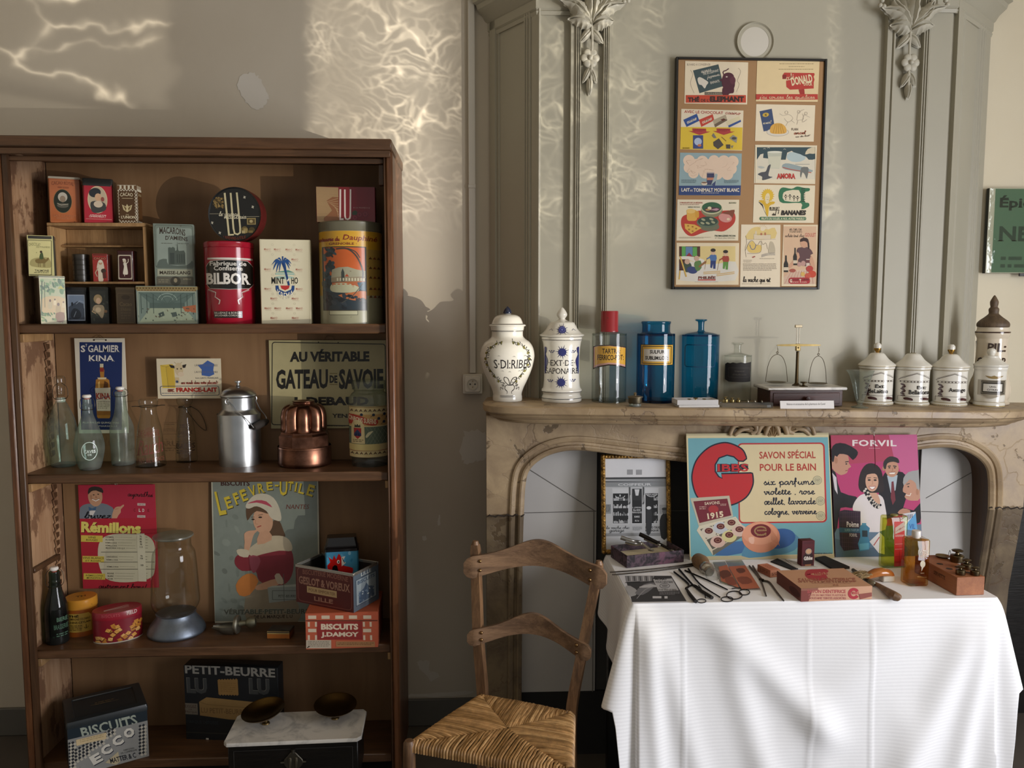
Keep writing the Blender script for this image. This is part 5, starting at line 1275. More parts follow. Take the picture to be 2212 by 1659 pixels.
t, Yc, k = stand(VC, 1158, 1428, ZS2, 98, 'swing_top_bottle', 'frosted straight bottle with a white swing stopper in front of the blue sign', 'bottle')
b = MB(); turned(b, VC, Yc, 1428, [(88, 1428), (99, 1412), (102, 1300), (104, 1110), (92, 1040), (60, 950), (47, 860), (42, 780), (48, 765), (44, 748), (36, 740)], 'glass_frost'); b.build('bottle_body', t); stopper(t, k, 692*k); bail(t, k, 48, 640*k, 715*k)
t, Yc, k = stand(VC, 1418, 1448, ZS2, 130, 'milk_bottle', 'wide-mouthed clear milk bottle with red-brown script at the shelf edge', 'bottle')
b = MB(); turned(b, VC, Yc, 1448, [(128, 1448), (136, 1438), (132, 1400), (118, 1240), (104, 1100), (84, 1010), (70, 950), (68, 905), (80, 880), (84, 840), (76, 820), (64, 818)], 'glass_clear'); b.build('bottle_body', t)
a = CArt(1418, 122, 1050, 1420, 120*k, 370*k); bd = '6d3a30'; a.text('LAIT', 1378, 1070, 1436, 1090, bd).text('DE GARANTIE', 1312, 1105, 1512, 1150, bd, .01).line([(1300, 1160), (1518, 1155)], 3, bd).line([(1306, 1098), (1510, 1095)], 3, bd).text('Rauch', 1305, 1180, 1530, 1320, bd, .0, 1, ital=.25, skew=25).line([(1330, 1330), (1460, 1300), (1500, 1285)], 6, bd, taper=1).text('PAST. BLE. ESSENCE', 1310, 1352, 1530, 1390, bd, skew=8)
MB().art(a, around(lambda z: (134-26*z/(370*k))*k+.0006, 28*k), 'gloss', step=.006).build('printed_mark', t, solid=False)
wire(t, [(78*k*math.sin(q*math.pi/12), -78*k*math.cos(q*math.pi/12), 562*k) for q in range(24)], .0014, name='neck_wire', closed=True)
for s_ in (-1, 1): wire(t, [(s_*78*k, 0, 562*k), (s_*112*k, -.004, 568*k), (s_*142*k, -.004, 566*k)], .0016, name='wire_lug')
t, Yc, k = stand(VC, 1757, 1400, ZS2, 92, 'milk_bottle', 'narrow clear milk bottle with a loose wire handle behind the milk can', 'bottle')
b = MB(); turned(b, VC, Yc, 1400, [(84, 1400), (94, 1390), (94, 1330), (86, 1150), (66, 1000), (50, 920), (50, 875), (66, 850), (70, 810), (58, 795), (48, 795)], 'glass_clear'); b.build('bottle_body', t)
a = CArt(1757, 90, 1030, 1330, 88*k, 300*k); bd = '3c2c24'; a.lines(1700, 1040, 1800, 1075, 2, bd).text('LAITERIE', 1690, 1100, 1820, 1130, bd).lines(1680, 1150, 1800, 1160, 1, bd).text('BARUS', 1672, 1215, 1835, 1265, bd, .02).line([(1670, 1200), (1840, 1200)], 2.5, bd).lines(1675, 1280, 1830, 1320, 2, bd)
MB().art(a, around(lambda z: (92-12*z/(300*k))*k+.0006, 70*k), 'gloss', step=.006).build('printed_mark', t, solid=False)
wire(t, [(56*k*math.sin(q*math.pi/12), -56*k*math.cos(q*math.pi/12), 515*k) for q in range(24)], .0013, name='neck_wire', closed=True)
wire(t, spl([(56*k, 0, 515*k), (120*k, -.006, 470*k), (165*k, -.01, 380*k), (178*k, -.012, 290*k), (120*k, -.01, 330*k), (50*k, -.006, 430*k), (0, -56*k, 515*k)], 5), .0013, name='wire_handle')
# signs on the back board
def a_(a):
 a.fill('d6cfbd').rect(757, 258, 1150, 1085, '14295c'); a.q = ((710, 222), (1170, 220), (1215, 1115), (735, 1120))
 a.text('S', 768, 288, 810, 352, 'd8d4cc', .03, 1).text('T', 812, 275, 828, 300, 'd8d4cc', .02).text('GALMIER', 835, 285, 1128, 352, 'd8d4cc', .02, 1).text('KINA', 838, 380, 1080, 438, 'd8d4cc', .02, 1)
 a.poly([(945, 500), (945, 462), (975, 460), (975, 500), (985, 520), (983, 585), (1030, 612), (1040, 690), (1040, 960), (1030, 975), (922, 975), (912, 960), (900, 690), (905, 612), (948, 585), (942, 520)], 'a8742c').poly([(925, 640), (940, 620), (945, 690), (925, 690)], 'e0b868').poly([(985, 620), (1020, 640), (1020, 690), (975, 690)], '5a3410').rect(944, 460, 977, 492, 'c9c2a8').poly([(942, 500), (982, 500), (980, 535), (946, 535)], '8a2a20').poly([(920, 590), (1005, 588), (1000, 606), (928, 606)], 'd8c8a0')
 a.poly([(896, 690), (1042, 684), (1042, 905), (915, 905)], 'cfc6b4').text('KINA', 905, 735, 1040, 795, '9b3428', .04, skew=-5, rot=-2).line([(905, 800), (1040, 760)], 4, '2a3a6a').lines(920, 815, 1035, 890, 5, '8d8674').rect(915, 905, 1042, 945, '8d5c24')
 a.text('PLUS FIN DES QUINQUINAS', 775, 1008, 1125, 1028, 'd8d4cc', .01).text('MARSEILLE', 930, 1042, 1110, 1056, 'd8d4cc')
 for x in (892, 1002): a.ell(x, 238, 8, 8, '2a2018')
Yp = YCB-.012
t, w, h = card('advert_sign', 'blue hanging card with a bottle picture behind the glass bottles', VC, ((710, 222), (1170, 220), (1215, 1115), (735, 1120)), Yp, at(VC.x(970), VC.y(1117), Yp).z, .003, 'd6cfbd', a_, rz=0)
wire(t, [(-.020, .001, h-.004), (0, .004, h+.012), (.020, .001, h-.004)], .0008, '6a5a40', 'hanging_string'); wire(t, [(-.02, -.001, h-.004), (.02, -.001, h-.004)], .0008, '6a5a40', 'front_string')
def a_(a):
 a.fill('d8ccb0').poly([(1522, 475), (1640, 465), (1650, 505), (1648, 690), (1525, 690)], 'd3b548').poly([(1580, 490), (1640, 505), (1640, 690), (1582, 680)], 'c9a83c').line([(1525, 478), (1575, 492), (1580, 685)], 3, '7d6a2c').line([(1575, 492), (1640, 480)], 3, '7d6a2c')
 a.ell(1695, 515, 40, 62, 'cbb892').ell(1710, 560, 28, 22, 'd8c4a8').poly([(1655, 480), (1605, 470), (1620, 500), (1655, 505)], '2c2420').poly([(1730, 475), (1770, 465), (1755, 500), (1732, 500)], '2c2420').line([(1672, 460), (1655, 445)], 6, 'b8a884').line([(1715, 460), (1730, 446)], 6, 'b8a884').ell(1680, 510, 6, 7, '2c2420').ell(1716, 508, 6, 7, '2c2420').rect(1650, 590, 1690, 645, 'c9b48c').ell(1668, 630, 13, 12, '3c4a6a')
 a.poly([(1875, 475), (1925, 465), (1972, 430), (2030, 462), (2018, 520), (2025, 560), (1975, 582), (1905, 570), (1910, 515)], '3f5fa0')
 a.text('LAITS CONCENTRES', 1848, 465, 2060, 485, '6a6a70', sp=1.3).text('LAITS EN POUDRE', 1842, 530, 2058, 548, '6a6a70', sp=1.3).text('1ers LAITS FRANÇAIS', 1845, 588, 2060, 606, '5a5a60', .01, sp=1.2).hand('une meule dans votre placard', 1705, 620, 2040, 652, 4, '9b3a30', .2).text('!', 2045, 628, 2054, 652, '9b3a30')
 a.frame(1505, 672, 2058, 760, 5, '3c4a5c', 18).hand('avec', 1575, 700, 1635, 725, 5, '8a3428').text('FRANCE-LAIT', 1655, 685, 2042, 728, 'a8281c', .045).lines(1515, 735, 2040, 748, 1, '6d7078')
Yp = YCB-.035
t, w, h = card('advert_card', 'small cream card with a cow and a blue map, above the narrow milk bottle', VC, ((1492, 415), (2095, 410), (2080, 790), (1473, 788)), Yp, at(VC.x(1780), VC.y(789), Yp).z, .002, 'd8ccb0', a_)
MB().box(-.02, .02, .002, .034, h*.4, h*.6, 'wood_pale').build('back_block', t)
def a_(a):
 a.fill('b5ab80').frame(680, 190, 1812, 1008, 9, '211d16', 26); kk = '1a1814'
 a.text('AU VÉRITABLE', 855, 248, 1652, 374, kk, .05, skew=18).text('GATEAU', 720, 452, 1236, 648, kk, .04, skew=14).text('DE', 1252, 508, 1330, 584, kk, .05).rect(1252, 486, 1330, 492, '6d5c20').rect(1252, 596, 1330, 602, '6d5c20').text('SAVOIE', 1345, 438, 1790, 640, kk, .04, skew=12)
 a.text('J. DEBAUD', 880, 722, 1640, 832, kk, .05, skew=14).text('YENNE', 1275, 890, 1530, 930, kk, .03, 1).lines(1080, 1012, 1420, 1022, 1, '4a4430')
 for x in (1142, 1340): a.ell(x, 182, 6, 6, '2a2418')
Yp = YCB-.010
t, w, h = card('enamel_sign', 'large khaki sign with raised black capitals behind the copper mould', VD, ((645, 172), (1838, 150), (1838, 1025), (675, 1048)), Yp, at(VD.x(1250), VD.y(1037), Yp).z, .004, 'b5ab80', a_, mat='tinflat', rxy=.006)
wire(t, [(-.018, .002, h-.004), (-.006, .004, h+.016), (.018, .004, h+.014), (.024, .002, h-.004)], .0007, '6a5a40', 'hanging_wire')
# milk can
t, Yc, k = stand(VD, 362, 1428, ZS2, 195, 'milk_can', 'small aluminium milk can with lid and wooden-gripped wire handle', 'milk can')
al = c('c2c6ca'); b = MB(); turned(b, VD, Yc, 1428, [(180, 1428), (196, 1418), (200, 1390), (206, 960), (205, 935), (192, 915), (165, 885), (160, 860), (162, 760)], 'metal', al, smooth=2, seg=56); b.build('can_body', t)
b = MB().lathe([(0, 668*k), (163*k, 668*k), (170*k, 676*k), (172*k, 690*k), (168*k, 700*k), (140*k, 735*k), (80*k, 765*k), (26*k, 772*k), (0, 773*k)], 'metal', al, seg=56); lid = b.build('lid', t)
MB().lathe([(0, 770*k), (26*k, 772*k), (14*k, 790*k), (16*k, 805*k), (32*k, 815*k), (30*k, 828*k), (0, 832*k)], 'metal', al, seg=28).build('lid_knob', lid)
for s_ in (-1, 1):
 xx, yy = (-100*k, -128*k) if s_ < 0 else (150*k, 70*k)
 MB().tube([(xx+22*k*math.cos(q*.52), yy-4*k, 640*k+28*k*math.sin(q*.52)) for q in range(12)], 5*k, 'metal', al, seg=8, closed=True).build('handle_ear', t)
pa, pb = (-96*k, -135*k, 640*k), (156*k, 74*k, 640*k); ga, gb = (130*k, -230*k, 388*k), (262*k, -20*k, 420*k)
wire(t, spl([pa, (-40*k, -190*k, 570*k), (60*k, -220*k, 480*k), ga], 5), 5*k, 'b0b2b4', 'handle_wire'); wire(t, spl([pb, (200*k, 40*k, 540*k), (250*k, 0, 470*k), gb], 5), 5*k, 'b0b2b4', 'handle_wire')
MB().tube([Vector(ga).lerp(Vector(gb), q/6) for q in range(7)], [q*k for q in (24, 34, 36, 36, 36, 34, 24)], 'matte', c('2c2622'), seg=14).build('handle_grip', t)
# copper jelly mould
t, Yc, k = stand(VD, 1005, 1442, ZS2, 255, 'jelly_mould', 'fluted copper cake mould standing upside down on the second shelf', 'mould')
b = MB(); turned(b, VD, Yc, 1442, [(245, 1442), (258, 1430), (262, 1400), (258, 1275), (262, 1262), (258, 1250)], 'copper', smooth=2, seg=64); b.build('lower_band', t)
b = MB(); turned(b, VD, Yc, 1442, [(256, 1250), (252, 1240), (252, 1140), (232, 1120), (226, 1100)], 'copper', smooth=0, seg=8, M=T(rz=R(18))); b.build('faceted_band', t, ang=20)
fl = lambda a, z: 1-.20*(1-abs(math.sin(4*a+1.57))**.8)*max(0, min(1, (z/k-340)/25))*max(0, min(1, (640-z/k)/60))
b = MB(); turned(b, VD, Yc, 1442, [(226, 1102), (222, 1085), (222, 1000), (218, 930), (195, 870), (150, 838), (112, 835), (100, 822), (108, 810), (100, 805), (60, 815), (0, 830)], 'copper', smooth=4, seg=128, rfun=fl); b.build('fluted_top', t, ang=60)
# sweet jar with label
t, Yc, k = stand(VD, 1655, 1432, ZS2, 195, 'sweet_jar', 'glass sweet jar with a cream, red and green paper label, right end of the shelf', 'jar')
Rj = 200*k
b = MB(); turned(b, VD, Yc, 1432, [(170, 1432), (178, 1424), (180, 1330), (200, 1300), (203, 1200), (202, 790), (192, 750), (170, 715), (150, 700), (150, 680), (165, 670), (160, 655), (164, 600), (150, 588)], 'glass_old', smooth=3); b.build('glass_jar', t)
a = CArt(1655, 204, 825, 1325, Rj+.001, 500*k); a.poly([(1458, 825), (1852, 825), (1852, 1325), (1458, 1325)], 'c9b888')
a.rect(1458, 1020, 1852, 1195, '5c6a5a').rect(1458, 905, 1852, 1018, 'bf9a62')
for y in (845, 1265):
 for i in range(9): x = 1465+i*44; a.poly([(x, y+34), (x+22, y+4), (x+40, y+34), (x+22, y+24)], '2f3a34'); a.ell(x+21, y+20, 4, 9, '8a5a34')
a.line([(1458, 1020), (1852, 1020)], 8, 'd8c99a').line([(1458, 832), (1852, 832)], 4, '7a5a34').line([(1458, 892), (1852, 892)], 5, 'd8c99a').line([(1458, 1260), (1852, 1260)], 5, '8a4a34')
for x, y in ((1695, 908), (1800, 905), (1745, 945), (1795, 980), (1830, 935), (1580, 905)): a.ell(x, y, 14, 14, '22304a').line([(x-30, y+22), (x, y)], 4, '3a4a34')
for i in range(8): a.line([(1620+i*34, 1195), (1720+i*34, 1022)], 2, '8d9884').line([(1620+i*34, 1022), (1720+i*34, 1195)], 2, '8d9884')
a.poly([(1458, 905), (1560, 915), (1640, 945), (1735, 960), (1720, 1010), (1640, 1005), (1560, 985), (1458, 1000)], 'a83428', 2).text('BONBONS SURFINS', 1440, 928, 1720, 978, 'dccfae', .03, skew=-46, bend=-6)
a.poly([(1480, 1190), (1482, 1010), (1500, 970), (1540, 955), (1580, 970), (1605, 1010), (1610, 1190)], 'cdbd8e').poly([(1505, 1035), (1576, 1035), (1576, 1110), (1540, 1145), (1505, 1110)], '9c2c2c').poly([(1508, 1115), (1540, 1075), (1574, 1115), (1574, 1090), (1540, 1050), (1508, 1090)], '28345c').poly([(1510, 1030), (1515, 1000), (1528, 1012), (1540, 996), (1552, 1012), (1566, 1000), (1570, 1030)], '3a3a30').lines(1495, 1150, 1600, 1182, 2, '6a5a3c')
a.poly([(1615, 1120), (1640, 1080), (1690, 1065), (1660, 1100), (1630, 1130)], 'c8c4a0', 2).poly([(1458, 1195), (1735, 1195), (1760, 1225), (1735, 1260), (1458, 1255)], 'cdbd80')
MB().art(a, around(Rj+.001, 105*k), 'paper', step=.006).build('label', t, solid=False)
# ================================================================ third shelf
def a_(a):
 a.fill('a81e30'); a.poly([(500, 155), (1130, 130), (1140, 420), (510, 440)], 'a8243c')
 a.poly([(505, 432), (510, 340), (560, 310), (600, 305), (700, 300), (760, 320), (790, 350), (770, 430)], '6d7680', 2).ell(635, 245, 60, 82, 'b98d6e', -6).poly([(575, 230), (580, 180), (630, 162), (690, 175), (700, 215), (640, 195), (600, 205)], '2c2420', 2).ell(600, 250, 10, 20, 'a87a5c')
 a.line([(610, 268), (640, 282), (670, 265)], 9, 'e0d4c8').line([(605, 262), (640, 274), (674, 258)], 3, '5a2a20').ell(622, 232, 8, 4, '2c2018').ell(660, 226, 8, 4, '2c2018').poly([(638, 235), (655, 255), (636, 258)], 'a06f54').poly([(580, 330), (610, 345), (645, 328), (640, 365), (610, 355), (585, 365)], '3a5a7a').poly([(590, 365), (640, 360), (620, 400), (590, 430)], 'd0ccc8')
 a.poly([(775, 420), (790, 350), (815, 325), (845, 322), (870, 305), (876, 316), (850, 345), (850, 370), (830, 395), (810, 430)], 'c09476', 2).line([(800, 345), (830, 340)], 3, '8a5c44')
 a.hand('buvez', 545, 375, 765, 425, 9, '1a2028', .2); a.poly([(508, 432), (1140, 408), (1150, 560), (515, 570)], 'a81e30').text('Rémillons', 522, 455, 1020, 545, 'dccf6a', .05, shadow=(5, 5, '5a1018'))
 a.hand("aujourd'hui", 905, 195, 1115, 235, 5, '3a1418', .2)
 for y in (300, 400): a.rect(988, y-10, 1055, y+10, 'c9b8b0').text('SERVEZ' if y < 350 else 'OFFREZ', 995, y-6, 1050, y+7, '6a2a30')
 for x, l in ((965, 'C'), (1008, 'L'), (1038, 'D'), (1082, 'K')): a.text(l, x-8, 335, x+8, 362, 'd8ccc4' if 1000 < x < 1050 else '7d1420', .03)
 a.poly([(665, 760), (670, 640), (720, 575), (820, 550), (960, 548), (1060, 555), (1120, 600), (1140, 680), (1140, 840), (1110, 910), (1000, 945), (850, 955), (740, 930), (690, 860)], 'c8c2a8', 3)
 for y0, y1, tx in ((568, 622, ('VINS', 'ROUGES')), (740, 792, ('VINS BLANCS', 'ET ROSÉS')), (885, 936, ('RÉMILLONS', 'MONOPOLE'))):
  dx = (y0-568)*.08; a.rect(522+dx, y0, 702+dx, y1, 'cdb94c')
  for i, s_ in enumerate(tx): w_ = len(s_)*8; a.text(s_, 612+dx-w_, y0+8+i*22, 612+dx+w_, y0+24+i*22, '3a3018', .01, ital=.1)
 for i, (y, s_) in enumerate(((578, 'VERMEIL'), (600, 'ALGERIE'), (624, 'RÉMILLONS'), (648, 'RÉMILLONS'), (670, 'MASCARA V.D.Q.S'), (742, 'LANGUEDOC'), (766, 'RÉMILLONS'), (824, 'RÉMILLONS'), (882, 'ROUGE'), (904, 'BLANC'), (926, 'ROSÉ'))):
  x = 722+(y-578)*.08; a.text(s_, x, y-6, x+len(s_)*10.5, y+7, '3a362c', .01); a.lines(x+len(s_)*10.5+10, y-3, 985, y+3, 1, '8a8470', seed=i); a.lines(1060, y-8, 1082, y, 1, '6a6450', seed=i)
 for y in (700, 785, 845): a.line([(690, y+4), (1138, y-6)], 4, '3c342c')
 a.poly([(985, 542), (1050, 542), (1072, 945), (1004, 945)], 'd0cab2')
 for y, s_ in ((566, '76'), (588, '85'), (610, '86'), (632, '98'), (655, '113'), (730, '96'), (750, '106'), (808, '100')): x = 1018+(y-566)*.06; a.text(s_, x-9-3*(len(s_) > 2), y-8, x+9+3*(len(s_) > 2), y+8, '2c281e', .02)
 a.hand('...autrement bons!', 640, 968, 1070, 1008, 6, '4a0c14', .2)
Yp = YCB-.010
t, w, h = card('advert_sign', 'red wine price card with a laughing man and a pale list, third shelf', VE, ((490, 155), (1130, 130), (1175, 995), (545, 1015)), Yp, at(VE.x(850), VE.y(1005), Yp).z, .003, 'a81e30', a_)
wire(t, [(.004*math.cos(q), -.002, h+.003+.004*math.sin(q)) for q in (0, 1, 2, 3, 4, 5, 6)], .0009, 'b8b4ac', 'hanging_ring')
t, Yc, k = stand(VE, 322, 1485, ZS3, 85, 'swing_top_bottle', 'dark green bottle with a white swing stopper, left end of the third shelf', 'bottle')
b = MB(); turned(b, VE, Yc, 1485, [(78, 1485), (88, 1472), (90, 1400), (88, 1200), (72, 1110), (50, 1030), (44, 975), (48, 965), (42, 950), (42, 885), (38, 880)], 'glass_green')
a = CArt(322, 88, 1240, 1440, 90*k, 200*k); a.text('BIERE', 322, 1250, 398, 1285, '5a7a64', .02).text('BRASSERIE', 300, 1310, 400, 1350, '4f6e5a', .01).lines(315, 1385, 395, 1420, 2, '4f6e5a'); b.art(a, around(90*k+.0004, 45*k), 'gloss', step=.005); b.build('bottle_body', t); stopper(t, k, 608*k, 34); bail(t, k, 50, 480*k, 640*k)
t, Yc, k = stand(VE, 528, 1412, ZS3, 118, 'tea_tin', 'round orange tea tin behind the red oval tin', 'tin'); Rt = 121*k; hl = 225*k
a = CArt(540, 121, 1190, 1412, Rt, 222*k); a.rect(425, 1190, 655, 1412, 'a5571c').poly([(440, 1215), (590, 1215), (610, 1240), (608, 1372), (440, 1372)], 'c9a44a').text('THÉ', 444, 1222, 518, 1245, '241c10', .04).text('COMPAGNIE COLONIALE', 440, 1252, 600, 1270, '3a2c14', .01).text('CHINE-CEYLAN', 440, 1280, 600, 1298, '3a2c14', .02).lines(442, 1312, 540, 1362, 4, '5a441c').line([(568, 1310), (568, 1345)], 4, '2a2014').ring(568, 1330, 15, 14, 3, '2a2014', 0, 180)
MB().lathe([(0, 0), (Rt-.001, 0), (Rt, .002), (Rt, hl)], 'tin', c('9b4a1c'), seg=48).art(a, around(Rt), 'tin', step=.006).build('body', t)
a = Art((-120, -120, 120, 120), 240*k, 240*k); a.text('TH', -40, -20, 40, 20, '6d4a18', .03, 1); a.items = [([(p[0], p[1]-120*k) for p in v_], f_, c_) for v_, f_, c_ in a.items]
ht = 306*k
MB().lathe([(Rt+.001, hl), (Rt+.002, hl+.003), (Rt+.001, hl+.006), (Rt+.002, hl+.012), (Rt+.001, ht-.003), (Rt-.002, ht), (0, ht)], 'tin', c('c98a2c'), seg=48).art(a, lambda x, z, l: (x, z, ht+l), 'tin').build('lid', t)
# oval red tin of savoury biscuits
t, Yc, k = stand(VE, 812, 1475, ZS3, 120, 'biscuit_tin', 'oval red tin printed with little golden biscuits, front of the third shelf', 'tin'); t.location.y += .015
ra, rb_, rot = 188*k, 125*k, 0; hl = 195*k
a = CArt(812, 188, 1255, 1475, ra, 220*k); a.rect(627, 1255, 997, 1480, '7d1626')
r_ = random.Random(5)
for i in range(30):
 x, y = r_.uniform(650, 985), r_.uniform(1310, 1470)
 if y < 1300+max(0, (760-x))*.9: continue
 q = r_.uniform(0, 90); s_ = 24; P = [(x+s_*math.cos(R(q+90*j)), y+s_*.8*math.sin(R(q+90*j))) for j in range(4)]
 a.poly([(p[0]+3, p[1]+6) for p in P], '5a3410').poly(P, r_.choice(['d8a050', 'c98a3a', 'e0b06a', 'b87830'])).line([P[0], P[2]], 3, 'a86c28')
a.rect(627, 1466, 997, 1480, 'b8b0a0')
def ov(px, pz, l): g = px/ra; return ((ra+l)*math.sin(g), -(rb_+l)*math.cos(g), pz)
MB().lathe([(0, 0), (1-.008, 0), (1, .002), (1, hl)], 'tin', c('7d1626'), seg=64, sx=ra, sy=rb_).art(a, ov, 'tin', step=.006).build('body', t)
ht = hl+62*k; a = Art((-150, -80, 150, 80), 300*k, 160*k)
for o in (-26, 0, 26): a.line([(-100, 40+o*.3), (80, -10+o), (90, -6+o)], 7, 'd0b0a8')
a.items = [([(p[0], p[1]-80*k) for p in v_], f_, c_) for v_, f_, c_ in a.items]
a2 = CArt(812, 188, 1200, 1255, ra+.002, 60*k); a2.text('BISCUITS', 700, 1215, 830, 1238, 'b8545a').text('FIELD', 880, 1212, 955, 1240, 'd8c0b8', .02)
MB().lathe([(1.012, hl), (1.02, hl+.003), (1.012, ht-.004), (.985, ht), (0, ht)], 'tin', c('8f1a2a'), seg=64, sx=ra, sy=rb_).art(a, lambda x, z, l: (x, z, ht+l), 'tin').art(a2, lambda px, pz, l: ((ra*1.02+l)*math.sin(px/ra), -(rb_*1.02+l)*math.cos(px/ra), pz+hl+.004), 'tin', step=.006).build('lid', t)
# glass jar on a pewter foot
t, Yc, k = stand(VE, 1316, 1452, ZS3, 215, 'pedestal_jar', 'tall clear glass jar with a disc lid on a broad grey metal foot', 'jar')
b = MB(); turned(b, VE, Yc, 1452, [(222, 1452), (231, 1440), (228, 1415), (205, 1370), (165, 1320), (150, 1285), (150, 1275), (0, 1272)], 'roughmetal', c('77808c'), smooth=3, seg=64); b.build('metal_foot', t)
b = MB(); turned(b, VE, Yc, 1452, [(150, 1270), (172, 1240), (192, 1190), (190, 1110), (180, 900), (168, 770), (150, 735), (138, 700), (140, 640)], 'glass_clear', smooth=4, seg=56); b.build('glass_jar', t)
b = MB().lathe([(0, 812*k), (130*k, 812*k), (150*k, 818*k), (160*k, 828*k), (158*k, 838*k), (120*k, 846*k), (0, 850*k)], 'glass_frost', seg=48); b.build('glass_lid', t)
# framed biscuit poster (plain stand-in figure)
def a_(a):
 a.fill('7d857c'); r_ = random.Random(2); boxart_scatter(a, 24, 170, 400, 480, 1250, ['737b72', '868e84', '6a7068'], 3, 14, 50); a.frame(150, 100, 1033, 1290, 14, 'b4b09c')
 a.text('BISCUITS', 222, 112, 465, 152, '3c1c18', .03, 1); yl = 'cdb63c'
 for s_, x, y, h_, w_, ro in (('L', 188, 195, 200, 62, -12), ('E', 260, 240, 100, 54, -18), ('F', 328, 208, 100, 50, -20), ('E', 388, 180, 98, 54, -20), ('V', 456, 150, 92, 60, -16), ('R', 528, 130, 82, 58, -10), ('E', 604, 118, 70, 54, -6), ('-', 672, 142, 14, 32, 0), ('U', 712, 92, 140, 66, 2), ('T', 780, 112, 76, 48, 8), ('I', 838, 122, 78, 22, 10), ('L', 874, 132, 84, 48, 14), ('E', 944, 140, 96, 58, 16)):
  a.text(s_, x, y, x+w_, y+h_, yl, .02, 1, rot=ro, shadow=(6, 5, '26241c'))
 a.text('NANTES', 762, 305, 958, 342, '6d3a30', 0, 1, ital=.2)
 a.poly([(660, 440), (700, 430), (740, 520), (750, 590), (640, 600), (600, 520)], '5a4432', 2).poly([(440, 990), (560, 930), (740, 960), (830, 1080), (850, 1290), (430, 1290)], '857a66', 3)
 a.poly([(330, 800), (350, 730), (450, 720), (520, 640), (640, 600), (760, 640), (815, 720), (815, 860), (760, 960), (640, 990), (530, 940), (500, 860), (390, 860)], '7d2a34', 3).poly([(440, 690), (520, 620), (620, 570), (740, 570), (800, 620), (805, 690), (700, 690), (560, 720), (480, 740)], 'b9ac92', 3)
 a.ell(570, 440, 82, 112, 'c69a7c', -8).poly([(540, 540), (620, 530), (640, 600), (520, 640)], 'c29678', 2).poly([(430, 350), (460, 320), (560, 330), (640, 380), (600, 380), (520, 360), (470, 400), (440, 440)], '5a4330', 2)
 a.poly([(428, 330), (440, 290), (500, 230), (580, 215), (660, 250), (710, 340), (720, 440), (640, 420), (600, 360), (520, 320), (460, 340)], 'c5bda8', 3).poly([(440, 300), (520, 270), (600, 280), (650, 330), (600, 310), (520, 290)], 'b0485a', 2)
 a.ell(488, 430, 13, 7, '3a2a22').ell(548, 412, 16, 7, '3a2a22').line([(470, 412), (500, 410)], 4, '4a3426').line([(530, 396), (570, 388)], 4, '4a3426').line([(510, 430), (505, 466), (525, 470)], 4, 'a87458').line([(520, 495), (555, 482)], 8, '9b4038')
 a.poly([(415, 620), (412, 550), (450, 525), (500, 520), (540, 495), (550, 505), (500, 545), (480, 590), (450, 690), (410, 690)], 'c69a7c', 2).poly([(345, 690), (380, 675), (450, 690), (440, 745), (370, 735)], 'c0b69e', 2).poly([(450, 740), (520, 735), (545, 780), (500, 870), (470, 860)], '8f4450', 2)
 a.poly([(335, 980), (390, 905), (470, 880), (525, 945), (450, 1060), (365, 1065)], 'c27a3c', 2).poly([(500, 990), (560, 960), (690, 920), (720, 960), (600, 1010), (510, 1020)], 'c09476', 2).poly([(660, 900), (700, 880), (740, 960), (690, 970)], 'b9ac98', 2)
 a.poly([(600, 1000), (850, 985), (850, 1100), (612, 1128)], '8b9490').poly([(600, 1000), (640, 985), (850, 970), (850, 990)], 'a8aea6').frame(640, 1025, 845, 1100, 4, '4a4f4c').text('PETIT-BEURRE', 690, 1060, 835, 1082, '3c403c', .01).line([(735, 885), (738, 1120)], 5, '5a5f5c')
 a.text('VÉRITABLE·PETIT-BEURRE', 230, 1170, 990, 1222, '4f5248', .03, 1, skew=6, shadow=(-4, -3, '8d9084')).text('DE LA MARQUE L U', 480, 1230, 806, 1262, '33261e', .02, 1, skew=6)
Yp = YCB-.022
card('biscuit_poster', 'tall grey-green poster of a girl in a white bonnet with yellow lettering', VF, ((145, 100), (1035, 88), (1042, 1285), (155, 1300)), Yp, ZS3, .006, '8d8f84', a_, cat='poster', lean=.014, mat='tinflat')
# scoop
Yb = yon(VF, 360, 1400, ZS3); k = Yb/FPX/VF.k; o = Vector((xat(VF.x(345), Yb, ZS3+.03), Yb+.02, ZS3))
t = thing('scoop', 'dull metal grocer\'s scoop lying in front of the poster', 'scoop', o); pw = c('777468')
def sc(u, v):
 a = math.pi*(.95+1.1*u); v_ = v; r0 = (58+10*v_)*k; x = -210*k+190*k*v_; zz = max(0, 1-v_*1.15)
 return (x, -r0*math.cos(a)*(.35+.65*min(1, v_*2.2))*1.0, 62*k+r0*math.sin(a)*(.25+.75*min(1, v_*1.8)))
b = MB().grid(18, 14, sc, 'roughmetal', pw); b.grid(18, 14, lambda u, v: (lambda q: (q[0], q[1]*.94, q[2]+.0015))(sc(u, v)), 'roughmetal', pw); b.build('blade', t)
MB().lathe([(0, -18*k), (74*k, -18*k), (80*k, 0), (74*k, 12*k), (0, 14*k)], 'roughmetal', c('8d8a7c'), seg=32, M=T(0, 0, 80*k, 0, R(90)), sy=1).build('back_plate', t)
MB().lathe([(0, 0), (26*k, 4*k), (22*k, 40*k), (24*k, 60*k), (44*k, 78*k), (50*k, 110*k), (40*k, 140*k), (0, 150*k)], 'roughmetal', c('85836f'), seg=24, M=T(10*k, 0, 85*k, 0, R(86), R(8))).build('handle', t)
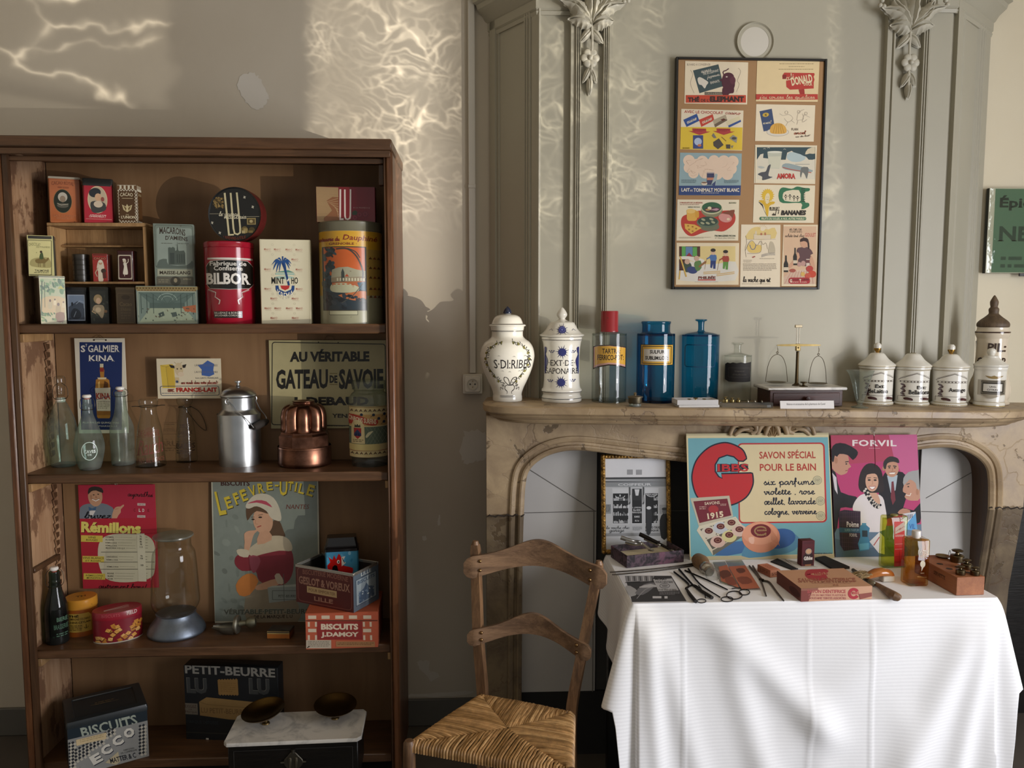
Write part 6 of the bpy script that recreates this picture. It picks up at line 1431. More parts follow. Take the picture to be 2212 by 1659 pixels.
# matchbox-size tin
tinbox('small_box', 'little dark tin with an orange band in front of the poster', VF, ((602, 1365), (795, 1365), (795, 1432), (602, 1432)), yon(VF, 700, 1432, ZS3), ZS3, .06, '7d4a1c', lambda a: a.rect(602, 1388, 795, 1432, 'a5642a').rect(602, 1365, 795, 1388, 'a8905a').rect(602, 1424, 795, 1432, '4a3018'), .006, '2c241c', rz=R(-4), r=.003)
# orange checked box, open tin box on it, cockerel tin inside
def a_(a):
 a.fill('b8593c'); rw = 'd2c0a8'
 for x in (948, 1060, 1175, 1290, 1410): a.rect(x, 1232, x+68, 1260, rw)
 for x0 in (945, 1005, 1405, 1462): a.rect(x0, 1285, x0+17, 1325, rw).rect(x0, 1395, x0+17, 1435, rw)
 for x0 in (948, 1405): a.rect(x0, 1342, x0+68, 1370, rw)
 a.rect(1022, 1280, 1400, 1432, '8f2a26').text('BISCUITS', 1055, 1300, 1366, 1350, 'dccab2', .05).text('J.DAMOY', 1055, 1368, 1368, 1418, 'dccab2', .05).rect(930, 1270, 1530, 1278, '5a2c20').rect(932, 1436, 1138, 1505, 'bdb09c').rect(1178, 1446, 1500, 1490, 'a87a50').lines(945, 1446, 1125, 1495, 4, '7d7264').lines(1190, 1456, 1490, 1480, 2, '6a4a2c').line([(940, 1500), (960, 1488)], 8, '3a2c24')
Yd = yon(VF, 1235, 1505, ZS3, 2.745)
t = tinbox('biscuit_box', 'orange and cream checked biscuit box under the open tin box', VF, ((925, 1215), (1532, 1200), (1525, 1492), (932, 1515)), Yd, ZS3, .21, 'b8593c', a_, .001, 'a8502f', rz=R(2), r=.002, mat='paper', cat='box')
x, w, h = spot(VF, ((925, 1215), (1532, 1200), (1525, 1492), (932, 1515)), Yd, ZS3); ZD = ZS3+h
def openbox():
 p = [atz(VF.x(a), VF.y(b), ZD) for a, b in ((850, 1118), (1328, 1212), (1565, 1100))]
 A, B_, C_ = p; u = (B_-A); u.z = 0; w = u.length; u.normalize(); rz = math.atan2(u.y, u.x); v_ = Vector((-u.y, u.x, 0)); d = min(.20, abs((C_-B_).dot(v_)))
 zt = at(VF.x(1320), VF.y(890), B_.y).z-ZD
 M0 = (A+B_)/2; t = thing('open_tin_box', 'open dark red tin box set askew on the orange biscuit box', 'box', (M0.x, M0.y, ZD+.0005), rz)
 q = ((850, 870), (1320, 930), (1328, 1212), (850, 1118)); h = zt
 b = MB().box(-w/2, w/2, 0, .0025, 0, h, 'tin', c('4a1a1c'), b=.0005).box(-w/2, w/2, d-.0025, d, 0, h, 'tin', c('2c2624'), b=.0005).box(-w/2, -w/2+.0025, .0026, d-.0026, 0, h, 'tin', c('33302c'), b=.0005).box(w/2-.0025, w/2, .0026, d-.0026, 0, h, 'tin', c('4a5058'), b=.0005).box(-w/2+.0026, w/2-.0026, .0026, d-.0026, 0, .0025, 'tin', c('1d1a18'), b=.0005)
 a = Art((845, 870, 1325, 1170), w, h); a.rect(845, 870, 1325, 1170, '54201f'); a.frame(862, 888, 1310, 1155, 5, '7d4a40', 30).text('BISCUITERIE MODERNE', 905, 900, 1285, 938, '8a5a4c', .01, 1, bend=8).text('GESLOT & VOREUX', 872, 955, 1300, 1018, '9b7260', .03, 1).rect(940, 1025, 1190, 1078, 'b59a70').text('POUR EMPORTER', 955, 1040, 1178, 1064, '6a4a30').text('LILLE', 1000, 1098, 1160, 1132, '9b7260', .03, 1); b.art(a, flat(-.0003), 'tin')
 a = Art((0, 0, 200, 300), d, h); a.rect(0, 0, 200, 300, '5d6a76').rect(20, 60, 180, 260, '98a4aa').frame(20, 60, 180, 260, 4, '2c3a4c').text('LILLE', 60, 20, 140, 48, 'c8ccc8', .02).text('BISCUITS', 32, 72, 168, 100, '39506a', .02).poly([(40, 250), (40, 170), (80, 150), (100, 115), (120, 150), (160, 170), (160, 250)], '54657a'); boxart_scatter(a, 20, 40, 160, 160, 245, ['c8d0d0', '39506a', '76889a'], 4, 5, 12); b.art(a, flat(-.0002), 'tin', M=T(w/2, d/2, 0, 0, 0, math.pi/2)); b.build('walls', t)
 r = MB()
 for x0, x1, y0, y1 in ((-w/2-.001, w/2+.001, -.001, .0035), (-w/2-.001, w/2+.001, d-.0035, d+.001), (-w/2-.001, -w/2+.0035, .0036, d-.0036), (w/2-.0035, w/2+.001, .0036, d-.0036)): r.box(x0, x1, y0, y1, h-.009, h+.0015, 'foil', c('b8b4ac'), b=.0008)
 r.build('bare_metal_rim', t); return t, w, d, rz, M0
tb, wb_, db_, rzb, Mb = openbox()
Yk = Mb.y+.085
def a_(a):
 a.fill('4f9ac0'); boxart_scatter(a, 14, 1100, 715, 1355, 860, ['6ab0d0', '3f86ac', '8cc4dc'], 6, 8, 24)
 a.poly([(1098, 790), (1125, 770), (1110, 735), (1145, 755), (1160, 725), (1178, 755), (1200, 718), (1225, 745), (1225, 785), (1260, 800), (1325, 815), (1320, 850), (1290, 875), (1240, 860), (1200, 850), (1180, 800), (1150, 815), (1110, 830)], 'c8201c', 2).poly([(1145, 900), (1145, 800), (1185, 795), (1195, 830), (1240, 860), (1290, 880), (1300, 905)], '14100e', 2).ell(1197, 770, 13, 12, 'e6e0d4').ell(1199, 771, 6, 6, '14100e').poly([(1225, 740), (1260, 735), (1240, 765), (1265, 780), (1226, 800)], 'e8e4da').line([(1232, 745), (1244, 768), (1258, 782)], 5, '1a1614')
q = ((1090, 590), (1372, 590), (1364, 900), (1092, 900))
t = tinbox('coffee_tin', 'small blue tin with a red cockerel and black lid inside the open box', VF, q, Yk, ZD+.0035, .068, '2f6f94', None, 0, rz=R(8), r=.010)
def cockerel():
 for ch in [o for o in bpy.data.objects if o.parent == t]: bpy.data.objects.remove(ch)
 x, w, h = spot(VF, q, Yk, ZD+.0035); d = .07; hb = at(VF.x(1230), VF.y(700), Yk).z-ZD-.0035
 b = MB().loft([(rr(w, d, .010, 0, d/2), 0), (rr(w, d, .010, 0, d/2), hb)], 'gloss', c('3d86aa'))
 a = Art((1092, 705, 1364, 1005), w-.012, hb); a_(a); b.art(a, flat(-.0004), 'gloss'); b.build('body', t, ang=50)
 MB().loft([(rr(w+.004, d+.004, .011, 0, d/2), hb+.0003), (rr(w+.004, d+.004, .011, 0, d/2), hb+.010), (rr(w-.004, d-.004, .010, 0, d/2), hb+.014), (rr(w-.003, d-.003, .010, 0, d/2), hb+.020), (rr(w-.016, d-.016, .010, 0, d/2), h), (rr(w-.02, d-.02, .010, 0, d/2), h)], 'gloss', c('171517')).build('lid', t, ang=40)
cockerel()
# ================================================================ bottom shelf
def ecco():
 A, B_, D_ = (atz(VG.x(a), VG.y(b), ZS0+.195) for a, b in ((672, 838), (1476, 640), (590, 565)))
 u = (B_-A); w = u.length; u.normalize(); v_ = Vector((-u.y, u.x, 0)); d = .20; h = .195
 t = thing('biscuit_tin', 'large dark lidded biscuit tin with a checkered front on the bottom shelf', 'tin', ((A.x+B_.x)/2, (A.y+B_.y)/2, ZS0), math.atan2(u.y, u.x)); hb = h-.022
 t.location = Vector(t.location)+v_*max(0, 2.70-A.y)*.6
 a = Art(((680, 880), (1478, 680), (1500, 1165), (705, 1400)), w, hb); F_ = lambda x, y: (x, y)
 a.poly([(680, 880), (1478, 680), (1482, 790), (684, 990)], '1c2830').text('BISCUITS', 800, 795, 1380, 905, '9aa294', .02, 1, skew=0, rot=-14)
 a.poly([(684, 990), (1482, 790), (1500, 1165), (705, 1400)], '8a8a86')
 def chk(x0, y0, nx, ny, s_):
  for i in range(nx):
   for j in range(ny):
    x, y = x0+i*s_, y0+j*s_-i*s_*.25; a.poly([(x, y-s_*.5), (x+s_*.5, y), (x, y+s_*.5), (x-s_*.5, y)], '23262c').poly([(x+s_*.5, y-s_*.0-s_*.12), (x+s_, y+s_*.38), (x+s_*.5, y+s_*.88), (x, y+s_*.38)], 'b8b2a2')
 chk(700, 1030, 2, 8, 36); chk(1405, 850, 2, 9, 36)
 for i in range(11): chk(765+i*36, 1100-i*22, 1, max(1, 4-i//4), 36)
 a.poly([(765, 990), (1062, 915), (1060, 985), (900, 1020), (770, 1055)], 'c9b48c').lines(800, 960, 1040, 1000, 2, 'a8946c', rot=-14)
 for s_, x, y in (('E', 905, 1145), ('C', 1005, 1050), ('C', 1118, 955), ('O', 1235, 870)): a.text(s_, x, y, x+112, y+100, 'd0ccc0', .06, rot=-30, shadow=(7, 7, '1c2030'))
 a.text('FABRICATION', 1235, 1085, 1345, 1102, '4a4a48', rot=-14).text('DE COMPIEGNE', 1205, 1110, 1375, 1128, '4a4a48', rot=-14).poly([(1050, 1240), (1180, 1120), (1200, 1230), (1160, 1260)], 'b5a888').text('MATTER & C', 1095, 1160, 1365, 1215, '22242a', .02, rot=-14)
 MB().box(-w/2, w/2, 0, d, 0, hb, 'tin', c('1c2428'), b=.003).art(a, flat(-.0004), 'tin').build('body', t)
 MB().loft([(rr(w+.006, d+.006, .006, 0, d/2), hb+.0003), (rr(w+.006, d+.006, .006, 0, d/2), hb+.014), (rr(w, d, .005, 0, d/2), h), (rr(w-.05, d-.05, .005, 0, d/2), h+.001), (rr(w-.054, d-.054, .005, 0, d/2), h-.002)], 'tin', c('23292c')).art((lambda q_: (q_.line([(-60, 0), (60, 4)], 2, '7d6a50').lines(-40, -14, 40, 12, 2, '6d5a40'), q_)[1])(Art((-100, -60, 100, 60), w*.6, d*.6)), lambda x, z, l: (x, .04+z, h-.0015+l), 'tin').build('lid', t, ang=40)
ecco()
def a_(a):
 a.fill('15181c'); kk = '8b8880'
 a.text('PETIT-BEURRE', 160, 205, 985, 282, kk, .03)
 a.text('LU', 170, 320, 355, 455, '3c3e3e', .05, shadow=(-3, -3, '76746c')).text('LU', 745, 300, 930, 438, '3c3e3e', .05, shadow=(-3, -3, '76746c'))
 a.poly([(455, 320), (640, 305), (642, 455), (458, 460)], '8a6a3c'); a.lines(478, 345, 620, 435, 5, '7d5e34')
 for i in range(8): a.ell(458+i*26, 318-i*1.8, 8, 8, '15181c', n=8).ell(460+i*26, 460-i*.6, 8, 8, '15181c', n=8)
 a.poly([(275, 525), (345, 482), (812, 505), (820, 670), (540, 668), (275, 645)], '8d7044').line([(275, 525), (345, 545), (812, 560)], 4, '6d5430').text('LU PETIT-BEURRE', 290, 575, 700, 620, '6a5030', .01).rect(830, 515, 978, 650, '5a5444')
 a.rect(135, 542, 258, 640, '6d655a').text('EXIGEZ', 142, 555, 245, 582, '3a2420').text('LA', 175, 588, 205, 602, '3a2420').text('Marque', 142, 608, 248, 630, '3a2420'); a.text('MARQUE DEPOSEE', 150, 690, 440, 722, '30363c').line([(135, 800), (1005, 790)], 4, '4a453c').rect(320, 842, 345, 858, 'c8c4bc')
Yl = yon(VH, 400, 862, ZS0)
tinbox('biscuit_tin', 'flat black biscuit tin with grey initials and tan pictures behind the balance', VH, ((150, 212), (1005, 196), (1000, 845), (135, 862)), Yl, ZS0, .06, '14171a', a_, 0, rz=R(-6), r=.003, mat='tinflat')
def balance():
 Zm = ZS0+.165; A, B_ = atz(VH.x(495), VH.y(890), Zm), atz(VH.x(1720), VH.y(838), Zm); w = (B_-A).length; u = (B_-A).normalized()
 t = thing('shop_balance', 'grocer\'s balance with a marble top and two brass pans, bottom shelf', 'scales', ((A.x+B_.x)/2, (A.y+B_.y)/2, ZS0), math.atan2(u.y, u.x)); d = .20; h = .165
 b = MB().box(-w/2+.012, w/2-.012, .014, d-.01, .0, h-.0125, 'wood_black', b=.003).build('cabinet', t)
 f = MB()
 for x0, x1, z0, z1 in ((-w/2+.03, w/2-.03, .020, .022), (-w/2+.03, w/2-.03, h-.036, h-.034), (-w/2+.03, -w/2+.032, .022, h-.036), (w/2-.032, w/2-.03, .022, h-.036)): f.box(x0, x1, .012, .0145, z0, z1, 'matte', c('2c2926'), b=.0003)
 f.build('panel_line', t)
 m = [(-w/2, .015), (-w/2+.012, 0), (w/2-.014, 0), (w/2, .016), (w/2, d-.016), (w/2-.012, d), (-w/2+.012, d), (-w/2, d-.016)]
 MB().loft([(m, h-.012), (m, h-.002), ([(x*.994, y*.985+.0015) for x, y in m], h)], 'marble', smooth=False).build('marble_slab', t)
 e = MB().prism([(x, z+h*.52) for x, z in [(.030*math.cos(q*math.pi/12)*(1+.1*math.cos(q*math.pi/3)), .034*math.sin(q*math.pi/12)*(1+.1*math.cos(q*math.pi/3))) for q in range(24)]], .006, .013, 'roughmetal', c('5a564c'), b=.002)
 for s_ in (-1, 1): e.box(s_*.010-.004, s_*.010+.004, .003, .0065, h*.52-.018, h*.52+.018, 'roughmetal', c('76705f'), b=.001).tube([(s_*.03, .009, h*.52), (s_*.042, .009, h*.52)], .004, 'roughmetal', c('5a564c'))
 e.tube([(0, .009, h*.52+.034), (0, .009, h*.52+.046)], .007, 'roughmetal', c('5a564c')).build('badge', t)
 for s_, x, y, tx in ((-1, -w*.25, d*.62, -.10), (1, w*.27, d*.70, -.02)):
  pn = MB().lathe([(0, 0), (.014, 0), (.012, .004), (.006, .006), (.005, .030), (.012, .034), (0, .036)], 'roughmetal', c('6d5a38'), M=T(x, y, h+.0005), seg=24); pn.build('pan_stem', t)
  p = [(0, .034), (.030, .035), (.056, .041), (.071, .052), (.074, .056), (.070, .0545), (.055, .044), (.030, .0375), (0, .0365)]
  MB().lathe(p, 'metal', c('7d6438'), seg=48, M=T(x, y, h, R(6), R(-8 if s_ < 0 else 2))).build('pan', t)
balance()
# ================================================================ on the mantelpiece
def ym(px, py):
 y = 2.75
 for _ in range(6): x = at(px, py, y).x; y = max(2.67, min(2.88, atz(px, py, mz(x)).y))
 return y
def mstand(v, cx, base, hw, name, label, cat, Y=None, **k):
 Yb = Y or ym(v.x(cx), v.y(base)); r = hw*Yb/FPX/v.k; Yc = Yb+r; x = xat(v.x(cx), Yc, 1.45)
 return thing(name, label, cat, (x, Yc, mz(x)+.0006), face(x, Yc), **k), Yc, Yc/FPX/v.k
CW, INK, NAVY = c('dcd8cc'), '211f24', '2b2f66'
t, Yc, k = mstand(VK, 405, 1172, 148, 'apothecary_jar', 'round-bellied white jar with olive wreath and black capitals, left end of the mantel', 'jar')
bp = [(146, 1172), (151, 1160), (150, 1128), (147, 1100), (165, 1040), (205, 955), (248, 850), (270, 760), (276, 700), (262, 630), (228, 575), (182, 540), (160, 512), (158, 468)]
bp = spl(bp, 5)
rp = lambda z, P=bp, b=1172: next((a0+(a1-a0)*((b-z/k)-y0)/((y1-y0) or 1) for (a0, y0), (a1, y1) in zip(P, P[1:]) if y1 <= b-z/k <= y0), P[-1][0])*k
b = MB(); turned(b, VK, Yc, 1172, bp, 'gloss', CW, smooth=0, seg=96)
a = CArt(405, 290, 530, 1172, 276*k, 642*k, eps=.0003); a.text('S·DI:RIBES', 262, 738, 665, 826, INK, .0, 1)
r_ = random.Random(4)
for s_ in (-1, 1):
 P = spl([(405+s_*60, 560), (405+s_*140, 580), (405+s_*205, 650), (405+s_*222, 740), (405+s_*200, 830), (405+s_*150, 910), (405+s_*90, 975)], 6); a.line(P, 3, '39402c')
 for i in range(1, len(P), 2):
  x, y = P[i]; q = r_.uniform(0, 360)
  if i % 4 == 1: a.ell(x+8*s_, y+10, 16, 12, '7a7440', q)
  for dq in (0, 70): a.poly([(x, y), (x+22*math.cos(R(q+dq))-6*math.sin(R(q+dq)), y+22*math.sin(R(q+dq))+6*math.cos(R(q+dq))), (x+34*math.cos(R(q+dq)), y+34*math.sin(R(q+dq)))], '262b2c', 2)
 a.line([(445, 995), (445+s_*30, 930), (445+s_*75, 915), (445+s_*80, 950), (445+s_*40, 985), (445, 1000)], 6, INK, sm=5).line([(445, 1000), (445+s_*60, 1000), (445+s_*80, 1035), (445+s_*40, 1065), (445+s_*50, 1090)], 7, INK, sm=5, taper=1)
 a.line([(445+s_*75, 985), (445+s_*100, 970), (445+s_*90, 1010), (445+s_*120, 990), (445+s_*110, 1040), (445+s_*150, 1020), (445+s_*160, 1050)], 5, INK, sm=5)
for x, y in ((320, 700), (475, 705), (590, 700), (355, 850), (435, 858), (545, 850)): a.line([(x-12, y+5), (x, y-4), (x+12, y+6)], 2.5, '6a6a68')
for y in (1108, 1120): a.line([(262, y), (548, y)], 4, INK)
for y in (470, 485): pass
b.art(a, lambda px, pz, l: (lambda g, r0: (r0*math.sin(g), -r0*math.cos(g), pz))(px/(276*k), rp(pz)+.0003+l), 'gloss', step=.006); b.build('jar_body', t, ang=60)
lid = MB(); turned(lid, VK, Yc, 1172, [(160, 466), (168, 440), (172, 415), (184, 412), (187, 403), (180, 396), (160, 386), (150, 360), (128, 322), (90, 300), (42, 292), (34, 286)], 'gloss', CW, smooth=3, seg=56)
lid.lathe([(161*k, (1172-462)*k), (163.5*k, (1172-461)*k), (164*k, (1172-456)*k), (162*k, (1172-455)*k)], 'gloss', c(INK), seg=56).lathe([(172.5*k, (1172-393)*k), (174*k, (1172-391)*k), (169*k, (1172-389)*k)], 'gloss', c(INK), seg=56); L_ = lid.build('lid', t)
kb = MB(); turned(kb, VK, Yc, 1172, [(34, 288), (43, 280), (40, 258), (25, 232), (0, 210)], 'gloss', c('161d33'), smooth=3, seg=24); kb.build('knob', L_)
def flower(a, x, y, s, col=NAVY, c2='5a60a0'):
 for i in range(14): q = i*2*math.pi/14+.1; a.poly([(x+s*.3*math.cos(q-.25), y+s*.3*math.sin(q-.25)), (x+s*(1 if i % 2 else .8)*math.cos(q), y+s*(1 if i % 2 else .8)*math.sin(q)), (x+s*.3*math.cos(q+.25), y+s*.3*math.sin(q+.25))], col)
 a.ell(x, y, s*.55, s*.5, col, n=16).ring(x, y, s*.36, s*.34, s*.07, c2, n=14).ell(x, y, s*.16, s*.16, c2, n=10)
t, Yc, k = mstand(VK, 956, 1182, 200, 'apothecary_jar', 'waisted white jar with three blue flowers, second from the left on the mantel', 'jar')
bp2 = [(198, 1182), (205, 1170), (204, 1140), (192, 1112), (194, 1095), (205, 1078), (205, 1060), (190, 1035), (182, 960), (179, 850), (180, 740), (186, 640), (196, 575), (206, 552), (204, 525)]
bp2 = spl(bp2, 4)
b = MB(); turned(b, VK, Yc, 1182, bp2, 'gloss', CW, smooth=0, seg=96)
rp2 = lambda z: next((a0+(a1-a0)*((1182-z/k)-y0)/((y1-y0) or 1) for (a0, y0), (a1, y1) in zip(bp2, bp2[1:]) if y1 <= 1182-z/k <= y0), 200)*k
a = CArt(956, 196, 530, 1182, 190*k, 652*k, eps=.0003); a.text('·EXT·DE·', 812, 752, 1100, 808, INK, .0, 1).text('SAPONAIRE', 778, 832, 1140, 890, INK, 0, 1)
flower(a, 962, 672, 78); flower(a, 952, 975, 78)
for x, y in ((850, 665), (1075, 665), (835, 960), (1075, 955)):
 a.line([(x-28, y-5), (x, y+12), (x+28, y-4)], 3, NAVY, sm=4)
 for q in range(5): a.ell(x-24+q*12, y+(q % 2)*14-6, 8, 5, NAVY, q*40, 8)
for s_ in (-1, 1): a.poly([(956+s_*176, 620), (956+s_*160, 660), (956+s_*172, 700), (956+s_*150, 760), (956+s_*165, 830), (956+s_*182, 900), (956+s_*186, 760)], NAVY, 3).ell(956+s_*168, 640, 12, 18, NAVY)
for y in (552, 1078, 1142): a.line([(762, y), (1150, y)], 5, INK)
b.art(a, lambda px, pz, l: (lambda g, r0: (r0*math.sin(g), -r0*math.cos(g), pz))(px/(190*k), rp2(pz)+.0003+l), 'gloss', step=.006); b.build('jar_body', t, ang=60)
lp = [(206, 522), (222, 512), (226, 502), (200, 486), (165, 450), (140, 405), (118, 376), (70, 366), (42, 352), (32, 338), (48, 316), (53, 292), (34, 255), (10, 228), (0, 226)]
lp = spl(lp, 3)
lid = MB(); turned(lid, VK, Yc, 1182, lp, 'gloss', CW, smooth=0, seg=72)
rl = lambda z: next((a0+(a1-a0)*((1182-z/k)-y0)/((y1-y0) or 1) for (a0, y0), (a1, y1) in zip(lp, lp[1:]) if y1 <= 1182-z/k <= y0), 100)*k
a = CArt(962, 175, 376, 512, 150*k, 136*k, eps=.0003); flower(a, 965, 448, 72)
for x in (850, 1085): a.line([(x-20, 455), (x, 440), (x+18, 458)], 3, NAVY)
z0 = (1182-512)*k; lid.art(a, lambda px, pz, l: (lambda g, r0: (r0*math.sin(g), -r0*math.cos(g), pz+z0))(px/(150*k), rl(pz+z0)+.0004+l), 'gloss', step=.006).build('lid', t, ang=60)
# clear jar with red cap
t, Yc, k = mstand(VK, 1437, 1182, 172, 'pharmacy_bottle', 'clear glass pharmacy bottle with a red cap and a gold label', 'bottle')
b = MB(); turned(b, VK, Yc, 1182, [(160, 1182), (172, 1172), (176, 1150), (176, 540), (170, 505), (140, 484), (100, 474), (92, 468)], 'glass_clear', smooth=3, seg=56); b.lathe([(0, 14*k), (166*k, 14*k), (168*k, 24*k), (0, 26*k)], 'glass_clear', seg=48); b.build('glass_body', t)
MB().lathe([(0, 712*k), (84*k, 712*k), (90*k, 715*k), (91*k, 725*k), (88*k, 730*k), (88*k, 918*k), (84*k, 926*k), (0, 927*k)], 'tin', c('8e1b22'), seg=40).build('cap', t)
a = CArt(1445, 178, 595, 852, 176*k+.0006, 257*k); a.poly([(1282, 615), (1330, 600), (1445, 594), (1612, 620), (1612, 835), (1520, 805), (1440, 800), (1350, 820), (1282, 850)], '2a1c12').poly([(1290, 622), (1330, 608), (1445, 602), (1606, 626), (1606, 820), (1520, 792), (1440, 788), (1350, 806), (1290, 832)], 'b98f86').poly([(1302, 622), (1335, 610), (1445, 605), (1606, 628), (1606, 800), (1520, 776), (1440, 772), (1350, 786), (1302, 806)], 'c89a3c').text('TARTRA:', 1375, 632, 1555, 682, '2a2016', .015).text('FERRICO-POT:', 1330, 694, 1588, 748, '2a2016', .015)
MB().art(a, around(176*k+.0006, (1182-852)*k), 'gloss', step=.006).build('label', t, solid=False)
# blue jar
t, Yc, k = mstand(VK, 1908, 1186, 188, 'pharmacy_jar', 'blue glass jar with a wide open mouth and a gold-framed label', 'jar')
b = MB(); turned(b, VK, Yc, 1186, [(178, 1186), (190, 1172), (192, 1140), (193, 540), (188, 508), (165, 486), (146, 474), (142, 450), (143, 392), (150, 378), (148, 362), (138, 360)], 'glass_blue', smooth=3, seg=56); b.lathe([(0, 14*k), (182*k, 14*k), (184*k, 26*k), (0, 30*k)], 'glass_blue', seg=48); b.build('glass_body', t)
a = CArt(1925, 194, 588, 802, 193*k+.0006, 214*k); a.rect(1775, 590, 2098, 800, '1a1712').rect(1780, 596, 2092, 794, 'c69c40').rect(1790, 606, 2080, 784, '17130e').rect(1797, 613, 2073, 777, 'c69c40').rect(1808, 636, 2058, 760, 'c8c4bc').text('SULFUR', 1868, 645, 2012, 682, '24201e', .03).text('SUBLIM:LOT:', 1824, 706, 2046, 744, '24201e', .03)
MB().art(a, around(193*k+.0006, (1186-802)*k), 'gloss', step=.006).build('label', t, solid=False)
# blue bottle
t, Yc, k = mstand(VL, 368, 1300, 215, 'pharmacy_bottle', 'blue glass bottle with narrow neck and a blank moulded panel', 'bottle')
b = MB(); turned(b, VL, Yc, 1300, [(200, 1300), (212, 1288), (216, 1250), (222, 610), (215, 570), (170, 540), (90, 524), (62, 515), (56, 480), (58, 410), (66, 400), (80, 392), (78, 380), (60, 378)], 'glass_blue', smooth=3, seg=56); b.lathe([(0, 14*k), (205*k, 14*k), (208*k, 28*k), (0, 32*k)], 'glass_blue', seg=48)
a = CArt(395, 226, 640, 930, 222*k, 290*k); a.frame(232, 664, 570, 912, 9, '0e3f63', 30); b.art(a, around(222*k, 370*k), 'gloss', step=.006); b.build('glass_body', t)
# small lidded pot
t, Yc, k = mstand(VK, 1706, 1208, 60, 'spirit_lamp', 'tiny metal pot with a knobbed lid in front of the blue glass', 'lamp', Y=2.672)
br = c('8d8068'); MB().lathe([(0, 0), (60*k, 0), (63*k, 8*k), (62*k, 28*k), (0, 30*k)], 'glass_frost', seg=32).build('glass_foot', t)
MB().lathe([(0, 30*k), (66*k, 31*k), (70*k, 40*k), (70*k, 88*k), (0, 90*k)], 'roughmetal', c('5d5544'), seg=36).build('burner', t)
MB().lathe([(0, 90*k), (76*k, 90*k), (78*k, 100*k), (50*k, 108*k), (14*k, 112*k), (12*k, 118*k), (18*k, 130*k), (10*k, 142*k), (0, 146*k)], 'roughmetal', br, seg=32).build('lid', t)
def weight(par_label, x, y, z, s, col='a08a58', group=None, name='brass_weight'):
 t = thing(name, par_label, 'weight', (x, y, z), group=group)
 MB().lathe([(0, 0), (.5*s, 0), (.52*s, .04*s), (.52*s, .5*s), (.46*s, .56*s), (.16*s, .62*s), (.13*s, .72*s)], 'metal', c(col), seg=24).build('weight_body', t)
 MB().lathe([(.13*s, .72*s), (.15*s, .78*s), (.40*s, .86*s), (.44*s, .94*s), (.3*s, 1.0*s), (0, 1.03*s)], 'metal', c(col), seg=24).build('knob', t); return t
# white tray
Yt = 2.672; p0, p1 = at(VL.x(120), VL.y(1372), Yt), at(VL.x(600), VL.y(1372), Yt); w = p1.x-p0.x; cx = (p0.x+p1.x)/2
t = thing('weight_tray', 'shallow white open box with small brass weights in front of the blue bottle', 'tray', (cx, Yt, mz(cx)+.0006)); d = .075
MB().box(-w/2+.006, w/2, 0, d, 0, .008, 'paper', c('cfccc8'), b=.0005).build('lid_underneath', t)
m = MB().box(-w/2, w/2-.004, 0, d, .0085, .0100, 'paper', c('b8b4b2'), b=.0003)
for x0, x1, y0, y1 in ((-w/2, w/2-.004, -.001, .0005), (-w/2, w/2-.004, d-.0005, d+.001)): m.box(x0, x1, y0, y1, .0085, .026, 'paper', c('c9c6c4'), b=.0003)
for x in (-w/2, w/2-.005): m.box(x, x+.0012, .0008, d-.0008, .0085, .026, 'paper', c('c9c6c4'), b=.0003)
m.build('tray', t)
for i, (dx, s) in enumerate(((-.022, .013), (.0, .016), (.030, .013))): weight(('small brass weight at the left in the white tray', 'largest brass weight, middle of the white tray', 'small brass weight at the right in the white tray')[i], cx+dx, Yt+.035, mz(cx)+.0108, s*1.25, 'b59a5c', 'weights in the white tray')
# label-less clear bottle with dark paper
t, Yc, k = mstand(VL, 802, 1302, 152, 'pharmacy_bottle', 'small clear bottle with a torn black paper label left of the balance', 'bottle')
b = MB(); turned(b, VL, Yc, 1302, [(145, 1302), (156, 1292), (158, 1260), (158, 820), (152, 795), (110, 775), (60, 762), (40, 750), (38, 670), (46, 658), (62, 650), (60, 640), (44, 638)], 'glass_clear', smooth=3, seg=48); b.build('glass_body', t)
a = CArt(810, 160, 850, 1085, 158*k+.0006, 235*k); a.poly([(675, 880), (700, 862), (730, 868), (760, 858), (800, 866), (850, 856), (890, 866), (958, 852), (955, 1078), (880, 1082), (720, 1080), (675, 1055)], '221f1e').frame(712, 920, 940, 1025, 3, '4a4440').text('Liqueur', 785, 945, 890, 970, '5d5650').text("d'Hoffmann", 760, 985, 905, 1005, '565049')
MB().art(a, around(158*k+.0006, (1302-1085)*k), 'paper', step=.006).build('label', t, solid=False)
# clear block of weights
Yt = 2.670; p0, p1 = at(VL.x(630), VL.y(1378), Yt), at(VL.x(1212), VL.y(1378), Yt); w = p1.x-p0.x; cx = (p0.x+p1.x)/2
t = thing('weight_block', 'low clear plastic block with little weights in front of the balance', 'weight stand', (cx, Yt, mz(cx)+.0006), ry=.0)
MB().box(-w/2, w/2, 0, .028, 0, .018, 'acrylic', b=.001).build('clear_block', t); MB().box(w/2-.022, w/2-.008, -.0008, -.0002, .002, .010, 'matte', c('6a6a66'), b=0).build('size_mark', t)
for i, (zx, s, nm) in enumerate(((668, .020, 'tallest weight, at the left end of the clear block'), (745, .017, 'second weight from the left on the clear block'), (815, .015, 'third weight from the left on the clear block'), (925, .008, 'fourth, tiny weight on the clear block'), (1005, .007, 'fifth, tiny weight on the clear block'), (1085, .006, 'last tiny weight, right end of the clear block'))):
 x = at(VL.x(zx), 860, Yt+.014).x; weight(nm, x, Yt+.014, mz(cx)+.0190, s, '9b8a5e' if i < 3 else 'b0aa98', 'weights on the clear block')
